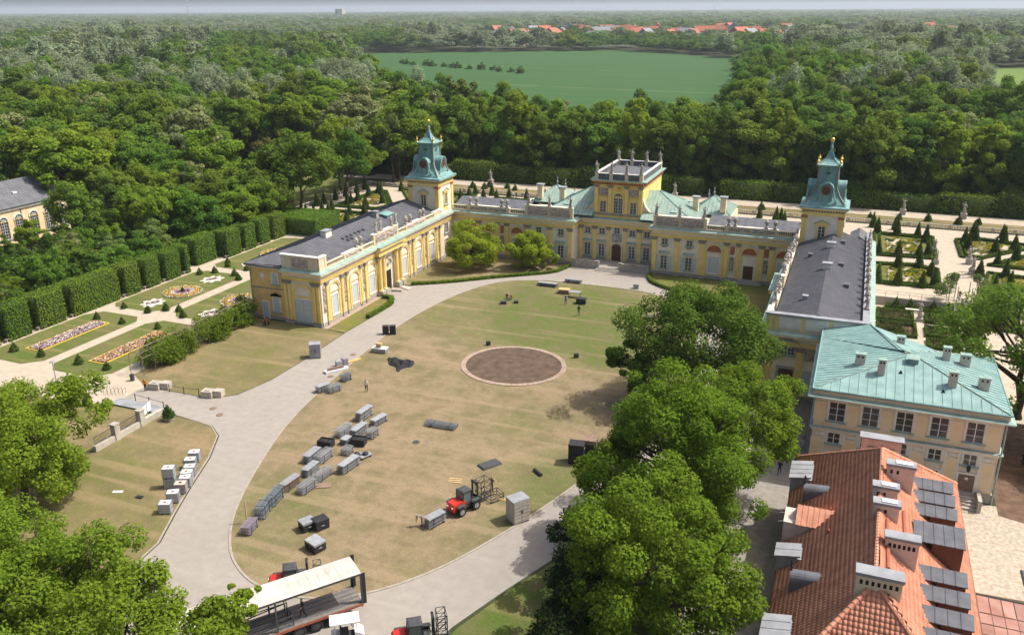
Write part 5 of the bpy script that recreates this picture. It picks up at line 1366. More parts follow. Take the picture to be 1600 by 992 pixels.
def hedge(name, boxes, m, dens, size, jit=0.10, seed=1, sides='xXyYz', parent=None, inset=0.12):
    """clipped hedge: a dark core with a skin of leaves, one mesh"""
    rng = np.random.RandomState(seed); Vs=[];Qs=[];mi=[];o=0
    for (x0,x1,y0,y1,z0,z1) in boxes:
        a = inset
        v = np.array([(x0+a,y0+a,z0),(x1-a,y0+a,z0),(x1-a,y1-a,z0),(x0+a,y1-a,z0),(x0+a,y0+a,z1-a),(x1-a,y0+a,z1-a),(x1-a,y1-a,z1-a),(x0+a,y1-a,z1-a)])
        f = np.array([(4,5,6,7),(0,1,5,4),(1,2,6,5),(2,3,7,6),(3,0,4,7)])
        Vs.append(v);Qs.append(f+o);mi.append(np.ones(5));o+=8
        C,Nn = box_leaves(rng,x0,x1,y0,y1,z0,z1,dens,size,jit,sides)
        v,f = leaf_quads(C,Nn,size*rng.uniform(0.7,1.25,len(C)),rng)
        Vs.append(v);Qs.append(f+o);mi.append(np.zeros(len(f)));o+=len(v)
    return put(name, fastmesh(name,np.concatenate(Vs),np.concatenate(Qs),[m,CORE],np.concatenate(mi)), parent)
def cone_mesh(name, h, r, n, size, m, seed, power=1.0):
    rng = np.random.RandomState(seed)
    t = 1-np.sqrt(rng.uniform(0,1,n)); a = rng.uniform(0,2*math.pi,n); rr = r*(1-t)**power
    C = np.stack([rr*np.cos(a),rr*np.sin(a),0.12+t*(h-0.12)],1)+rng.normal(size=(n,3))*size*0.35
    Nn = np.stack([np.cos(a),np.sin(a),np.full(n,r/h)],1)+rng.normal(size=(n,3))*0.5
    V,Q = leaf_quads(C,Nn,size*rng.uniform(0.7,1.2,n),rng)
    k = 8; cv = np.array([(r*0.9*math.cos(2*math.pi*i/k),r*0.9*math.sin(2*math.pi*i/k),0.0) for i in range(k)]+[(0,0,h*0.94)]*1)
    cf = np.array([(i,(i+1)%k,k,k) for i in range(k)])
    me = bpy.data.meshes.new(name)
    vs = np.concatenate([V,cv]); fs = [tuple(q) for q in Q.tolist()]+[(len(V)+i,len(V)+(i+1)%k,len(V)+k) for i in range(k)]
    me.from_pydata([tuple(v) for v in vs],[],fs)
    me.materials.append(m); me.materials.append(CORE)
    me.polygons.foreach_set('material_index',[0]*len(Q)+[1]*k)
    me.update(); return me
CT = [cone_mesh('topiary_cone',3.4,0.80,900,0.105,L_['yew'],s,0.85) for s in (1,2)]
CS = cone_mesh('topiary_bush',1.15,0.52,260,0.09,L_['yew'],5,0.8)
TRK = MB().tube((0,0,-0.1),(0,0,0.25),0.09,0.08,6).mesh('stem',M['bark'])

def cones(pts, me_list, group, labelf, size=(1,1)):
    rows = []
    for k,(x,y) in enumerate(pts):
        s = random.uniform(*size)
        t = tag(put('topiary', None, None, (x,y,0)), 'clipped yew', 'topiary', group)
        put('crown', me_list[k%len(me_list)], t, rz=random.uniform(0,6), scale=(s*random.uniform(0.92,1.08),s,s)); put('stem', TRK, t); rows.append((t, *labelf))
    order_labels(rows)

# ------------------------------------------------------------------ north garden: tall clipped hedge with niches and benches
hb = -71.0
segs = [(-80,-67.6),(-67.4,-62.2),(-62.0,-56.0),(-55.8,-45.2),(-45.0,-40.6),(-40.4,-36.0),(-35.8,-31.0),(-30.8,-28.6),(-26.2,-19.6),(-19.4,-14.2),(-14.0,-9.6),(-9.4,-5.0),(-4.8,0.2)]
hg_lab = ['end block of the tall hedge nearest the drive','hedge block between the two benches nearest the drive','hedge block facing the foot of the striped flower bed','long hedge block facing the cross path','hedge block opposite the round flower bed','hedge block just past the round flower bed','hedge block beside the last lawn bench','short hedge block at the step in the hedge','set-back hedge block after the step','hedge block after the step, second one','hedge block third after the step','hedge block next to last before the corner path','last hedge block at the corner path']
for k,(a,b) in enumerate(segs):
    xf_ = hb if k != 8 else hb-1.6
    hd = hedge('hedge',[(xf_-3.6,xf_,a,b-1.3,0,5.0),(xf_-3.6,xf_-1.5,b-1.4,b+0.1,0,4.95)],L_['hedge'],34,0.115,0.045,seed=20+k,sides='xXyYz')
    tag(hd,'tall clipped '+hg_lab[k],'hedge','tall hedge along the north garden')
def bench_mesh():
    q = MB(); q.box(-0.9,0.9,-0.22,0.22,0.40,0.47,0)
    for s in (-0.7,0.7): q.box(s-0.06,s+0.06,-0.2,0.2,0,0.40,0)
    return q
BT = MB().box(-1.0,1.0,-0.24,0.24,0.42,0.50).mesh('seat',M['bench']); BL = MB().box(-0.07,0.07,-0.2,0.2,0,0.42).mesh('leg',M['stone'])
blab = ['nearest the drive','second from the drive','third from the drive','before the cross path','opposite the round flower bed','just past the round flower bed','beside the last lawn','after the hedge step','second after the hedge step','farthest along the hedge']
for k,y in enumerate((-66.8,-61.4,-55.2,-44.6,-40.0,-35.4,-30.4,-18.9,-13.6,-9.1)):
    t = thing('garden_bench','backless garden bench against the tall hedge, '+blab[k],'bench',(hb-0.35,y-0.2,0.01),math.pi/2,'benches along the tall hedge')
    put('seat',BT,t)
    for s in (-0.75,0.75): put('leg',BL,t,(s,0,0))
hd = hedge('hedge',[(-77.3,-64.2,0.2,9.8,0,3.6)],L_['hedge'],34,0.115,0.05,seed=50)
tag(hd,'broad low clipped hedge block behind the wing roof','hedge')
# lawns with flower beds
gl1 = [[(-70.6,-72.6),(-70.6,-54.5),(-69,-52.2),(-62.0,-52.2),(-60.4,-54.0),(-60.4,-70.8),(-62.4,-72.8)],[(-58.4,-71.0),(-58.4,-54.3),(-56.8,-52.2),(-50.2,-52.2),(-48.2,-54.2),(-48.2,-70.8),(-50.0,-72.8),(-56.6,-72.8)],
       [(-70.6,-48.2),(-70.6,-29.6),(-69.0,-28.0),(-62.0,-28.0),(-60.2,-30.0),(-60.2,-48.0),(-62.0,-49.8),(-69.0,-49.8)],[(-58.0,-48.2),(-58.0,-29.8),(-56.4,-28.0),(-47.6,-28.0),(-47.6,-48.5),(-49.0,-50.0),(-56.4,-50.0)],
       [(-70.6,-24.0),(-70.6,-3.0),(-68,-2.0),(-60.4,-2.0),(-60.4,-24.0),(-62,-25.5),(-69,-25.5)]]
for p in gl1: patch('garden_lawn',p,LAWN3,0.020)
def flowers(name, label, pts_fn, n, cols, z=0.05, size=0.10, seed=3, border=None, soil=None):
    rng = np.random.RandomState(seed)
    t = thing(name,label,'flower bed')
    C = pts_fn(rng,n); C = np.concatenate([C,z+rng.uniform(0.05,0.25,(len(C),1))],1)
    Nn = np.array([[0,0,1.0]])+rng.normal(size=C.shape)*0.4
    V,Q = leaf_quads(C,Nn,size*rng.uniform(0.6,1.3,len(C)),rng,0.95)
    mi = rng.randint(0,len(cols),len(Q))
    tag(put('blossoms',fastmesh('blossoms',V,Q,cols,mi),t),kind='stuff')
    if soil:
        s = MB(); s.sheet(soil,0.035); s.build('bed_soil',M['brownearth'],t)
    return t
def fm(n,c): return mat('petal_'+n,c,tuple(x*0.8 for x in c),rough=0.8,scale=8,rnd=0.0)
FW,FY,FV,FP,FO_,FG = fm('white',(0.62,0.58,0.52)),fm('yellow',(0.62,0.44,0.06)),fm('violet',(0.16,0.08,0.15)),fm('pink',(0.48,0.24,0.24)),fm('orange',(0.58,0.33,0.14)),fm('leaf',(0.06,0.10,0.03))
def rect_pts(x0,x1,y0,y1): return lambda r,n: np.stack([r.uniform(x0,x1,n),r.uniform(y0,y1,n)],1)
for (x0,x1,y0,y1,cols,lab,sd) in ((-66.4,-64.0,-68.3,-56.4,[FV,FW,FP,FW],'long strip bed of violet and white flowers nearest the tall hedge',3),(-54.2,-51.9,-68.6,-56.6,[FO_,FW,FV,FY,FP],'long strip bed of orange and white flowers nearer the arbour',4)):
    t = flowers('flower_bed',lab,rect_pts(x0,x1,y0,y1),2600,cols,seed=sd,soil=[(x0-0.2,y0-0.2),(x1+0.2,y0-0.2),(x1+0.2,y1+0.2),(x0-0.2,y1+0.2)])
    q = MB()
    for a0,a1,b0,b1 in ((x0-0.3,x0-0.1,y0-0.3,y1+0.3),(x1+0.1,x1+0.3,y0-0.3,y1+0.3),(x0-0.1,x1+0.1,y0-0.3,y0-0.1),(x0-0.1,x1+0.1,y1+0.1,y1+0.3)): q.box(a0,a1,b0,b1,0,0.12)
    q.build('edging',[FY],t)
def disc_pts(cx,cy,r0,r1,wob=0.0,k=8,ph=0.0):
    def f(r,n):
        a = r.uniform(0,2*math.pi,n); rr = np.sqrt(r.uniform(r0*r0,r1*r1,n))*(1+wob*np.sin(k*a+ph)); return np.stack([cx+rr*np.cos(a),cy+rr*np.sin(a)],1)
    return f
def rosette(cx,cy,lab,sd):
    t = flowers('flower_bed',lab,disc_pts(cx,cy,2.0,3.0,0.08,12),900,[FY,FY,FY,FO_],seed=sd,soil=[(cx+3.2*math.cos(a*math.pi/16),cy+3.2*math.sin(a*math.pi/16)) for a in range(32)])
    rng = np.random.RandomState(sd+50)
    for r0,r1,cols,n in ((0.5,1.2,[FV,FP],420),(1.2,2.0,[FW,FW,FP],600),(3.0,3.25,[FW],260)):
        C = disc_pts(cx,cy,r0,r1)(rng,n); C = np.concatenate([C,rng.uniform(0.08,0.26,(n,1))],1)
        V,Q = leaf_quads(C,np.array([[0,0,1.0]])+rng.normal(size=C.shape)*0.4,0.11,rng,0.95)
        tag(put('blossoms',fastmesh('blossoms',V,Q,cols,rng.randint(0,len(cols),n)),t),kind='stuff')
    put('centre_bush',CS,t,(cx,cy,0.05),scale=0.8)
rosette(-64.1,-39.8,'round yellow and white flower bed nearest the tall hedge',11); rosette(-51.9,-40.0,'round yellow and white flower bed beside the wing end',12)
def scroll_bed(cx,cy,lab,sd):
    q = MB(); pts = []
    for i in range(48):
        a = 2*math.pi*i/48; r = 1.0+0.22*math.sin(3*a+sd)*math.cos(5*a)+0.12*math.cos(8*a); pts.append((cx+1.45*r*math.cos(a),cy+2.0*r*math.sin(a)))
    t = thing('gravel_ornament',lab,'ornamental bed')
    q.prism(pts,0.0,0.10); q.build('white_gravel',[FW],t)
    rng = np.random.RandomState(sd)
    C=[]
    for i in range(90):
        a = rng.uniform(0,6.28); r = 0.35+0.25*math.sin(2*a)+rng.uniform(-0.05,0.05); C.append((cx+1.3*r*math.cos(a),cy+1.8*r*math.sin(a),0.16))
    C = np.array(C); V,Q = leaf_quads(C,np.array([[0,0,1.0]])+rng.normal(size=C.shape)*0.3,0.16,rng,0.9)
    tag(put('blossoms',fastmesh('blossoms',V,Q,[FV,FP,FG],rng.randint(0,3,len(Q))),t),kind='stuff')
scroll_bed(-64.6,-46.2,'white scroll-shaped gravel ornament before the yellow round bed by the hedge',1); scroll_bed(-64.3,-32.2,'white scroll-shaped gravel ornament past the yellow round bed by the hedge',2)
scroll_bed(-52.2,-46.6,'white scroll-shaped gravel ornament before the round bed by the wing',3); scroll_bed(-64.4,-21.0,'white scroll-shaped gravel ornament past the cross walk',4)
scroll_bed(-52.4,-33.2,'white scroll-shaped gravel ornament tight against the wing end',5)
rosette(-64.2,-13.5,'round yellow and white flower bed past the cross walk',13)
sp = [(-67.3,-69.8),(-62.1,-69.8),(-67.0,-55.4),(-61.8,-55.5),(-55.0,-69.9),(-49.9,-70.0),(-55.0,-55.3),(-49.6,-55.5),(-67.0,-49.9),(-61.8,-50.2),(-59.9,-48.3),(-68.6,-30.4),(-66.7,-28.6),(-62.2,-28.7),(-59.7,-30.7),(-57.6,-47.9),(-55.0,-49.9),(-49.7,-50.1),(-67.1,-24.6),(-68.6,-22.7),(-60.6,-23.5),(-62.2,-25.2)]
cones(sp,[CS],'small clipped cones on the garden lawns',('small dark clipped cone','on the flower lawns by the tall hedge'),(0.95,1.25))
# ------------------------------------------------------------------ parterres behind and beside the palace
def in_poly(P, poly):
    x,y = P[:,0],P[:,1]; r = np.zeros(len(P),bool); j = len(poly)-1
    for i in range(len(poly)):
        xi,yi = poly[i]; xj,yj = poly[j]
        r ^= ((yi > y) != (yj > y)) & (x < (xj-xi)*(y-yi)/((yj-yi) or 1e-9)+xi); j = i
    return r
def parterre(poly, lab, seed, scroll=True, hh=0.45, zb=0.0):
    t = thing('parterre_bed',lab,'parterre',group=None)
    cx = sum(p[0] for p in poly)/len(poly); cy_ = sum(p[1] for p in poly)/len(poly)
    inner = [(cx+(x-cx)*0.82,cy_+(y-cy_)*0.86) for x,y in poly]
    q = MB(); q.sheet(poly,0.022+zb); q.build('bed_lawn',LAWN3,t)
    q = MB(); q.sheet([(cx+(x-cx)*0.58,cy_+(y-cy_)*0.62) for x,y in poly],0.034+zb); q.build('bed_gravel',M['gravel'],t)
    rng = np.random.RandomState(seed)
    for nm,lp,w_ in (('box_border',poly,0.45),('inner_border',inner,0.35)):
        C=[];Nn=[]; cb_ = MB()
        for i in range(len(lp)):
            a = np.array(lp[i]); b = np.array(lp[(i+1)%len(lp)]); L = np.linalg.norm(b-a); d = (b-a)/L; nn = np.array([-d[1],d[0]])
            n = int(L*70); tt = rng.uniform(0,1,n); of = rng.uniform(-w_/2,w_/2,n); top = rng.uniform(0,1,n) < 0.5
            P = a[None]+d[None]*(tt*L)[:,None]+nn[None]*np.where(top,of,np.sign(of)*w_/2)[:,None]
            z = np.where(top,hh,rng.uniform(0.05,hh,n))
            C.append(np.column_stack([P,z+zb])+rng.normal(size=(n,3))*0.03)
            Nn.append(np.column_stack([nn[None]*np.where(top,0,np.sign(of))[:,None],np.where(top,1,0.3)])+rng.normal(size=(n,3))*0.4)
            e = [a-nn*w_*0.42,b-nn*w_*0.42,b+nn*w_*0.42,a+nn*w_*0.42]
            cb_.prism([tuple(v) for v in e],zb,hh-0.06+zb+0.004*i,0)
        C=np.concatenate(C);Nn=np.concatenate(Nn)
        V,Q = leaf_quads(C,Nn,0.10*rng.uniform(0.7,1.3,len(C)),rng)
        o_ = len(V); cv = np.array(cb_.v)
        me = bpy.data.meshes.new(nm); me.from_pydata([tuple(v) for v in V]+[tuple(v) for v in cv],[],[tuple(f) for f in Q.tolist()]+[tuple(i+o_ for i in f) for f in cb_.f])
        me.materials.append(L_['box']); me.materials.append(CORE); me.polygons.foreach_set('material_index',[0]*len(Q)+[1]*len(cb_.f)); me.update()
        put(nm,me,t)
    if scroll:
        # arabesque of clipped golden and green box on pale gravel
        core = [(cx+(x-cx)*0.62,cy_+(y-cy_)*0.66) for x,y in poly]
        xs = [p[0] for p in core]; ys = [p[1] for p in core]
        C=[];k_=[]
        for s in range(44):
            sx,sy = rng.uniform(min(xs),max(xs)),rng.uniform(min(ys),max(ys)); a0 = rng.uniform(0,6.28); turn = rng.choice([-1,1])*rng.uniform(1.2,2.6)
            tt = np.linspace(0,1,34); rad = 1.3*(1-0.75*tt); ang = a0+turn*2.2*tt
            P = np.column_stack([sx+rad*np.cos(ang),sy+rad*np.sin(ang)])
            P = np.repeat(P,5,0)+rng.normal(size=(len(P)*5,2))*0.10
            P = P[in_poly(P,core)]; C.append(P); k_.append(np.full(len(P),0 if s%3 else 1))
        C=np.concatenate(C); k_=np.concatenate(k_)
        C3=np.column_stack([C,zb+0.06+rng.uniform(0.05,0.28,len(C))])
        V,Q = leaf_quads(C3,np.array([[0,0,1.0]])+rng.normal(size=C3.shape)*0.45,0.11,rng)
        tag(put('arabesque',fastmesh('arabesque',V,Q,[L_['gold'],L_['box']],k_),t),kind='stuff')
    return t
parterre([(-77.2,27.0),(-65.2,27.0),(-63.4,31.5),(-74.4,47.6),(-77.2,47.6)],'angled box parterre with golden scrolls at the terrace corner',1)
parterre([(-77.4,12.0),(-62.5,12.0),(-62.5,23.2),(-77.4,23.2)],'box parterre behind the broad hedge block',2)
parterre([(-71.6,51.0),(-60.5,35.2),(-50,35.2),(-50,51.0)],'box parterre behind the left tower',3)
parterre([(-44,35.0),(-24,35.0),(-24,50.0),(-44,50.0)],'box parterre behind the gallery with the shrubs',4)
parterre([(45.0,26.4),(55.8,27.2),(56.2,45.0),(45.0,45.4)],'box parterre with golden scrolls beside the far end of the urn parapet',5)
parterre([(45.0,7.2),(55.5,7.8),(55.7,20.0),(51.6,21.8),(45.0,20.4)],'box parterre with golden scrolls nearer the terrace rail',6)
parterre([(60.4,30.6),(63.2,29.8),(73.0,41.2),(73.0,44.8),(65.4,47.0),(60.4,44.6)],'angled box parterre across the wide garden walk',7)
parterre([(64.4,26.0),(75.0,24.6),(75.0,36.4),(72.0,35.8)],'wedge-shaped box parterre beyond the garden walk',8)
parterre([(62.0,9.0),(76.0,9.0),(76.0,18.8),(64.0,20.8)],'box parterre nearest the rose arbour on the terrace',9)
tc_l = [(-81.7,26.3),(-81.5,29.1),(-77.4,15.6),(-76.3,17.1),(-76.1,20.2),(-72.3,17.2),(-74.4,21.8),(-81.3,33.9),(-81.3,38.8),(-81.0,43.7),(-81.1,48.0),(-75.6,30.2),(-75.2,31.5),(-75.2,34.7),(-75.5,40.4),(-65.3,13.8),(-68.5,20.1),(-69.5,28.8),(-65.2,21.3),(-75.4,45.2),(-73.3,43.0),(-68.2,34.6),(-71.2,49.8),(-66.5,10.6)]
tc_m = [(-52.3,46.3),(-51.0,52.6),(-50.6,47.8),(-47.1,48.9),(-46.3,52.6),(-43.0,47.7),(-41.6,52.6),(-36.8,52.5),(-31.8,52.5),(-24,52.4),(20.6,51.1),(25.3,50.7),(26.3,47.4),(24.3,46.8),(24.4,49.4),(31.5,50.5),(38,48)]
tc_r = [(44.6,50.6),(45.5,45.4),(49.0,49.9),(49.3,44.6),(53.3,45.3),(54.6,40.7),(45.7,27.1),(49.2,27.2),(52.9,28.0),(54.5,29.8),(49.0,18.6),(52.5,19.4),(48.8,7.7),(52.6,7.6),(54.3,15.6),(54.6,9.2),(45.5,7.9),(61.9,42.7),(62.0,37.2),(64.0,49.3),(64.0,45.7),(69.5,50.0),(69.2,45.5),(66.6,36.3),(66.0,26.8),(70.4,39.8),(69.7,31.9),(66.5,19.1),(66.4,12.4),(62.3,18.1),(63.5,7.7),(72.5,22.0),(71.5,15)]
cones(tc_l,CT,'tall yew cones of the corner parterre',('tall yew cone','in the parterre left of the left tower'),(0.85,1.08))
cones(tc_m,CT,'tall yew cones behind the galleries',('tall yew cone','on the terrace behind the palace roofs'),(0.8,1.05))
cones(tc_r,CT,'tall yew cones of the south parterre',('tall yew cone','in the parterre right of the urn parapet'),(0.9,1.12))
lowc = [(-55.2,60.2),(-51.7,60),(-51.5,63),(-46.3,63),(-43.3,60.9),(20,60),(30,61),(44,60),(50,59.5),(56,61),(62,59.5),(66,61)]
cones(lowc,[CS],'small bushes beyond the terrace balustrade',('small clipped bush','on the strip beyond the terrace balustrade'),(1.2,1.8))
# far terrace balustrade, each bay a part
bal = thing('terrace_balustrade','long stone balustrade along the far edge of the garden terrace','balustrade',(0,54,0))
bm = MB(); baluster_run(bm,-1.95,1.95,0.15,0.85,0,-0.14,0.14,0.5); bm.box(-2.2,-1.85,-0.26,0.26,0,1.12,0); BAY = bm.mesh('bay',[M['stone']])
for k in range(45): put('bay',BAY,bal,(-81.5+k*4.1,0,0))
bal2 = thing('side_balustrade','stone balustrade closing the terrace on the park side','balustrade',(-83.4,34,0),math.pi/2)
for k in range(10): put('bay',BAY,bal2,(-17.5+k*4.1,0,0))
sl_ = ['stone statue at the foot of the dark hedge behind the left gallery','stone statue at the foot of the dark hedge right of the right tower','stone statue against the hedge farther right of the tower','stone statue on the parterre edge beside the garden walk','second stone statue on the parterre edge beside the garden walk','stone statue on the far side of the garden walk','second stone statue on the far side of the garden walk','stone statue before the hedge behind the central block']
for k,(x,y,s) in enumerate(((-52.6,66.5,1.35),(50.9,66.0,1.3),(63.5,66.2,1.3),(55.9,33.0,0.9),(55.7,24.1,0.9),(61.3,26.3,1.15),(61.2,19.3,1.15),(-2.0,66.4,1.3))):
    t = thing('garden_statue',sl_[k],'statue',(x,y,0)); put('figure',FIG[k%5],t,(0,0,0.9*s),scale=s)
    q = MB(); q.box(-0.45*s,0.45*s,-0.45*s,0.45*s,0,0.8*s); q.box(-0.52*s,0.52*s,-0.52*s,0.52*s,0.8*s,0.92*s); q.build('pedestal',[M['stone']],t)
# fountain on the terrace
ft = thing('terrace_fountain','small white fountain on the terrace behind the left gallery roof','fountain',(-32.4,49.6,0))
MB().lathe([(2.2,0),(2.4,0.5),(2.1,0.5),(2.0,0.3)],20).build('basin',[M['palewhite']],ft); MB().lathe([(0.4,0),(0.2,0.8),(0.7,1.2),(0.2,1.4),(0.1,2.6),(0.02,3.4)],12).build('jet_figure',[M['palewhite']],ft)
# rose garden: rail, arbour over the steps, box-edged beds
rail = thing('terrace_rail','thin iron rail on the terrace edge above the rose garden','railing',(45,-0.3,0))
q = MB(); 
for z in (0.75,1.15): q.tube((0,0,z),(12.0,0,z),0.03,0.03,5); q.tube((15,0,z),(40,0,z),0.03,0.03,5)
q.build('rail_bars',[M['steel']],rail)
PO = MB().tube((0,0,0.1),(0,0,1.2),0.04,0.04,5).mesh('post',M['steel'])
for k in range(22): put('post',PO,rail,(k*1.8,0,0))
st = thing('garden_steps','stone steps down into the rose garden under the arbour','steps',(58.3,-0.5,0))
for k in range(6): MB().box(-1.3,1.3,-0.4*(k+1),-0.4*k+0.35,-1.2,0.0-0.2*k).build('step',[M['stone']],st)
arb = thing('rose_arbour','rose-covered iron arbour over the garden steps','arbour',(58.3,1.6,0))
q = MB()
for s in (-2.2,-1.0,1.0,2.2):
    for y in (-1.8,1.8): q.tube((s,y,0),(s,y,3.0),0.06,0.06,5)
for y in (-1.8,0,1.8):
    pts = [(2.2*math.cos(t),y,3.0+1.6*math.sin(t)) for t in np.linspace(0,math.pi,10)]; q.path(pts,0.05,5)
for t in np.linspace(0.2,math.pi-0.2,6): q.tube((2.2*math.cos(t),-1.8,3.0+1.6*math.sin(t)),(2.2*math.cos(t),1.8,3.0+1.6*math.sin(t)),0.04,0.04,5)
q.build('iron_frame',[M['bench']],arb)
rng = np.random.RandomState(9); C=[]
for (cx_,cy_,cz,r_) in ((-2.6,-1.2,2.6,1.3),(-2.0,1.2,3.2,1.1),(2.6,-1.4,2.2,1.4),(2.9,0.6,2.9,1.2),(-3.4,0.2,1.7,1.1),(3.6,-0.6,1.4,1.1),(1.6,0,4.2,0.7),(-1.6,0,4.1,0.7)):
    d = rng.normal(size=(420,3)); d /= np.linalg.norm(d,axis=1)[:,None]; C.append(np.array([cx_,cy_,cz])+d*r_*rng.uniform(0.5,1.05,(420,1)))
C=np.concatenate(C); C=C[C[:,2]>0.1]; V,Q = leaf_quads(C,rng.normal(size=C.shape)+np.array([0,0,0.5]),0.14,rng); put('rose_foliage',fastmesh('rose_foliage',V,Q,L_['olive']),arb)
def rose_bed(x0,x1,y0,y1,lab,sd):
    t = thing('rose_bed',lab,'flower bed')
    w_=0.35; zb=-1.2
    hedge('box_border',[(x0,x1,y0,y0+w_,zb,zb+0.55),(x0,x1,y1-w_,y1,zb,zb+0.55),(x0,x0+w_,y0,y1,zb,zb+0.54),(x1-w_,x1,y0,y1,zb,zb+0.54)],L_['box'],60,0.10,0.03,seed=sd,parent=t,inset=0.05)
    rng = np.random.RandomState(sd); n = int((x1-x0)*(y1-y0)*60)
    cl = np.column_stack([rng.uniform(x0+0.5,x1-0.5,40),rng.uniform(y0+0.5,y1-0.5,40)])
    C = cl[rng.randint(0,40,n)]+rng.normal(size=(n,2))*0.25; C = np.column_stack([C,zb+rng.uniform(0.05,0.7,n)])
    V,Q = leaf_quads(C,rng.normal(size=C.shape)+np.array([0,0,0.7]),0.11,rng); tag(put('roses',fastmesh('roses',V,Q,L_['rose']),t),kind='stuff')
    MB().sheet([(x0,y0),(x1,y0),(x1,y1),(x0,y1)],zb+0.02).build('bed_soil',[M['brownearth']],t)
rose_bed(45.6,51.0,-8.6,-3.6,'box-edged rose bed second from the terrace wall beside the wing',1); rose_bed(45.6,51.2,-15.6,-9.8,'box-edged rose bed closest to the annexe roof',2)
rose_bed(47.0,57.0,-2.2,-0.9,'narrow box-edged bed along the foot of the terrace wall',3); rose_bed(52.6,57.2,-8.0,-4.0,'box-edged rose bed just below the garden steps',4)
rose_bed(52.4,57.0,-14.4,-10.0,'box-edged rose bed half hidden behind the chestnut tree',5); rose_bed(52.4,57.0,-19.4,-15.8,'small box-edged rose bed nearest the chestnut tree',6)
rose_bed(59.8,66.0,-8.0,-2.2,'box-edged rose bed to the right of the garden steps',7)
for k,(x,y) in enumerate(((48.5,-1.6),(50.6,-1.6),(54.0,-1.5),(56.2,-1.5),(63,-1.4))):
    t = tag(put('topiary',None,None,(x,y,-1.2)),ORD[k]+' dark cone from the left along the foot of the terrace wall','topiary','cones at the terrace wall'); put('crown',CS,t,scale=(1.3,1.3,1.6)); put('stem',TRK,t)
q = MB(); q.box(-0.5,0.5,-0.5,0.5,0,0.5); q.box(-0.3,0.3,-0.3,0.3,0.5,1.3); t = thing('rose_garden_statue','dark stone statue at the centre of the rose garden','statue',(51.8,-13.0+6.0,-1.2)); q.build('pedestal',[M['stone']],t); put('figure',FIG[2],t,(0,0,1.2))
t = thing('rose_garden_bench','pale stone bench in the rose garden','bench',(51.0,-2.9,-1.2)); put('seat',MB().box(-1.1,1.1,-0.25,0.25,0.42,0.52).mesh('seat',M['palewhite']),t)
for s in (-0.8,0.8): put('leg',BL,t,(s,0,0))
# low box edging along the drive in front of the palace
def strip_hedge(name, line, w_, h_, lab, seed):
    rng = np.random.RandomState(seed); C=[];Nn=[]; cb_=MB()
    for a,b in zip(line,line[1:]):
        a=np.array(a);b=np.array(b);L=np.linalg.norm(b-a);d=(b-a)/L;nn=np.array([-d[1],d[0]]);n=int(L*95)
        tt=rng.uniform(0,1,n);of=rng.uniform(-w_/2,w_/2,n);top=rng.uniform(0,1,n)<0.5
        P=a[None]+d[None]*(tt*L)[:,None]+nn[None]*np.where(top,of,np.sign(of)*w_/2)[:,None]; z=np.where(top,h_,rng.uniform(0.03,h_,n))
        C.append(np.column_stack([P,z])+rng.normal(size=(n,3))*0.04); Nn.append(np.column_stack([nn[None]*np.where(top,0,np.sign(of))[:,None],np.where(top,1,0.3)])+rng.normal(size=(n,3))*0.5)
        cb_.prism([tuple(v) for v in (a-nn*w_*0.4,b-nn*w_*0.4,b+nn*w_*0.4,a+nn*w_*0.4)],0,h_-0.07)
    C=np.concatenate(C);Nn=np.concatenate(Nn);V,Q=leaf_quads(C,Nn,0.11,rng);o_=len(V)
    me=bpy.data.meshes.new(name);me.from_pydata([tuple(v) for v in V]+[tuple(v) for v in cb_.v],[],[tuple(f) for f in Q.tolist()]+[tuple(i+o_ for i in f) for f in cb_.f])
    me.materials.append(L_['hedge']);me.materials.append(CORE);me.polygons.foreach_set('material_index',[0]*len(Q)+[1]*len(cb_.f));me.update()
    tag(put(name,me),lab,'hedge')
strip_hedge('low_hedge',smooth_loop([(-29.6,-22.3),(-24.1,-18.8),(-16.9,-12.8),(-9.4,-7.1),(-7.9,-3.5),(-7.8,-1.6)],4,False),0.6,0.5,'low curved hedge in front of the two big shrubs',1)
strip_hedge('low_hedge',smooth_loop([(7.8,-1.6),(7.9,-3.5),(9.8,-7.0),(14.9,-10.6),(20.6,-16.2),(24.6,-23.9)],4,False),0.6,0.5,'low curved hedge in front of the right gallery',2)
strip_hedge('low_hedge',smooth_loop([(-27.75,-40.0),(-27.65,-35.7),(-27.8,-32.8),(-29.0,-30.4),(-30.6,-30.4)],4,False),0.7,0.6,'low hedge curling round the strip beside the wing portal',3)

# ------------------------------------------------------------------ event equipment on the lawn
PANEL = MB()
for z in (0.04,0.52,1.0): PANEL.box(-1.1,1.1,-0.02,0.02,z-0.03,z+0.03)
for k in range(12): x = -1.08+2.16*k/11; PANEL.box(x-0.015,x+0.015,-0.012,0.012,0.05,1.0)
PANEL_M = {k:PANEL.mesh('barrier_panel',[M[k]]) for k in ('steel','bluesteel','brownwood','lilac')}
SKID = MB()
for x in (-0.75,0.75): SKID.box(x-0.06,x+0.06,-0.5,0.5,0.0,0.12)
for y in (-0.42,0.42): SKID.box(-0.95,0.95,y-0.05,y+0.05,0.12,0.18)
SKID_M = SKID.mesh('skid',[M['darkgrey']])
PLATE = MB().box(-1.08,1.08,-0.4,0.4,1.0,1.03).mesh('top_plate',[M['steel']])
STRAP = MB(); STRAP.box(-0.03,0.03,-0.5,-0.48,0.1,1.06); STRAP.box(-0.03,0.03,0.48,0.5,0.1,1.06); STRAP.box(-0.03,0.03,-0.5,0.5,1.05,1.07); STRAP_M = STRAP.mesh('strap',[M['black']])
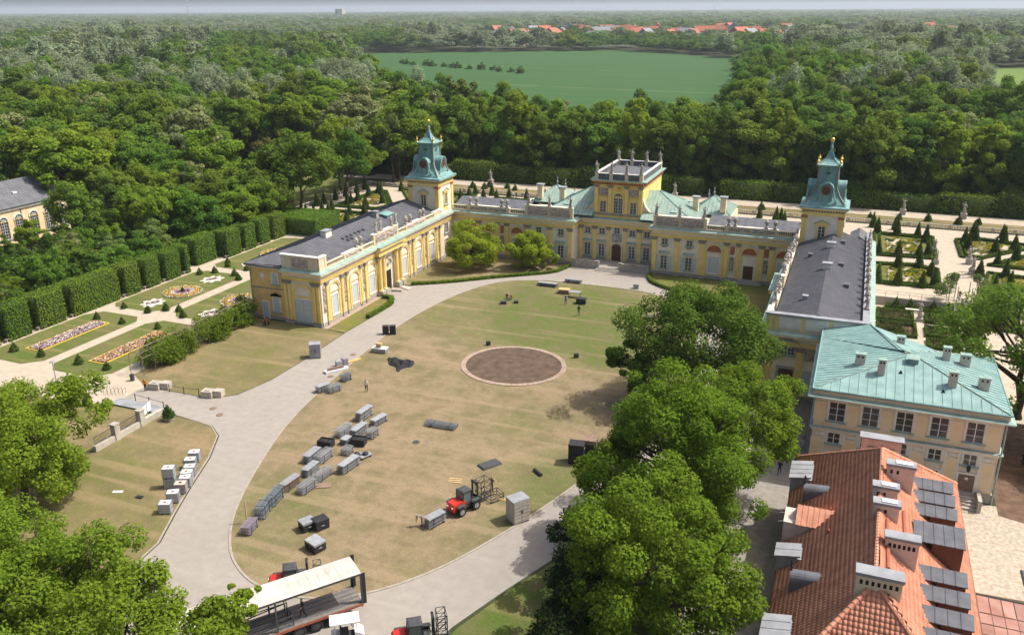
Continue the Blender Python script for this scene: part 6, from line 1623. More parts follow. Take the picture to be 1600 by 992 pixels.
def stack(x,y,rz,lab,n=7,sx=1.0,sz=0.75,m='steel',plate=True):
    t = thing('barrier_stack',lab,'barrier stack',(x,y,0.03),rz,'stacks of barriers on the lawn')
    put('skid',SKID_M,t,scale=(sx,1,1))
    for k in range(n): put('barrier_panel',PANEL_M[m],t,(random.uniform(-0.05,0.05),-0.42+0.84*k/(n-1),0.16),scale=(sx,1,sz*random.uniform(0.96,1.04)))
    if plate and random.random() < 0.55: put('top_plate',PLATE,t,(0,0,0.17-1.0+sz),scale=(sx*0.98,1,1.0))
    for s in (-0.6,0.6): put('strap',STRAP_M,t,(s*sx,0,0.05),scale=(1,1,sz*1.06))
    return t
H2 = math.pi/2
stack(-10.2,-70.0,H2-0.05,'largest grey barrier stack at the top of the cluster',8,1.15,0.95)
stack(-7.9,-70.6,H2-0.2,'narrow grey barrier stack right of the largest one',6,1.05,0.6)
stack(-10.2,-74.4,H2,'grey barrier stack leftmost of the second row',7,1.1,0.75)
stack(-8.6,-73.8,H2-0.05,'grey barrier stack in the middle of the second row',8,1.1,0.8)
stack(-6.9,-73.8,H2,'short grey barrier stack rightmost of the second row',6,0.7,0.7)
stack(-8.8,-76.2,H2,'small low barrier stack behind the black open crate',6,0.55,0.5)
stack(-10.2,-80.6,H2,'grey barrier stack left one of the middle pair',7,1.1,0.75)
stack(-9.0,-80.2,H2,'grey barrier stack right one of the middle pair',7,1.05,0.75)
stack(-8.7,-83.1,H2,'grey barrier stack below the middle pair',7,1.0,0.7)
stack(-7.0,-83.4,H2-0.1,'loose grey barrier stack beside a fallen panel',6,1.1,0.6)
stack(-7.4,-78.2,H2,'small leaning barrier stack beside the two trolleys',5,0.6,0.6,plate=False)
stack(-5.5,-80.9,H2-0.12,'long barrier stack with a brown timber end',8,1.25,0.8)
stack(-9.0,-86.2,H2-0.08,'brown timber stack nearest the drive',7,1.1,0.7,'brownwood')
stack(-7.1,-86.1,H2-0.1,'grey barrier stack beside the brown timber stack',7,1.0,0.7)
stack(-8.8,-89.0,H2+0.15,'blue-grey tall panel stack next to the drive kerb',6,1.1,0.95,'bluesteel',False)
stack(-8.4,-91.4,H2+0.3,'upright blue-grey panel stack with a yellow pole',5,0.9,1.1,'bluesteel',False)
stack(-7.9,-94.0,H2+0.2,'lilac-grey bundle at the bend of the drive',8,0.85,0.7,'lilac',False)
stack(-0.7,-68.9,0.05,'long low blue-grey rail stack alone in mid lawn',6,1.75,0.4,'bluesteel')
stack(7.5,-86.8,1.2,'grey barrier stack being handled below the red telehandler',7,0.95,0.85)
stack(-19.0,-65.4,1.2,'left grey stack of the pair at the drive edge',6,0.8,0.7)
stack(-17.6,-65.0,1.2,'right grey stack of the pair at the drive edge',6,0.8,0.7)
stack(-18.1,-61.5,1.3,'small blue-grey stack above the pair at the drive edge',5,0.65,0.7,'bluesteel')
stack(-7.2,-14.5,0.0,'low blue-grey stack on the lawn edge facing the entrance',6,1.6,0.45,'bluesteel')
stack(-3.7,-11.0,0.0,'low blue-grey stack on the drive before the entrance steps',6,1.35,0.45,'bluesteel')
# boxes and cases
def case(x,y,rz,sx,sy,sz,lab,m='black',lid=None,cat='case',name='flight_case',z0=0.03):
    t = thing(name,lab,cat,(x,y,z0),rz)
    q = MB(); q.box(-sx/2,sx/2,-sy/2,sy/2,0.08,sz*0.8)
    for s in (-1,1):
        q.box(s*sx*0.38-0.03,s*sx*0.38+0.03,-sy/2-0.02,sy/2+0.02,0.08,sz*0.8)
    q.build('body',[M[m]],t)
    MB().box(-sx/2-0.02,sx/2+0.02,-sy/2-0.02,sy/2+0.02,sz*0.8+0.01,sz).build('lid',[M[lid or m]],t)
    for a in (-1,1):
        for b in (-1,1): MB().tube((a*sx*0.4,b*sy*0.4-0.03,0.05),(a*sx*0.4,b*sy*0.4+0.03,0.05),0.06,0.06,8).build('castor',[M['rubber']],t)
    for a in (-1,1): MB().box(a*(sx/2+0.03)-0.02,a*(sx/2+0.03)+0.02,-0.15,0.15,sz*0.45,sz*0.55).build('handle',[M['steel']],t)
    return t
case(-3.1,-91.8,-0.5,1.1,1.3,0.95,'black case with grey top, left one of the joined pair','black','steel'); case(-2.1,-91.2,-0.5,1.1,1.3,1.0,'black case, right one of the joined pair')
case(-0.6,-94.2,-0.35,1.5,1.2,0.95,'black case with grey lid alone behind the trailer','black','steel')
case(1.0,-21.3,0.1,1.5,1.1,0.9,'black case beside the metal table on the upper lawn'); case(-10.7,-26.0,0.3,1.0,0.6,0.5,'small dark bag left of the seated group','darkgrey'); case(-8.9,-24.9,0.3,0.7,0.5,0.45,'small dark bag right of the seated group','darkgrey')
case(-3.3,-17.1,0.15,1.8,1.2,0.75,'brown wooden crate with pale lid on the upper lawn','brownwood','wood')
case(13.0,-24.7,0.4,1.4,0.9,0.5,'dark bags beside the two workers at the right lawn edge','darkgrey')
case(7.3,-10.3,0.2,0.9,0.7,0.8,'grey box trolley on the drive right of the entrance','steel')
case(-18.9,-51.4,0.1,2.1,1.1,0.7,'pale grey chest carrying an orange box','steel','plastic'); case(-19.0,-51.4,0.1,0.7,0.6,0.6,'orange wooden box on the pale grey chest','wood','wood',z0=0.74)
case(-21.7,-44.9,0.5,0.9,0.7,1.3,'left black upright case at the drive edge'); case(-20.7,-44.6,0.5,0.9,0.7,1.35,'right black upright case at the drive edge')
case(16.2,-71.0,0.15,1.6,1.3,1.15,'lower black case of the stack beside the maples','black',z0=0.03); case(16.2,-71.0,0.15,1.6,1.3,1.15,'upper black case of the stack beside the maples','black',z0=1.19)
case(17.3,-69.6,0.15,1.3,1.5,2.4,'tall black case behind the stack beside the maples','black','brownwood')
for x,y,l in ((-5.8,-43.6,'small dark floodlight left of the round bed'),(7.3,-43.5,'small dark floodlight right of the round bed')):
    t = thing('floodlight',l,'floodlight',(x,y,0.03),0.5); MB().box(-0.3,0.3,-0.2,0.2,0.18,0.6).build('lamp_body',[M['black']],t); MB().box(-0.25,0.25,-0.23,-0.2,0.22,0.56).build('lens',[M['glass']],t); MB().box(-0.35,0.35,-0.06,0.06,0,0.18).build('bracket',[M['darkgrey']],t)
# crates open and trolleys in the cluster
def crate(x,y,rz,lab):
    t = thing('open_crate',lab,'crate',(x,y,0.03),rz)
    for a,b,c,d in ((-0.8,0.8,-0.55,-0.5),(-0.8,0.8,0.5,0.55),(-0.8,-0.75,-0.5,0.5),(0.75,0.8,-0.5,0.5)): MB().box(a,b,c,d,0.1,0.85).build('side',[M['black']],t)
    MB().box(-0.78,0.78,-0.52,0.52,0.06,0.12).build('floor',[M['darkgrey']],t)
    for k in range(3): MB().cbox(-0.45+0.45*k,0.05,0.5,0.35,0.7,0.5).build('contents',[M['clothblack']],t)
crate(-10.4,-77.7,0.1,'black open crate above the middle pair of stacks'); crate(-7.3,-76.0,0.2,'dark blue-grey cage crate behind the small trolleys')
def trolley(x,y,rz,lab):
    t = thing('trolley',lab,'trolley',(x,y,0.03),rz); MB().box(-0.7,0.7,-0.4,0.4,0.22,0.30).build('deck',[M['steel']],t)
    for a in (-0.5,0.5):
        for b in (-0.32,0.32): MB().tube((a,b-0.04,0.11),(a,b+0.04,0.11),0.11,0.11,10).build('wheel',[M['rubber']],t)
    MB().path([(-0.7,-0.3,0.3),(-0.85,-0.3,1.0),(-0.85,0.3,1.0),(-0.7,0.3,0.3)],0.025,5).build('handle',[M['steel']],t)
    MB().lathe([(0.3,0.3),(0.34,0.5),(0.15,0.62),(0.02,0.66)],9,(0.1,0,0)).build('cable_coil',[M['black']],t)
trolley(-6.0,-78.6,1.3,'left flat trolley with black cable'); trolley(-5.2,-78.2,1.2,'right flat trolley with black cable')
def cabinet(x,y,rz,w_,d_,h_,m,lab):
    t = thing('steel_cabinet',lab,'cabinet',(x,y,0.02),rz)
    MB().box(-w_/2,w_/2,-d_/2+0.03,d_/2,0.08,h_).build('body',[m],t); MB().box(-w_/2-0.03,w_/2+0.03,-d_/2,d_/2+0.03,h_,h_+0.06).build('top',[M['zinc']],t)
    for s in (-1,1):
        dd = MB(); dd.box(min(s*0.01,s*(w_/2-0.04)),max(s*0.01,s*(w_/2-0.04)),-d_/2-0.02,-d_/2+0.03,0.15,h_-0.06)
        for k in range(5): dd.box(min(s*0.05,s*(w_/2-0.1)),max(s*0.05,s*(w_/2-0.1)),-d_/2-0.035,-d_/2-0.02,0.3+k*(h_-0.5)/5,0.42+k*(h_-0.5)/5)
        dd.build('door',[m],t); MB().box(s*0.08-0.02,s*0.08+0.02,-d_/2-0.06,-d_/2-0.02,h_*0.45,h_*0.6).build('handle',[M['darkgrey']],t)
    for a in (-1,1): MB().box(a*w_*0.4-0.08,a*w_*0.4+0.08,-d_/2,d_/2,0,0.08).build('foot',[M['darkgrey']],t)
cabinet(-26.3,-56.2,0.55,1.5,1.3,2.0,M['zinc'],'grey steel cabinet on the drive by the garden lawn')
cabinet(14.4,-83.3,0.95,1.75,1.4,2.35,mat('beige_cabinet',(0.46,0.42,0.36),(0.40,0.36,0.31),scale=2,rough=0.6),'beige double-door cabinet by the drive kerb near the maples')
# tanks in white cages
def ibc(x,y,rz,lab,m='plastic',z0=0.03):
    t = thing('liquid_tank',lab,'tank',(x,y,z0),rz,'white caged tanks on the side lawn')
    q = MB(); q.box(-0.52,0.52,-0.42,0.42,0.17,1.10); q.build('tank',[M[m]],t)
    q = MB()
    for a in (-0.56,0.56):
        for k in range(8): y_ = -0.46+0.92*k/7; q.box(a-0.012,a+0.012,y_-0.012,y_+0.012,0.15,1.13)
    for b in (-0.46,0.46):
        for k in range(9): x_ = -0.56+1.12*k/8; q.box(x_-0.012,x_+0.012,b-0.012,b+0.012,0.15,1.13)
    for z in (0.2,0.42,0.64,0.86,1.12):
        q.box(-0.57,0.57,-0.475,-0.455,z-0.012,z+0.012); q.box(-0.57,0.57,0.455,0.475,z-0.012,z+0.012); q.box(-0.575,-0.555,-0.46,0.46,z-0.012,z+0.012); q.box(0.555,0.575,-0.46,0.46,z-0.012,z+0.012)
    q.build('cage',[M['steel']],t)
    MB().lathe([(0.13,1.10),(0.13,1.16),(0.11,1.17)],12).build('filler_cap',[M['redpipe'] if m == 'plastic' else M['black']],t)
    q = MB(); q.box(-0.56,0.56,-0.46,0.46,0.11,0.15)
    for a in (-0.48,0,0.48): q.box(a-0.07,a+0.07,-0.46,0.46,0,0.11)
    q.build('pallet',[M['steel']],t)
ibl = ['white caged tank at the near end of the row','white caged tank second from the near end','pinkish caged tank in the middle of the row','white caged tank set apart on the lawn side','white caged tank behind the pinkish one','white caged tank fourth from the far end','white caged tank third from the far end','white caged tank second from the far end','white caged tank at the far end of the row']
TM = M['tankpink'] = mat('pink_plastic',(0.62,0.47,0.40),(0.52,0.38,0.32),scale=3,rough=0.5)
for k,(x,y) in enumerate(((-17.3,-94.4),(-18.0,-92.6),(-18.5,-91.0),(-20.2,-90.6),(-18.9,-89.9),(-19.5,-89.0),(-20.0,-88.0),(-21.0,-86.8),(-21.7,-85.4))): ibc(x,y,0.45+0.1*random.random(),ibl[k],'tankpink' if k == 2 else 'plastic')
ibc(-20.2,-90.6,0.5,'white caged tank stacked on top of the one set apart',z0=1.2)
# timber, planks, cloth
def lay(name,lab,cat,x,y,rz,parts,z0=0.03):
    t = thing(name,lab,cat,(x,y,z0),rz)
    for (nm,a,b,c,d,e,f,m) in parts: MB().box(a,b,c,d,e,f).build(nm,[M[m]],t)
    return t
lay('timber_pile','yellow timbers lying across the drive edge','timber',-20.5,-55.9,1.1,[('beam',-1.3,1.3,-0.12+0.26*k,0.1+0.26*k,0,0.16,'yellowpaint' if k else 'wood') for k in range(2)])
lay('beam_pile','white beams piled on the drive','beams',-21.0,-59.3,0.95,[('beam',-1.6,1.6,-0.5+0.3*k,-0.26+0.3*k,0.0,0.28+0.08*(k%2),'plastic') for k in range(3)]+[('beam',-1.2,1.0,-0.3,0.0,0.40,0.62,'brownwood')])
lay('crate_pile','grey cases on the drive behind the white beams','cases',-21.3,-57.6,0.9,[('case',-0.7,0.1,-0.4,0.4,0,0.8,'steel'),('case',0.2,0.9,-0.4,0.4,0,1.0,'lilac')])
lay('plank_pile','loose pale planks left of the red telehandler','planks',5.9,-79.1,0.25,[('plank',-0.7,0.7,-0.4+0.34*k,-0.22+0.34*k,0,0.05,'wood') for k in range(3)])
lay('plank_pile','loose planks right of the black frame','planks',11.9,-80.6,0.3,[('plank',-0.6,0.6,-0.15+0.2*k,0.0+0.2*k,0,0.06,'wood') for k in range(2)])
lay('floor_mat','grey rubber mat lying above the black frame','mat',7.9,-74.9,1.0,[('mat',-1.15,1.15,-0.65,0.65,0,0.12,'lead'),('mat',-1.1,1.1,-0.6,0.6,0.12,0.2,'darkgrey')])
lay('fallen_panel','brown panel lying flat beside the loose stack','panel',-6.2,-84.9,0.5,[('panel',-0.9,0.9,-0.5,0.5,0,0.08,'brownwood')])
lay('yellow_pole','thin wooden pole at the tall panel stack','pole',-8.9,-93.1,0,[('pole',-0.045,0.045,-0.045,0.045,0,2.4,'wood')])
lay('metal_table','bare metal frame table on the upper lawn','table',-1.0,-18.6,0.05,[('top',-1.0,1.0,-0.5,0.5,0.95,1.0,'steel')]+[('leg',a-0.04,a+0.04,b-0.04,b+0.04,0,0.95,'steel') for a in (-0.9,0.9) for b in (-0.42,0.42)])
t = thing('rubber_tube','short black tube lying in the tree shadow','tube',(13.2,-74.7,0.2),0.9); MB().tube((0,-0.7,0),(0,0.7,0),0.17,0.17,10).build('pipe',[M['black']],t)
lay('litter','white scrap lying on the side lawn','litter',-24.5,-93.3,0.4,[('sheet',-0.5,0.5,-0.2,0.2,0,0.05,'whitecloth')]); lay('litter','black rag on the side lawn','litter',-21.7,-93.3,0.1,[('rag',-0.35,0.35,-0.2,0.2,0,0.12,'clothblack')])
lay('board','white ramp board at the wing portal','board',-29.6,-24.2,-0.4,[('board',-1.1,1.1,-0.5,0.5,0.0,0.12,'concrete')]); lay('board','second ramp board at the wing portal','board',-30.2,-26.2,0.2,[('board',-0.9,0.9,-0.35,0.35,0.0,0.3,'stone')])
def heap(x,y,lab):
    n=26; q=MB(); rng=np.random.RandomState(4); V=[];
    for j in range(n):
        for i in range(n):
            u,v=i/(n-1)*2-1,j/(n-1)*2-1; e=max(0,1-(u*u+v*v)*(1+0.5*math.sin(3*math.atan2(v,u)+1)))
            z=0.55*e**0.7*(0.6+0.5*math.sin(7*u+3*v)*math.cos(6*v))+0.04*rng.rand()
            V.append((u*2.1+0.3*math.sin(4*v),v*1.5+0.25*math.sin(5*u),max(z,0.0) if e>0 else -0.12))
    F=[(j*n+i,j*n+i+1,(j+1)*n+i+1,(j+1)*n+i) for j in range(n-1) for i in range(n-1)]
    q.add(V,F); tag(q.build('cloth_heap',[M['clothblack']],None,(x,y,0.03),-0.5),lab,'cloth')
heap(-14.2,-54.1,'crumpled black cloth heap left of the round bed')
# ------------------------------------------------------------------ vehicles
def wheel(parent,x,y,z,r,w_,axis='y',hub='steel'):
    t = put('wheel',None,parent,(x,y,z))
    q=MB(); n=18
    prof=[(r*0.62,-w_/2),(r*0.92,-w_/2),(r,-w_/2*0.7),(r,w_/2*0.7),(r*0.92,w_/2),(r*0.62,w_/2)]
    vs=[];fs=[]
    for rr,ww in prof:
        for i in range(n): a=2*math.pi*i/n; vs.append((rr*math.cos(a),ww,rr*math.sin(a)))
    for k in range(len(prof)-1):
        for i in range(n): fs.append((k*n+i,(k+1)*n+i,(k+1)*n+(i+1)%n,k*n+(i+1)%n))
    q.add(vs,fs); q.build('tyre',[M['rubber']],t,smooth=False)
    q=MB(); q.tube((0,-w_*0.42,0),(0,w_*0.42,0),r*0.63,r*0.63,16); q.tube((0,-w_*0.5,0),(0,w_*0.5,0),r*0.22,r*0.22,8); q.build('rim',[M[hub]],t)
def telehandler(x,y,rz,lab,mast=True,load=None):
    """compact red loader: x forward"""
    t = thing('telehandler',lab,'telehandler',(x,y,0.03),rz)
    for sx in (-0.85,0.95):
        for sy in (-0.78,0.78): wheel(t,sx,sy,0.48,0.48,0.36,hub='zinc')
    q=MB(); q.fprism([(-1.6,0.5),(-0.15,0.5),(-0.15,1.25),(-0.6,1.35),(-1.45,1.22),(-1.65,0.95)],-0.55,0.55); q.build('engine_hood',[M['red']],t)
    q=MB(); q.box(-0.3,1.3,-0.5,0.5,0.42,0.85); q.build('chassis',[M['darkgrey']],t)
    q=MB()
    for sx in (-1,1): q.fprism([(0,0),(0.95,0),(0.9,0.12),(0.05,0.12)],-0.14,0.14,0) if False else None
    for sy in (-0.78,0.78):
        for sx in (-0.85,0.95): q.fprism([(sx-0.5,1.0),(sx+0.5,1.0),(sx+0.38,1.1),(sx-0.38,1.1)],sy-0.2,sy+0.2,0)
    q.build('mudguard',[M['darkgrey']],t)
    q=MB()
    P=[(-0.45,0.85),(0.75,0.85),(0.62,2.05),(-0.35,2.15)]
    for (x_,z_) in P:
        pass
    for sy in (-0.5,0.5):
        for (a,b) in zip(P,P[1:]+P[:1]): q.tube((a[0],sy,a[1]),(b[0],sy,b[1]),0.05,0.05,6)
    for (x_,z_) in P: q.tube((x_,-0.5,z_),(x_,0.5,z_),0.05,0.05,6)
    q.build('cab_frame',[M['black']],t)
    q=MB(); q.box(-0.42,0.70,-0.54,0.54,2.06,2.16); q.build('cab_roof',[M['darkgrey']],t)
    q=MB(); q.add([(0.74,-0.46,0.95),(0.74,0.46,0.95),(0.63,0.46,2.02),(0.63,-0.46,2.02)],[(0,1,2,3)]); q.add([(-0.44,-0.46,1.3),(-0.44,0.46,1.3),(-0.36,0.46,2.1),(-0.36,-0.46,2.1)],[(3,2,1,0)])
    for sy in (-0.48,0.48): q.add([(-0.42,sy,0.95),(0.72,sy,0.95),(0.6,sy,2.02),(-0.33,sy,2.08)],[(0,1,2,3)])
    q.build('cab_glass',[M['cabglass']],t)
    q=MB(); q.box(-0.2,0.2,-0.25,0.25,0.85,1.25); q.box(-0.25,-0.12,-0.25,0.25,1.25,1.75); q.build('seat',[M['black']],t)
    q=MB()
    for sy in (-0.35,0.35): q.box(1.45,1.6,sy-0.07,sy+0.07,0.25,2.45)
    q.box(1.42,1.62,-0.45,0.45,0.6,0.75); q.box(1.42,1.62,-0.45,0.45,2.3,2.45); q.box(1.62,1.72,-0.6,0.6,0.3,0.9)
    q.build('mast',[M['black']],t)
    for sy in (-0.3,0.3): MB().box(1.7,2.9,sy-0.07,sy+0.07,0.28,0.34).build('fork',[M['darkgrey']],t)
    for sy in (-0.35,0.35): MB().box(-1.68,-1.6,sy-0.1,sy+0.1,0.85,1.0).build('rear_light',[M['whitepaint']],t)
    return t
M['cabglass'] = mat('cab_glass',(0.10,0.13,0.14),(0.12,0.15,0.16),rough=0.1,spec=0.7)
telehandler(8.9,-83.6,1.15,'red telehandler carrying black frames in the middle of the lawn')
telehandler(0.6,-99.7,0.62,'red telehandler half hidden behind the trailer roof')
telehandler(13.3,-101.9,0.62,'red telehandler holding a truss frame at the bottom of the drive')
def truss_frame(name,x,y,z,rz,L,Hh,D,lab,m='black',cat='truss frame'):
    t = thing(name,lab,cat,(x,y,z),rz); 
    for a in (-L/2,L/2):
        for b in (-D/2,D/2): MB().tube((a,b,0),(a,b,Hh),0.04,0.04,6).build('upright',[M[m]],t)
    n=max(2,int(Hh/0.5))
    for k in range(n+1):
        z_=Hh*k/n; q=MB()
        for b in (-D/2,D/2): q.tube((-L/2,b,z_),(L/2,b,z_),0.03,0.03,5)
        for a in (-L/2,L/2): q.tube((a,-D/2,z_),(a,D/2,z_),0.03,0.03,5)
        q.build('ring_brace',[M[m]],t)
        if k < n:
            q=MB(); z2=Hh*(k+1)/n
            for b in (-D/2,D/2): q.tube((-L/2,b,z_),(L/2,b,z2),0.025,0.025,5)
            q.build('diagonal',[M[m]],t)
    return t
truss_frame('stage_frame',9.9,-81.2,0.35,1.15,1.2,1.9,0.9,'tall black frame on the forks of the lawn telehandler')
truss_frame('stage_frame',10.9,-80.8,0.05,1.0,1.5,0.7,1.2,'low black frame standing right of the lawn telehandler')
truss_frame('stage_frame',15.0,-100.5,0.35,0.62,0.7,2.2,1.1,'dark truss frame on the forks at the bottom telehandler','darkgrey')
truss_frame('stage_frame',2.3,-98.1,0.35,0.62,0.6,1.6,0.9,'dark frame behind the trailer on the hidden telehandler forks','darkgrey')
# curtain trailer with open side
dx,dy = 6.1,7.9; TA = math.atan2(dy,dx)
tr = thing('curtain_trailer','white-roofed trailer with open sides at the foot of the lawn','trailer',(8.05-0.0,-100.3,0.012),TA)
Lt,Wt = 13.6,2.5                     # local x runs to the rear, near side at y=0, far side at y=+Wt
X1=0.0; X0=-Lt
MB().box(X0,X1,0,Wt,1.05,1.2).build('deck',[M['lead']],tr)
for k in range(9):
    MB().box(X0+0.05,X1-0.05,0.06+k*0.265,0.06+k*0.265+0.255,1.2,1.225).build('deck_plank',[M['lead'] if k%2 else M['bench']],tr)
MB().box(X0,X1,-0.03,0.0,0.98,1.2).build('side_rail',[M['redpipe']],tr); MB().box(X0,X1,Wt,Wt+0.03,0.98,1.2).build('side_rail',[M['redpipe']],tr)
MB().box(X0,X1-0.3,0.5,0.62,0.72,1.05).build('chassis_beam',[M['darkgrey']],tr); MB().box(X0,X1-0.3,Wt-0.62,Wt-0.5,0.72,1.05).build('chassis_beam',[M['darkgrey']],tr)
nr=18
for k in range(nr):
    a=X0+Lt*k/nr; b=X0+Lt*(k+1)/nr; q=MB(); h1=0.0
    q.add([(a,-0.02,3.98),(b,-0.02,3.98),(b,Wt/2,4.04+h1),(b,Wt+0.02,3.98),(a,Wt+0.02,3.98),(a,Wt/2,4.04)],[(0,1,2,5),(5,2,3,4)]); q.add([(a-0.03,0,3.99),(a+0.03,0,3.99),(a+0.03,Wt/2,4.06),(a-0.03,Wt/2,4.06),(a-0.03,Wt,3.99),(a+0.03,Wt,3.99)],[(0,1,2,3),(3,2,5,4)]); q.build('roof_sheet',[M['tarp']],tr)
MB().box(X0,X1,-0.04,0.0,3.8,3.98).build('roof_rail',[M['darkgrey']],tr); MB().box(X0,X1,Wt,Wt+0.04,3.8,3.98).build('roof_rail',[M['darkgrey']],tr)
for a in (X1-0.12,X0,X0+Lt*0.5):
    for b in (0,Wt-0.1): MB().box(a,a+0.12,b,b+0.1,1.2,3.85).build('post',[M['darkgrey']],tr)
q=MB(); q.box(X1,X1+0.3,0.02,0.09,1.1,3.9); q.box(X1,X1+0.06,0.0,0.3,1.1,3.9); q.build('rear_door',[M['black']],tr); q=MB(); q.box(X1,X1+0.3,Wt-0.09,Wt-0.02,1.1,4.1); q.box(X1,X1+0.06,Wt-0.3,Wt,1.1,3.9); q.build('rear_door',[M['black']],tr)
MB().box(X0-0.05,X0,0,Wt,1.05,3.98).build('headboard',[M['plastic']],tr)
for k in range(3):
    for b in (0.18,Wt-0.18): wheel(tr,-1.9-1.31*k-0.6,b,0.52,0.52,0.34,hub='darkgrey')
for b in (0.35,Wt-0.35): MB().box(X1-0.05,X1+0.02,b-0.2,b+0.2,0.75,0.95).build('tail_light',[M['redcloth']],tr)
truss_frame('loaded_truss',8.05+math.cos(TA)*-8.5-math.sin(TA)*0.6,-100.3+math.sin(TA)*-8.5+math.cos(TA)*0.6,1.24,TA,6.0,0.9,0.8,'dark truss lying inside the open trailer, near side','darkgrey')
truss_frame('loaded_truss',8.05+math.cos(TA)*-8.8-math.sin(TA)*1.8,-100.3+math.sin(TA)*-8.8+math.cos(TA)*1.8,1.24,TA,6.4,1.3,0.9,'dark truss stacked inside the open trailer, far side','black')
# golf cart
gc = thing('golf_cart','white-roofed golf cart parked beside the trailer wheels','golf cart',(8.3,-103.1,0.012),0.62)
for sx in (-0.8,0.8):
    for sy in (-0.48,0.48): wheel(gc,sx,sy,0.23,0.23,0.18,hub='zinc')
MB().box(-1.1,1.0,-0.5,0.5,0.25,0.42).build('chassis',[M['darkgrey']],gc)
q=MB(); q.fprism([(0.55,0.35),(1.25,0.35),(1.22,0.62),(0.9,0.85),(0.55,0.88)],-0.52,0.52); q.build('front_cowl',[M['whitepaint']],gc)
q=MB(); q.fprism([(-1.2,0.35),(-0.35,0.35),(-0.35,0.62),(-1.2,0.70)],-0.52,0.52); q.build('rear_body',[M['whitepaint']],gc)
MB().box(-0.45,0.1,-0.5,0.5,0.62,0.78).build('seat',[M['black']],gc); MB().box(-0.55,-0.42,-0.5,0.5,0.78,1.2).build('backrest',[M['black']],gc)
for sx in (-0.95,0.75):
    for sy in (-0.48,0.48): MB().tube((sx,sy,0.6),(sx*0.92,sy,1.86),0.03,0.03,6).build('roof_post',[M['whitepaint']],gc)
q=MB(); q.box(-1.25,0.95,-0.62,0.62,1.86,1.93); q.box(-1.15,0.85,-0.52,0.52,1.93,1.97); q.build('roof',[M['whitepaint']],gc)
q=MB(); ring(q,0.14,0.18,0,-0.02,0.02,0,12,0,2*math.pi); q.xf(Matrix.Translation((0.42,0.2,1.05))@Matrix.Rotation(R(90),4,'Z')@Matrix.Rotation(R(-35),4,'X')); q.build('steering_wheel',[M['black']],gc)
for sy in (-0.35,0.35): MB().box(1.22,1.26,sy-0.08,sy+0.08,0.5,0.6).build('headlight',[M['plastic']],gc)
# gate blocks, bridge, dry moat wall
for (x,y,rz,l) in ((-38.8,-72.2,0.2,'pale concrete gate block left of the drive entry'),(-30.9,-71.7,0.2,'pale concrete gate block at the drive edge')):
    t = thing('gate_block',l,'concrete block',(x,y,0.012),rz); MB().box(-1.2,0.2,-0.7,0.5,0,0.85).build('block',[M['concrete']],t); MB().box(0.25,1.3,-0.3,0.7,0,0.85).build('block',[M['concrete']],t); MB().box(-0.8,-0.2,-0.4,0.2,0.85,0.95).build('cap',[M['stone']],t)
br = thing('gate_bridge','grey plank bridge over the dry moat at the garden gate','bridge',(-37.5,-77.4,0.02))
for k in range(14): MB().box(-3.6+k*0.52,-3.6+k*0.52+0.5,-0.8,0.8,0.12,0.2).build('plank',[M['zinc']],br)
mw = thing('moat_wall','low stone wall with railing and square piers beside the gate bridge','wall',(-33.2,-82.5,0))
MB().box(-0.25,0.25,-5.4,4.8,0,0.7).build('wall',[M['concrete']],mw)
for y in (-2.3,1.4): 
    MB().box(-0.35,0.35,y-0.35,y+0.35,0,1.9).build('pier',[M['concrete']],mw); MB().box(-0.42,0.42,y-0.42,y+0.42,1.9,2.02).build('pier_cap',[M['stone']],mw)
for a,b in ((-5.3,-2.7),(-1.9,1.0)):
    q=MB(); q.box(-0.02,0.02,a,b,0.85,0.9); q.box(-0.02,0.02,a,b,1.65,1.7)
    for k in range(int((b-a)/0.16)): q.box(-0.012,0.012,a+k*0.16,a+k*0.16+0.024,0.7,1.75)
    q.build('railing',[M['darkgrey']],mw)
sg = thing('notice_board','white notice boards on the moat railing','notice board',(-33.8,-79.5,0.0),1.9)
for s in (-0.55,0.55): MB().box(s-0.45,s+0.45,-0.04,0.0,0.8,1.9).build('board',[M['whitepaint']],sg)
for s in (-0.9,0.0,0.9): MB().tube((s,0.03,0),(s,0.03,1.9),0.03,0.03,6).build('post',[M['steel']],sg)
cf = thing('chain_posts','row of small iron posts with a bar across the drive entry','barrier',(0,0,0))
pts_=[(-38.8,-76.3),(-36.4,-76.5),(-33.9,-76.8),(-36.9,-72.6),(-34.6,-72.6),(-32.6,-72.2)]
for x,y in pts_: MB().tube((x,y,0),(x,y,1.05),0.05,0.05,6).build('post',[M['black']],cf)
MB().path([(*p,0.9) for p in pts_[:3]],0.025,5).build('bar',[M['black']],cf); MB().path([(*p,0.9) for p in pts_[3:]],0.025,5).build('bar',[M['black']],cf)
lp = thing('lamp_post','tall slim lamp post on the gravel by the linden','lamp post',(-49.4,-78.2,0)); MB().tube((0,0,0),(0,0,4.4),0.08,0.05,8).build('pole',[M['steel']],lp); MB().box(-0.1,0.1,-0.35,0.1,4.35,4.5).build('lamp_head',[M['steel']],lp)
bn = thing('litter_bin','dark litter bin by the rose arbour walk','bin',(-43.9,-71.6,0.01)); MB().lathe([(0.26,0),(0.3,0.75),(0.27,0.8)],12).build('drum',[M['darkgrey']],bn); MB().lathe([(0.3,0.8),(0.3,0.86),(0.1,0.95)],12).build('lid',[M['black']],bn)
pl = thing('planter','dark planter with a bushy green shrub by the moat','planter',(-31.2,-78.9,0.03)); MB().box(-0.5,0.5,-0.35,0.35,0,0.5).build('trough',[M['stone']],pl); put('foliage',CS,pl,(0,0,0.45),scale=(1.6,1.3,1.3))
t = thing('bicycle_rack','row of bent bicycle stands on the gravel','bicycle rack',(-43.0,-75.5,0.01),0.3)
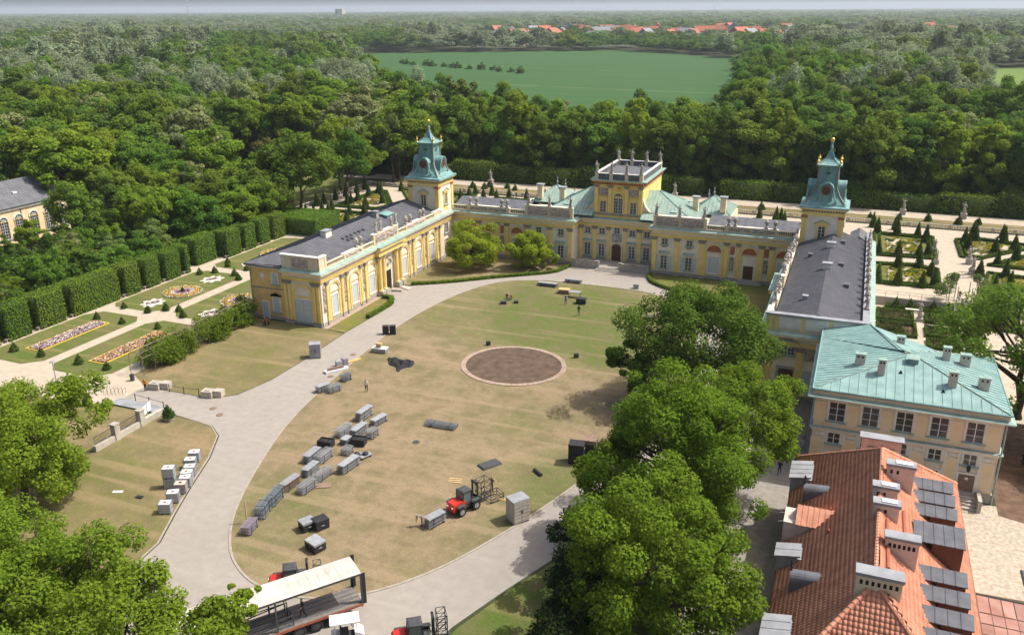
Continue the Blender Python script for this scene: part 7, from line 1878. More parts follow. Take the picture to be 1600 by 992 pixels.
for k in range(6): MB().path([(k*0.5-1.2,-0.35,0),(k*0.5-1.2,-0.35,0.7),(k*0.5-1.2,0.35,0.7),(k*0.5-1.2,0.35,0)],0.025,5).build('hoop',[M['brownwood']],t)
# hornbeam arbour walk along the garden lawn
aw = thing('arbour_walk','vine-covered wooden arbour between the flower lawns and the dry lawn','arbour',(-44.6,-58.5,0))
q=MB()
for k in range(12):
    y=-11.5+k*2.1
    for x in (-1.1,1.1): q.tube((x,y,0),(x,y,2.5),0.05,0.05,5)
    q.path([(1.1*math.cos(a),y,2.5+0.9*math.sin(a)) for a in np.linspace(0,math.pi,7)],0.04,5)
for a in np.linspace(0,math.pi,5): q.tube((1.1*math.cos(a),-11.5,2.5+0.9*math.sin(a)),(1.1*math.cos(a),11.6,2.5+0.9*math.sin(a)),0.035,0.035,5)
q.build('trellis',[M['bench']],aw)
rng=np.random.RandomState(6);C=[]
for k in range(120):
    y=rng.uniform(-9.5,12.4); gap = -1.2 < y < 1.2
    if gap and rng.rand() < 0.7: continue
    s=rng.choice([-1,1]); c=np.array([s*rng.uniform(0.8,1.6),y,rng.uniform(0.5,3.0)]); r_=rng.uniform(0.6,1.4)
    d=rng.normal(size=(210,3)); d/=np.linalg.norm(d,axis=1)[:,None]; C.append(c+d*r_*rng.uniform(0.5,1.05,(210,1)))
C=np.concatenate(C); C=C[C[:,2]>0.05]; V,Q=leaf_quads(C,rng.normal(size=C.shape)+np.array([0,0,0.7]),0.14,rng); put('vine_foliage',fastmesh('vine_foliage',V,Q,L_['lime']),aw)

# ------------------------------------------------------------------ people: one skinned body each
def person(x,y,rz,label,pose='stand',top='greycloth',legs='denim',z0=0.02,hair='hair',sleeve=False,scale=1.0):
    J = {'pelvis':(0,0,0.95),'waist':(0,0.0,1.12),'chest':(0,0,1.36),'neck':(0,0,1.50),'head':(0,-0.02,1.62),'crown':(0,-0.01,1.74)}
    for s,n in ((-1,'L'),(1,'R')):
        J['sh'+n]=(s*0.17,0,1.42); J['el'+n]=(s*0.25,0.03,1.14); J['ha'+n]=(s*0.26,-0.06,0.88)
        J['hip'+n]=(s*0.09,0,0.90); J['kn'+n]=(s*0.10,-0.01,0.50); J['an'+n]=(s*0.10,0.02,0.09); J['to'+n]=(s*0.11,-0.15,0.04)
    if pose == 'walk':
        J['knL']=(-0.1,-0.16,0.52); J['anL']=(-0.1,-0.22,0.10); J['toL']=(-0.1,-0.38,0.05); J['knR']=(0.1,0.06,0.50); J['anR']=(0.1,0.28,0.13); J['toR']=(0.1,0.16,0.04)
        J['elL']=(-0.24,0.16,1.17); J['haL']=(-0.24,0.14,0.92); J['elR']=(0.24,-0.08,1.15); J['haR']=(0.22,-0.26,0.98)
    if pose == 'reach':
        J['elL']=(-0.25,-0.16,1.22); J['haL']=(-0.20,-0.42,1.16); J['elR']=(0.25,-0.16,1.22); J['haR']=(0.20,-0.42,1.12)
    if pose == 'bend':
        for k in ('chest','neck','head','crown','waist'): pass
        J['waist']=(0,-0.08,1.08); J['chest']=(0,-0.32,1.18); J['neck']=(0,-0.45,1.22); J['head']=(0,-0.56,1.26); J['crown']=(0,-0.66,1.30)
        for s,n in ((-1,'L'),(1,'R')): J['sh'+n]=(s*0.17,-0.38,1.18); J['el'+n]=(s*0.2,-0.46,0.92); J['ha'+n]=(s*0.16,-0.52,0.66)
    if pose == 'sit':
        dz=-0.72
        for k in J:
            v=J[k]; J[k]=(v[0],v[1],v[2]+dz)
        for s,n in ((-1,'L'),(1,'R')): J['kn'+n]=(s*0.14,-0.42,0.45); J['an'+n]=(s*0.13,-0.62,0.09); J['to'+n]=(s*0.13,-0.78,0.04); J['el'+n]=(s*0.26,-0.1,0.46); J['ha'+n]=(s*0.14,-0.34,0.44)
    rad={'pelvis':0.15,'waist':0.125,'chest':0.155,'neck':0.058,'head':0.095,'crown':0.082}
    for n in 'LR': rad.update({'sh'+n:0.07,'el'+n:0.047,'ha'+n:0.036,'hip'+n:0.092,'kn'+n:0.063,'an'+n:0.042,'to'+n:0.036})
    E_=[('pelvis','waist',0),('waist','chest',0),('chest','neck',0),('neck','head',2),('head','crown',2)]
    for n in 'LR': E_ += [('chest','sh'+n,0),('sh'+n,'el'+n,0),('el'+n,'ha'+n,0 if sleeve else 2),('pelvis','hip'+n,1),('hip'+n,'kn'+n,1),('kn'+n,'an'+n,1),('an'+n,'to'+n,4)]
    names=list(J); me=bpy.data.meshes.new('body'); me.from_pydata([J[k] for k in names],[(names.index(a),names.index(b)) for a,b,_ in E_],[])
    o=bpy.data.objects.new('tmp',me); COL.objects.link(o)
    md=o.modifiers.new('s','SKIN'); md.use_smooth_shade=True
    sv=me.skin_vertices[0].data
    for i,k in enumerate(names): sv[i].radius=(rad[k],rad[k]*(0.72 if k in ('pelvis','waist','chest') else 1.0)); sv[i].use_root=(k=='pelvis')
    o.modifiers.new('b','SUBSURF').levels=1
    dg=bpy.context.evaluated_depsgraph_get(); ev=o.evaluated_get(dg); b=bpy.data.meshes.new_from_object(ev); bpy.data.objects.remove(o)
    for k in (top,legs,'skin',hair,'black'): b.materials.append(M[k])
    segs=[(Vector(J[a]),Vector(J[c]),m) for a,c,m in E_]
    up=(Vector(J['crown'])-Vector(J['neck'])).normalized()
    mi=[]
    for p in b.polygons:
        best=1e9;bm=0
        for a,c,m in segs:
            d=c-a; t=max(0,min(1,(p.center-a).dot(d)/d.length_squared)); q=(p.center-(a+d*t)).length
            if q<best: best=q;bm=m
        if bm==2 and (p.center-Vector(J['neck'])).dot(up)>0.10 and best<0.2 and (p.center-Vector(J['head'])).length<0.25:
            if p.center.y>J['head'][1]+0.015 or (p.center-Vector(J['neck'])).dot(up)>0.235: bm=3
        mi.append(bm)
    b.polygons.foreach_set('material_index',mi); b.update()
    # hands with fingers, nose and ears joined into the body
    bmx=bmesh.new(); bmx.from_mesh(b)
    ex=MB()
    for n in 'LR':
        h=Vector(J['ha'+n]); d=(h-Vector(J['el'+n])).normalized(); side=d.orthogonal().normalized()
        for k in range(4): f0=h+side*(-0.024+0.016*k)+d*0.02; ex.tube(f0,f0+d*(0.07+0.012*(1-abs(k-1.5))),0.0085,0.007,5,2)
        ex.tube(h-side*0.02,h-side*0.055+d*0.045,0.010,0.008,5,2)
    hd=Vector(J['head']); ex.tube(hd+Vector((0,-0.075,0.0)),hd+Vector((0,-0.115,-0.02)),0.012,0.016,5,2)
    for s in (-1,1): ex.tube(hd+Vector((s*0.08,0.01,0)),hd+Vector((s*0.105,0.015,0.005)),0.022,0.018,5,2)
    ex_me=ex.mesh('x',[M['skin']]*3); bmx.from_mesh(ex_me); bmx.to_mesh(b); bmx.free()
    ob=put('person',b,None,(x,y,z0),rz,scale); tag(ob,label,'person'); return ob
PP=[(-13.75,-63.6,0.4,'person in white shirt and dark shorts alone on the lawn','stand','whitecloth','clothblack'),
    (-1.2,-22.7,0.3,'person in grey top beside the metal table','reach','greycloth','denim'),
    (2.4,-27.0,3.0,'person in black standing below the black case','stand','clothblack','greycloth'),
    (14.1,-24.2,0.5,'worker in pale shirt and blue trousers at the right lawn edge','bend','whitecloth','blue'),
    (14.9,-23.3,0.2,'worker in black behind the blue-trousered one','stand','clothblack','clothblack'),
    (-11.2,-23.3,0.4,'left one of the two people seated on the upper lawn','sit','clothblack','denim'),
    (-10.3,-23.5,-0.4,'right one of the two people seated on the upper lawn','sit','redcloth','clothblack'),
    (10.2,-79.6,2.2,'worker in black beside the lawn telehandler','reach','clothblack','clothblack'),
    (6.5,-87.5,-0.9,'bare-armed worker bending at the barrier stack','bend','greycloth','brownwood'),
    (-39.9,-73.5,0.2,'person in orange vest at the gate block','stand','orange','clothblack'),
    (36.4,-60.6,0.5,'person in white top walking in the shaded yard','walk','whitecloth','denim'),
    (36.9,-58.4,2.6,'person in red top farther up the shaded yard','walk','redcloth','clothblack'),
    (37.6,-61.9,0.2,'person in black walking close to the annexe corner','walk','clothblack','clothblack'),
    (38.1,-59.0,0.1,'person in light dress by the annexe steps','stand','lilac','whitecloth'),
    (36.3,-66.0,3.1,'person in dark jacket with bag in the yard','walk','clothblack','denim'),
    (35.6,-63.4,1.2,'person in white shirt under the maple edge','stand','whitecloth','greycloth'),
    (37.2,-100.4,0.8,'person seated near the tiled house in the shaded yard','sit','greycloth','clothblack'),
    (36.4,-101.6,-2.0,'second person seated near the tiled house','sit','blue','clothblack'),
    (57.9,2.2,0.0,'person in black on the steps under the rose arbour','stand','clothblack','blue'),
    (-40.0,51.2,0.6,'left one of two strollers on the terrace behind the palace','walk','whitecloth','blue'),
    (-39.2,51.5,0.6,'right one of two strollers on the terrace behind the palace','walk','clothblack','denim'),
    (59.6,-55.0,0.3,'person in black near the kiosk behind the annexe','stand','clothblack','clothblack'),
    (-41.2,-47.6,0.4,'person in red crouched at the side door of the wing','sit','redcloth','clothblack'),
    (-40.3,-48.0,-0.6,'person in black crouched beside the one in red','sit','clothblack','clothblack')]
for a in PP: person(*a)
cs_,sn_=math.cos(TA),math.sin(TA)
person(8.05+cs_*-4.6-sn_*0.7,-100.3+sn_*-4.6+cs_*0.7,-0.6,'worker in black standing on the trailer deck','walk','clothblack','clothblack',z0=1.25)

# ------------------------------------------------------------------ trees
def crown_data(seed, rx, rz, nl, per, size, lobe=0.30, low=-0.35, hollow=0.62, droop=0.0):
    """leaf cards gathered in lobes on an uneven ellipsoid; returns verts, quads and lobe centres"""
    rng = np.random.RandomState(seed)
    d = rng.normal(size=(nl*4,3)); d /= np.linalg.norm(d,axis=1)[:,None]
    d = d[d[:,2] > low][:nl]; n = len(d)
    wob = 1+0.20*np.sin(3*np.arctan2(d[:,1],d[:,0])+seed)+0.10*np.sin(5*d[:,2]+seed*2)
    f = rng.uniform(hollow,1.0,n)*wob
    c = d*f[:,None]*np.array([rx,rx,rz])
    rl = lobe*rx*rng.uniform(0.5,1.3,n)
    C=[];Nn=[]
    for i in range(n):
        k = int(per*(rl[i]/(lobe*rx))**2)
        u = rng.normal(size=(k,3)); u /= np.linalg.norm(u,axis=1)[:,None]
        keep = u@d[i] > -0.45; u = u[keep]
        p = c[i]+u*np.array([1,1,0.78])*rl[i]*rng.uniform(0.55,1.08,(len(u),1))
        if droop: p[:,2] -= droop*rl[i]*rng.uniform(0,1,len(u))*(np.linalg.norm(u[:,:2],axis=1))
        C.append(p); Nn.append(u*0.75+np.array([0,0,0.45])+rng.normal(size=u.shape)*0.45)
    C=np.concatenate(C);Nn=np.concatenate(Nn)
    V,Q = leaf_quads(C,Nn,size*rng.uniform(0.65,1.3,len(C)),rng,0.8)
    return V,Q,c
def trunk_mesh(seed, h0, cen, zc, r, nb=8, mat_='bark'):
    """tapered bole with limbs running out to lobes of the crown"""
    rng = random.Random(seed); q = MB()
    top = zc+0.25*max(abs(c[2]) for c in cen)
    pts = [Vector((0,0,-0.2))]; n = 5
    for k in range(1,n+1): pts.append(Vector((rng.uniform(-1,1)*0.06*h0*k/n,rng.uniform(-1,1)*0.06*h0*k/n,top*k/n)))
    q.tube(pts[0],Vector((0,0,0.5)),r*1.5,r*1.05,8)
    for k in range(n): q.tube(pts[k] if k else Vector((0,0,0.45)),pts[k+1],r*(1.05-0.8*k/n),r*(1.05-0.8*(k+1)/n),8)
    idx = list(range(len(cen))); rng.shuffle(idx)
    for i in idx[:nb]:
        e = Vector(cen[i])+Vector((0,0,zc)); t = rng.uniform(0.35,0.85); s = pts[0].lerp(pts[-1],t)
        s = Vector((s.x,s.y,min(s.z,e.z-0.1)))
        m = s.lerp(e,0.5)+Vector((rng.uniform(-0.4,0.4),rng.uniform(-0.4,0.4),-0.3))
        q.tube(s,m,r*0.42,r*0.28,6); q.tube(m,e,r*0.28,r*0.1,6)
        for _ in range(2):
            e2 = e+Vector((rng.uniform(-1,1),rng.uniform(-1,1),rng.uniform(-0.2,1)))*0.25*h0*0.35; q.tube(m.lerp(e,0.5),e2,r*0.14,r*0.05,5)
    return q.mesh('trunk',[M[mat_]],True)
def big_tree(name, label, cat, x, y, h, rx, rz, m, seed, nl=90, per=260, size=0.24, lobe=0.24, r=0.4, nb=14, low=-0.5, hollow=0.5, droop=0.0, z0=0.0, extra=None, group=None):
    t = thing(name,label,cat,(x,y,z0),0,group)
    V,Q,c = crown_data(seed,rx,rz,nl,per,size,lobe,low,hollow,droop)
    zc = h-rz*0.98
    if extra:
        for (ex,ey,ez,er,erz,en) in extra:
            V2,Q2,c2 = crown_data(seed+77+int(ex*3),er,erz,en,per,size,lobe*1.3,-0.8,hollow)
            V2 = V2+np.array([ex,ey,ez-zc]); Q = np.concatenate([Q,Q2+len(V)]); V = np.concatenate([V,V2]); c = np.concatenate([c,c2+np.array([ex,ey,ez-zc])])
    put('crown',fastmesh('crown',V,Q,m),t,(0,0,zc)); put('trunk',trunk_mesh(seed,h,c,zc,r,nb),t)
    return t
# maples right of the lawn
big_tree('maple_tree','dark green maple in front of the right wing, loose low boughs towards the lawn','tree',24.8,-51.5,14.2,8.2,6.4,L_['dkmaple'],3,110,560,0.145,0.22,0.38,extra=[(-7.2,-3.5,5.6,3.0,2.2,18),(-5.0,-5.5,3.9,2.2,1.6,12)])
big_tree('maple_tree','bright green maple filling the middle of the tree group by the drive','tree',28.2,-81.4,15.4,7.5,7.2,L_['maple'],8,160,800,0.115,0.19,0.42,24,-0.8)
big_tree('maple_tree','bright maple behind the largest one, beside the paved yard','tree',32.4,-73.0,14.6,5.6,6.2,L_['maple'],12,76,840,0.12,0.25,0.34)
big_tree('maple_tree','bright maple nearest the camera beside the red tiled roof','tree',30.4,-95.8,14.4,6.0,7.2,L_['maple'],15,120,820,0.115,0.22,0.36,20,-0.95)
big_tree('maple_tree','young pale maple at the edge of the drive before the dark yew','tree',22.6,-83.4,9.6,3.0,3.8,L_['linden'],18,34,420,0.14,0.30,0.2)
# dark yews under them
for k,(x,y,h,rr) in enumerate(((23.4,-91.5,8.8,2.6),(25.4,-98.0,8.0,2.9),(25.0,-104.0,6.6,3.0))):
    big_tree('yew_tree',['tall dark yew in the shade beside the maples','dark yew between the tall yew and the bright maple','low dark yew at the bottom edge under the maples'][k],'tree',x,y,h,rr,h*0.52,L_['conifer'],30+k,44,420,0.12,0.33,0.2,6,-0.95)
# chestnut at the annexe
big_tree('chestnut_tree','broad chestnut with dark limbs standing behind the annexe','tree',60.6,-42.0,15.4,9.0,6.0,L_['oak'],22,110,420,0.165,0.20,0.5,22,-0.3,0.55)
big_tree('chestnut_tree','second dark tree at the picture edge behind the annexe','tree',66.5,-52.0,12.5,7.0,6.2,L_['dkmaple'],23,70,400,0.165,0.24,0.4,10,-0.6)
# lindens in the lower left corner
big_tree('linden_tree','large yellow-green linden beside the gate bridge','tree',-29.0,-99.6,14.4,7.2,7.0,L_['linden'],41,160,600,0.125,0.20,0.4,16,-0.9,0.35,extra=[(2.5,6.0,10.0,3.0,2.0,14)])
big_tree('linden_tree','linden spreading over the lawn below the white tanks','tree',-9.4,-114.2,12.2,6.2,5.6,L_['linden'],44,120,640,0.112,0.21,0.36,14,-0.7,0.35)
big_tree('linden_tree','linden in the bottom corner under the tallest linden','tree',-19.0,-112.5,12.2,6.0,5.4,L_['linden'],45,110,640,0.112,0.22,0.36,12,-0.7,0.35)
big_tree('linden_tree','linden crown at the bottom edge left of the trailer','tree',-1.0,-115.6,10.8,4.4,4.4,L_['linden'],47,60,620,0.115,0.26,0.28,12,-0.6)
big_tree('linden_tree','small linden whose top twigs touch the trailer roof','tree',4.0,-112.2,9.6,2.9,3.6,L_['linden'],48,34,560,0.115,0.30,0.2,10,-0.6,0.4,extra=[(0.6,2.2,7.6,1.2,1.5,7)])
# shrubs before the left gallery
big_tree('ornamental_shrub','larger rounded golden-green shrub before the left gallery','shrub',-24.0,-8.8,8.8,4.9,4.6,L_['golden'],51,90,380,0.145,0.25,0.22,10,-0.75)
big_tree('ornamental_shrub','smaller golden-green shrub nearer the main entrance','shrub',-14.2,-5.2,6.9,3.4,3.6,L_['golden'],53,64,360,0.14,0.28,0.2,10,-0.75,extra=[(3.3,1.0,2.8,1.5,2.4,12)])
# sparse tree by the terrace corner and others that stand alone
big_tree('sparse_tree','thin brown-leaved tree with bare trunk at the terrace corner path','tree',-88.5,21.0,17.0,5.0,6.0,L_['brownleaf'],61,44,120,0.22,0.26,0.36,16,-0.5,0.4)
for k,(x,y,h) in enumerate(((-86.5,13.0,4.4),(-82.6,15.5,3.8))): big_tree('young_tree',['slim young tree left of the corner path','slim young tree beside the first yew cone'][k],'tree',x,y,h,1.5,1.5,L_['lime'],63+k,16,90,0.18,0.4,0.06,4)

# ---- the park wood: shared crowns and trunks
PROTO = {}
def proto(kind, m, seed, rx, rz, nl, per, size, low=-0.45, hollow=0.55, droop=0.0, h=16.0, lobe=0.30):
    V,Q,c = crown_data(seed,rx,rz,nl,per,size,lobe,low,hollow,droop)
    zc = h-rz
    V = V+np.array([0,0,zc])
    PROTO.setdefault(kind,[]).append((fastmesh('crown',V,Q,m), trunk_mesh(seed,h,c,zc,0.32,7), rx, h))
for s_ in range(2):
    proto('oak',L_['oak'],100+s_,5.8,6.8,58,230,0.25,lobe=0.25); proto('lime',L_['lime'],110+s_,5.2,7.0,54,230,0.25,lobe=0.26)
    proto('dusk',L_['dusk'],120+s_,5.4,7.6,56,230,0.25,-0.6,lobe=0.26); proto('willow',L_['willow'],130+s_,6.0,6.8,50,240,0.24,-0.6,0.5,0.7,lobe=0.27)
    proto('olive',L_['olive'],140+s_,5.2,6.6,46,210,0.25,lobe=0.27); proto('haw',L_['haw'],150+s_,4.4,6.2,42,210,0.24,lobe=0.28)
proto('tall',L_['oak'],170,4.8,8.8,64,230,0.25,-0.85,0.5,h=18.2,lobe=0.27); proto('tall',L_['lime'],171,4.4,8.8,60,230,0.25,-0.85,0.5,h=18.2,lobe=0.27); proto('tall',L_['dusk'],172,4.8,8.8,62,230,0.25,-0.85,0.5,h=18.2,lobe=0.27); proto('tall',L_['oak'],173,5.2,8.8,64,230,0.25,-0.85,0.5,h=18.2,lobe=0.25)
proto('poplar',L_['olive'],160,3.0,6.4,40,160,0.25,-0.4,h=17.0)
FIELD = [(-520,700),(-225,850),(-62,705),(-48,560),(-18,330),(2,150),(0,128),(-40,126),(-80,140),(-150,170),(-285,385)]
MEAD = [(108,560),(85,640),(190,640),(165,590),(104,212),(74,200)]
def inside(x,y,poly):
    r = False; j = len(poly)-1
    for i in range(len(poly)):
        xi,yi = poly[i]; xj,yj = poly[j]
        if (yi > y) != (yj > y) and x < (xj-xi)*(y-yi)/(yj-yi)+xi: r = not r
        j = i
    return r
CX,CY = 39.93,-147.68
FX,FY_ = -math.sin(0.384),math.cos(0.384)
def view_of(x,y):
    dx,dy = x-CX,y-CY; f = dx*FX+dy*FY_; r = dx*FY_-dy*FX
    return f, r/max(f,1e-3)
CLEAR = [(-84.2,14),(-84.2,66),(-134,66),(-130,44),(-106,20),(-96,10)]
rnd = random.Random(21)
trees = []
def noise2(x,y): return 0.5*math.sin(x*1.7+1.3*math.sin(y*1.1))+0.35*math.sin(y*2.3+x*0.7)+0.15*math.sin(5*x+3*y)
def kind_for(x,y):
    f,a = view_of(x,y); v = rnd.random()
    if 72 < y < 92 and x > -78: return 'tall'
    if f > 320:
        w = noise2(x*0.017,y*0.017)+rnd.uniform(-0.2,0.2)+(0.18 if a < -0.15 else 0.0)
        return 'willow' if w > 0.30 else ('olive' if w > 0.22 else ('lime' if w > 0.16 else ('oak' if w > -0.25 else 'dusk')))
    if y > 70 and x > -75 and f < 330: table = (('dusk',0.36),('oak',0.76),('lime',0.92),('olive',0.97),('haw',1.0))
    elif f > 330 and a < -0.15: table = (('willow',0.34),('olive',0.54),('oak',0.72),('dusk',0.92),('haw',1.0))
    elif f > 330 and a > 0.25: table = (('willow',0.25),('dusk',0.6),('oak',0.85),('olive',1.0))
    elif x < -75 and f < 330: table = (('lime',0.34),('oak',0.76),('dusk',0.88),('haw',0.93),('olive',1.0))
    else: table = (('oak',0.35),('lime',0.5),('dusk',0.72),('willow',0.86),('olive',1.0))
    for k,p in table:
        if v < p: return k
    return table[-1][0]
def free(x,y):
    if y < 74 and x > -76.5: return False                     # palace, gardens, court
    if y < -75: return False
    if -134 < x < -116 and -54 < y < -10: return False          # orangery
    if inside(x,y,CLEAR): return False
    if inside(x,y,FIELD) or inside(x,y,MEAD): return False
    if -118 < x < -98 and -46 < y < -16: return rnd.random() < 0.25
    return True
def hscale(x,y):
    if -117 < x < -76 and y < -22: return rnd.uniform(0.36,0.55)
    if -117 < x < -76 and y < 12: return rnd.uniform(0.55,0.85)
    if y > 70 and y < 86 and x > -80: return rnd.uniform(1.0,1.3)
    if y > 70 and y < 130 and x > -80: return rnd.uniform(0.9,1.2)
    f,a = view_of(x,y)
    if f > 330 and a > 0.24: return rnd.uniform(1.25,1.65)
    if f > 310: return rnd.choice((0.95,1.15,1.3,1.45))*rnd.uniform(0.92,1.1)
    return rnd.choice((0.78,0.95,1.05,1.15,1.35))*rnd.uniform(0.92,1.1)
step = 7.6
yy = -80.0
while yy < 520:
    xx = -420.0
    while xx < 260:
        x = xx+rnd.uniform(-3,3); y = yy+rnd.uniform(-3,3)
        f,a = view_of(x,y)
        if 90 < f < 470 and abs(a) < 0.66 and free(x,y): trees.append((f,a,x,y))
        xx += step*(1.0 if view_of(x,y)[0] < 320 else 1.3)
    yy += step
trees.sort()
# the individuals: the nearest in view
N_IND = 285
def sector(x,y):
    u = column_of(x,y)
    for lim,nm in ((140,'over the orangery'),(300,'right of the orangery'),(470,'above the tall hedge'),(630,'left of the left tower'),(720,'behind the left tower'),(900,'behind the left gallery'),(1050,'behind the central block'),(1240,'behind the right gallery'),(1340,'behind the right tower'),(1480,'behind the south parterre')):
        if u < lim: return nm
    return 'at the right edge'
def tree_row(f): return 'in the front row' if f < 235 else ('in the second row' if f < 255 else ('in the third row' if f < 275 else 'deep in the wood'))
rows_ = []
KL = {'tall':'tall green tree','oak':'mid-green broadleaf tree','lime':'yellow-green broadleaf tree','dusk':'dark dense tree','willow':'silvery grey-green willow','olive':'olive-brown budding tree','haw':'cream-blossoming tree','poplar':'slender olive tree'}
KN = {'tall':'hornbeam_tree','oak':'oak_tree','lime':'lime_tree','dusk':'elm_tree','willow':'willow_tree','olive':'ash_tree','haw':'blossom_tree','poplar':'poplar_tree'}
rest = []
n_ind = 0
for (f,a,x,y) in trees:
    k = kind_for(x,y); pr = PROTO[k][rnd.randint(0,len(PROTO[k])-1)]; s = hscale(x,y); w_ = s*rnd.uniform(0.82,1.25)
    if n_ind < N_IND and abs(a) < 0.625:
        t = tag(put(KN[k],None,None,(x,y,0),rnd.uniform(0,6.28)), KL[k], 'tree', KL[k]+'s of the park wood'); rows_.append((t,KL[k],tree_row(f)+' '+sector(x,y)))
        put('crown',pr[0],t,scale=(w_,w_,s)); put('trunk',pr[1],t,scale=(s,s,s)); n_ind += 1
    else: rest.append((x,y,k,w_,s))
order_labels(rows_)
for k,(x,y,h,kd,lab) in enumerate(((-84,112,1.3,'poplar','tall slender poplar with bare pale trunk standing above the wood'),(-80,113,1.25,'poplar','second slender poplar beside the bare-trunked one'),(-120,150,1.25,'willow','large silvery willow crown above the left wood'),(-24,118,1.2,'dusk','tall dark elm against the field edge'),(14,165,1.35,'willow','big rounded willow in front of the field on the right'))):
    pr = PROTO[kd][0]; t = tag(put(KN[kd],None,None,(x,y,0)),lab,'tree'); put('crown',pr[0],t,scale=(h,h,h*1.15)); put('trunk',pr[1],t,scale=h*1.15)

# dark clipped hedge wall at the foot of the wood behind the terrace
hrow = []
for k in range(15):
    x = -78+k*12.4
    hd = hedge('hedge',[(x,x+(11.9 if k != 6 else 7.5),70.2,73.0,0,rnd.choice((3.4,4.2,5.0)))],L_['hedge'] if k%2 else L_['box'],16,0.22,0.3,seed=70+k,sides='xXyz')
    tag(hd,'tall clipped hedge block at the foot of the wood behind the terrace','hedge','clipped hedge wall behind the terrace'); hd.location.x = x; hd.data.transform(Matrix.Translation((-x,0,0))); hd.location.y = 70.2; hd.data.transform(Matrix.Translation((0,-70.2,0))); hrow.append((hd,'tall clipped hedge block','at the foot of the wood'))
order_labels(hrow)
for k in range(14):
    x = -352+k*11.5+rnd.uniform(-2,2); y = 556-k*6.2+rnd.uniform(-4,4); sc_ = rnd.uniform(0.32,0.48); pr = PROTO['dusk'][k%2]
    t = tag(put('field_bush',None,None,(x,y,-1.5),rnd.uniform(0,6)),ORD[k]+' dark bush from the left in the row crossing the field','bush','row of bushes across the field'); put('crown',pr[0],t,(0,0,-2.2*sc_),scale=(sc_*1.4,sc_*1.4,sc_)); put('trunk',pr[1],t,scale=sc_*0.6)
# ---- the far wood: one mass of instanced crowns
far_col = bpy.data.collections.new('far_crowns')
order = []
FM = [L_['oak'],L_['dusk'],L_['willow'],L_['olive'],L_['dusk'],L_['oak']]
for i,m in enumerate(FM):
    V,Q,c = crown_data(200+i,5.6,6.2,26,70,0.46,0.33,-0.6,0.55); V = V+np.array([0,0,9.5])
    o = bpy.data.objects.new('a%02d_far_crown'%i, fastmesh('far_crown',V,Q,m)); far_col.objects.link(o); order.append(o)
KI = {'oak':0,'dusk':1,'willow':2,'olive':3,'lime':0,'haw':2}
P=[];I=[];S=[];RT=[]
for i,(kd) in enumerate(('oak','dusk','willow','olive','lime','haw')):
    o = bpy.data.objects.new('b%02d_mid_crown'%i, PROTO[kd][0][0]); far_col.objects.link(o)
KM = {k:6+i for i,k in enumerate(('oak','dusk','willow','olive','lime','haw'))}; KM['tall'] = 6
for (x,y,k,w_,s) in rest: P.append((x,y,0)); I.append(KM[k]); S.append((w_,w_,s)); RT.append(rnd.uniform(0,6.28))
def far_ring(f0,f1,sp0,grow,hs,hz=1.0):
    f = f0
    while f < f1:
        sp = sp0*(f/f0)**grow
        n = int(2*0.66*f/sp)
        for i in range(n):
            a = -0.66+1.32*(i+rnd.random())/n; ff = f+rnd.uniform(-0.5,0.5)*sp
            x = CX+ff*FX+a*ff*FY_; y = CY+ff*FY_-a*ff*FX
            if inside(x,y,FIELD) or inside(x,y,MEAD): continue
            if ff < 480 and inside(x,y,CLEAR): continue
            if 1130 < ff < 1900 and -0.06 < a < 0.31 and rnd.random() < 0.9: continue     # the small town
            if 1130 < ff < 1900 and 0.36 < a < 0.52 and rnd.random() < 0.9: continue
            v = noise2(x*0.009,y*0.009)+rnd.uniform(-0.2,0.2)
            k = 2 if v > 0.30 else (3 if v > 0.22 else (0 if v > -0.05 else 1))
            w_ = sp/9.5*rnd.uniform(0.7,1.4); z_ = hs*rnd.uniform(0.6,1.3)*(1+0.35*v)
            if 820 < ff < 1200 and (-0.08 < a < 0.32 or 0.36 < a < 0.54): z_ *= 0.78
            P.append((x,y,0)); I.append(k); S.append((w_,w_,z_*hz)); RT.append(rnd.uniform(0,6.28))
        f += sp*0.95
far_ring(465,1150,14.0,0.3,1.35)
far_ring(1150,4000,15,1.0,1.0)
far_ring(4000,16000,46,1.05,1.1)
me = bpy.data.meshes.new('far_wood'); me.from_pydata(P,[],[])
for nm,tp,arr in (('idx','INT',np.array(I,dtype=np.int32)),('scl','FLOAT_VECTOR',np.array(S,dtype=np.float32).ravel()),('rot','FLOAT_VECTOR',np.array([(0,0,r_) for r_ in RT],dtype=np.float32).ravel())):
    at = me.attributes.new(nm,tp,'POINT'); at.data.foreach_set('vector' if tp == 'FLOAT_VECTOR' else 'value',arr)
fw = tag(put('far_wood',me),kind='stuff')
ng = bpy.data.node_groups.new('scatter_crowns','GeometryNodeTree')
ng.interface.new_socket('Geometry',in_out='INPUT',socket_type='NodeSocketGeometry'); ng.interface.new_socket('Geometry',in_out='OUTPUT',socket_type='NodeSocketGeometry')
gi = ng.nodes.new('NodeGroupInput'); go = ng.nodes.new('NodeGroupOutput'); iop = ng.nodes.new('GeometryNodeInstanceOnPoints'); ci = ng.nodes.new('GeometryNodeCollectionInfo')
ci.inputs[0].default_value = far_col; ci.inputs[1].default_value = True; ci.inputs[2].default_value = True
def named(n,t):
    a = ng.nodes.new('GeometryNodeInputNamedAttribute'); a.data_type = t; a.inputs[0].default_value = n; return a.outputs[0]
ng.links.new(gi.outputs[0],iop.inputs['Points']); ng.links.new(ci.outputs[0],iop.inputs['Instance']); iop.inputs['Pick Instance'].default_value = True
ng.links.new(named('idx','INT'),iop.inputs['Instance Index']); ng.links.new(named('scl','FLOAT_VECTOR'),iop.inputs['Scale']); ng.links.new(named('rot','FLOAT_VECTOR'),iop.inputs['Rotation'])
ng.links.new(iop.outputs[0],go.inputs[0])
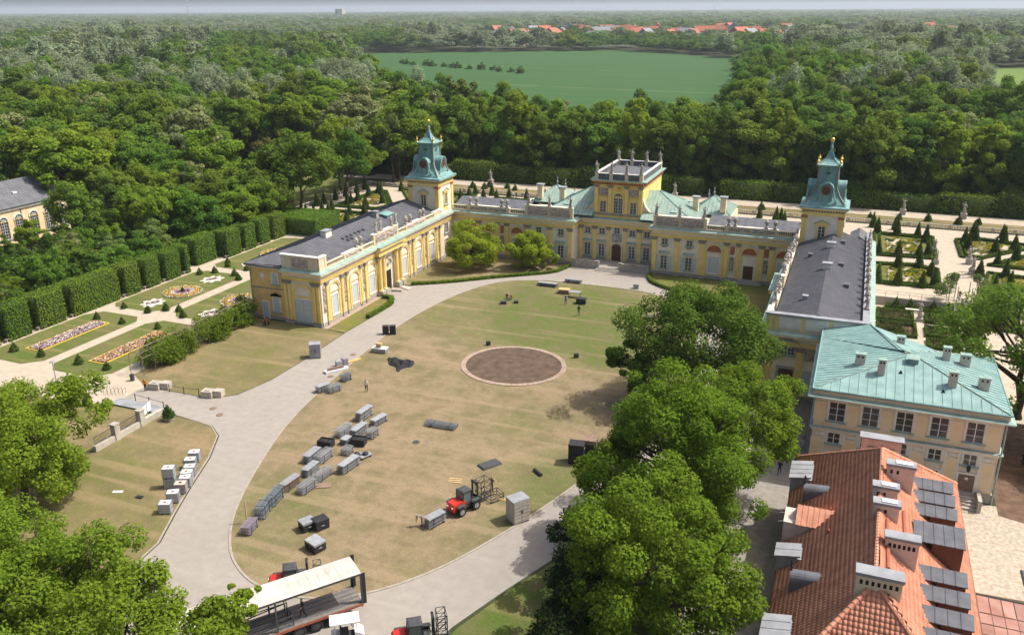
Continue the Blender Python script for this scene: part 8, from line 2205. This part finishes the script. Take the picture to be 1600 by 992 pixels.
md = fw.modifiers.new('scatter','NODES'); md.node_group = ng
# low growth filling the floor of the near wood
V,Q,c = crown_data(300,2.6,2.1,22,130,0.20,0.36,-0.5,0.4); bo = bpy.data.objects.new('c00_low_bush',fastmesh('low_bush',V+np.array([0,0,1.5]),Q,L_['oak'])); far_col.objects.link(bo)
V,Q,c = crown_data(301,2.4,2.3,22,130,0.20,0.36,-0.5,0.4); bo = bpy.data.objects.new('c01_low_bush',fastmesh('low_bush',V+np.array([0,0,1.6]),Q,L_['dusk'])); far_col.objects.link(bo)
P=[];I=[];S=[];RT=[]
def bush_fill(x0,x1,y0,y1,n,s0,s1,ok=lambda x,y: True):
    for _ in range(n):
        x,y = rnd.uniform(x0,x1),rnd.uniform(y0,y1)
        if not ok(x,y): continue
        s = rnd.uniform(s0,s1); P.append((x,y,0)); I.append(rnd.choice((12,12,13))); S.append((s,s,s*rnd.uniform(0.7,1.3))); RT.append(rnd.uniform(0,6.28))
bush_fill(-117,-77,-78,13,330,0.6,1.3,lambda x,y: not (x < -104 and -46 < y < -14))
bush_fill(-117,-104,-46,-14,26,0.4,0.7)
bush_fill(-80,110,75,100,240,0.7,1.4)
bush_fill(-190,-84,62,110,160,0.7,1.4,lambda x,y: y > 68)
bush_fill(-160,-100,-8,40,160,0.7,1.3,lambda x,y: not inside(x,y,CLEAR))
me2 = bpy.data.meshes.new('undergrowth'); me2.from_pydata(P,[],[])
for nm,tp,arr in (('idx','INT',np.array(I,dtype=np.int32)),('scl','FLOAT_VECTOR',np.array(S,dtype=np.float32).ravel()),('rot','FLOAT_VECTOR',np.array([(0,0,r_) for r_ in RT],dtype=np.float32).ravel())):
    at = me2.attributes.new(nm,tp,'POINT'); at.data.foreach_set('vector' if tp == 'FLOAT_VECTOR' else 'value',arr)
ug = tag(put('undergrowth',me2),kind='stuff'); ug.modifiers.new('scatter','NODES').node_group = ng
print('trees',n_ind,'rest',len(rest),'far',len(P))

# ------------------------------------------------------------------ the small town beyond the field and far landmarks
HR = random.Random(5)
HW = [mat('town_wall_white',(0.62,0.60,0.56),rough=0.8),mat('town_wall_cream',(0.55,0.47,0.36),rough=0.8)]
HRF = [mat('town_roof_red',(0.42,0.13,0.07),rough=0.8),mat('town_roof_rust',(0.36,0.15,0.09),rough=0.8),mat('town_roof_grey',(0.24,0.25,0.27),rough=0.7)]
def far_pt(u,f):
    a = (u-800)/1339.4
    # azimuth only: the point at forward distance f whose bearing falls on picture column u
    return (CX+f*FX+a*f*1.06*FY_, CY+f*FY_-a*f*1.06*FX)
hrows = []
rows = ['front row of the town','second row of the town','back row of the town']
def house_meshes():
    out = []
    for w,d,h,rh_ in ((11,9,6,3.6),(16,10,7.5,4),(9,9,7,4.2)):
        q = MB(); q.box(-w/2,w/2,-d/2,d/2,0,h)
        wq = MB()
        for k in range(3):
            for z in (1.2,4.0): wq.box(-w/2+1.2+k*(w-3.4)/2,-w/2+2.4+k*(w-3.4)/2,-d/2-0.05,-d/2+0.02,z,z+1.4)
        r = MB(); r.add([(-w/2-0.6,-d/2-0.6,h),(w/2+0.6,-d/2-0.6,h),(w/2+0.6,d/2+0.6,h),(-w/2-0.6,d/2+0.6,h),(-w/2-0.6,0,h+rh_),(w/2+0.6,0,h+rh_)],[(0,1,5,4),(1,2,5),(2,3,4,5),(3,0,4)]); r.box(w*0.2,w*0.2+0.9,0.3,1.2,h+rh_*0.5,h+rh_+1.0)
        out.append((q,wq,r))
    return out
HM = []
for (q,wq,r) in house_meshes():
    for wi in range(2):
        for ri in range(3): HM.append((q.mesh('wall',[HW[wi]]),wq.mesh('windows',[M['glass']]),r.mesh('roof',[HRF[ri]])))
for (u0,u1,n,f0,f1) in ((778,1000,56,1200,1650),(1005,1215,36,1220,1700),(1340,1500,22,1240,1650),(1150,1200,4,1150,1200)):
    for k in range(n):
        u = u0+(u1-u0)*(k+HR.random()*0.8)/n; f = HR.uniform(f0,f1); x,y = far_pt(u,f)
        wm,ww,rm = HM[HR.randrange(len(HM))]
        row = rows[min(2,int(3*(f-f0)/(f1-f0+1)))]
        colr = 'grey' if 'grey' in rm.materials[0].name else ('rust-red' if 'rust' in rm.materials[0].name else 'red')
        wcol = 'white' if 'white' in wm.materials[0].name else 'cream'
        side = 'left part of the ' if u < 890 else ('middle of the ' if u < 1010 else ('right part of the ' if u < 1250 else 'far right part of the '))
        t = thing('house','house','house',(x,y,0),HR.uniform(-0.6,0.6)+HR.choice((0,1.57)),'houses of the small town')
        hrows.append((t,'%s town house with %s roof'%(wcol,colr),'beyond the field')); s = HR.uniform(1.35,1.9)
        put('wall',wm,t,scale=s); put('windows',ww,t,scale=s); put('roof',rm,t,scale=s)
order_labels(hrows)
x,y = far_pt(1480,1750); t = thing('warehouse','long white flat-roofed warehouse at the right of the town','warehouse',(x,y,0),-0.38); MB().box(-28,28,-9,9,0,9).build('wall',[HW[0]],t); MB().box(-29,29,-10,10,9,9.8).build('roof',[HW[0]],t)
x,y = far_pt(1465,1700); 
x,y = far_pt(564,5200); t = thing('tower_block','pale blue-grey block building on the horizon','building',(x,y,0),-0.3); MB().box(-30,30,-12,12,0,52).build('wall',[HW[0]],t); MB().box(-30,-8,-12.2,-12,10,48).build('windows',[M['glass']],t)
x,y = far_pt(353,5600); t = thing('radio_mast','thin lattice radio mast on the horizon','mast',(x,y,0)); q = MB()
for k in range(12):
    z0,z1 = k*11,k*11+11; q.tube((0,0,z0),(0,0,z1),2.3-0.1*k,2.2-0.1*k,6,k%2)
q.build('lattice',[M['redcloth'],M['whitepaint']],t)
x,y = far_pt(1083,6000); t = thing('radio_mast','short thin mast on the horizon above the field','mast',(x,y,0)); MB().tube((0,0,0),(0,0,62),1.2,0.8,6).build('lattice',[M['steel']],t)
# the air between: one closed box of even haze round everything
hz = MB(); hz.box(-26000,26000,-1900,26000,-3.0,150.0)
hv = bpy.data.materials.new('haze'); hv.use_nodes = True
for n in list(hv.node_tree.nodes): hv.node_tree.nodes.remove(n)
pv_ = hv.node_tree.nodes.new('ShaderNodeVolumePrincipled'); ho = hv.node_tree.nodes.new('ShaderNodeOutputMaterial')
pv_.inputs['Color'].default_value = (0.77,0.885,1.0,1); pv_.inputs['Density'].default_value = 0.00009; pv_.inputs['Anisotropy'].default_value = 0.2
hv.node_tree.links.new(pv_.outputs[0],ho.inputs['Volume'])
hz_o = tag(hz.build('haze',[hv]),kind='stuff')
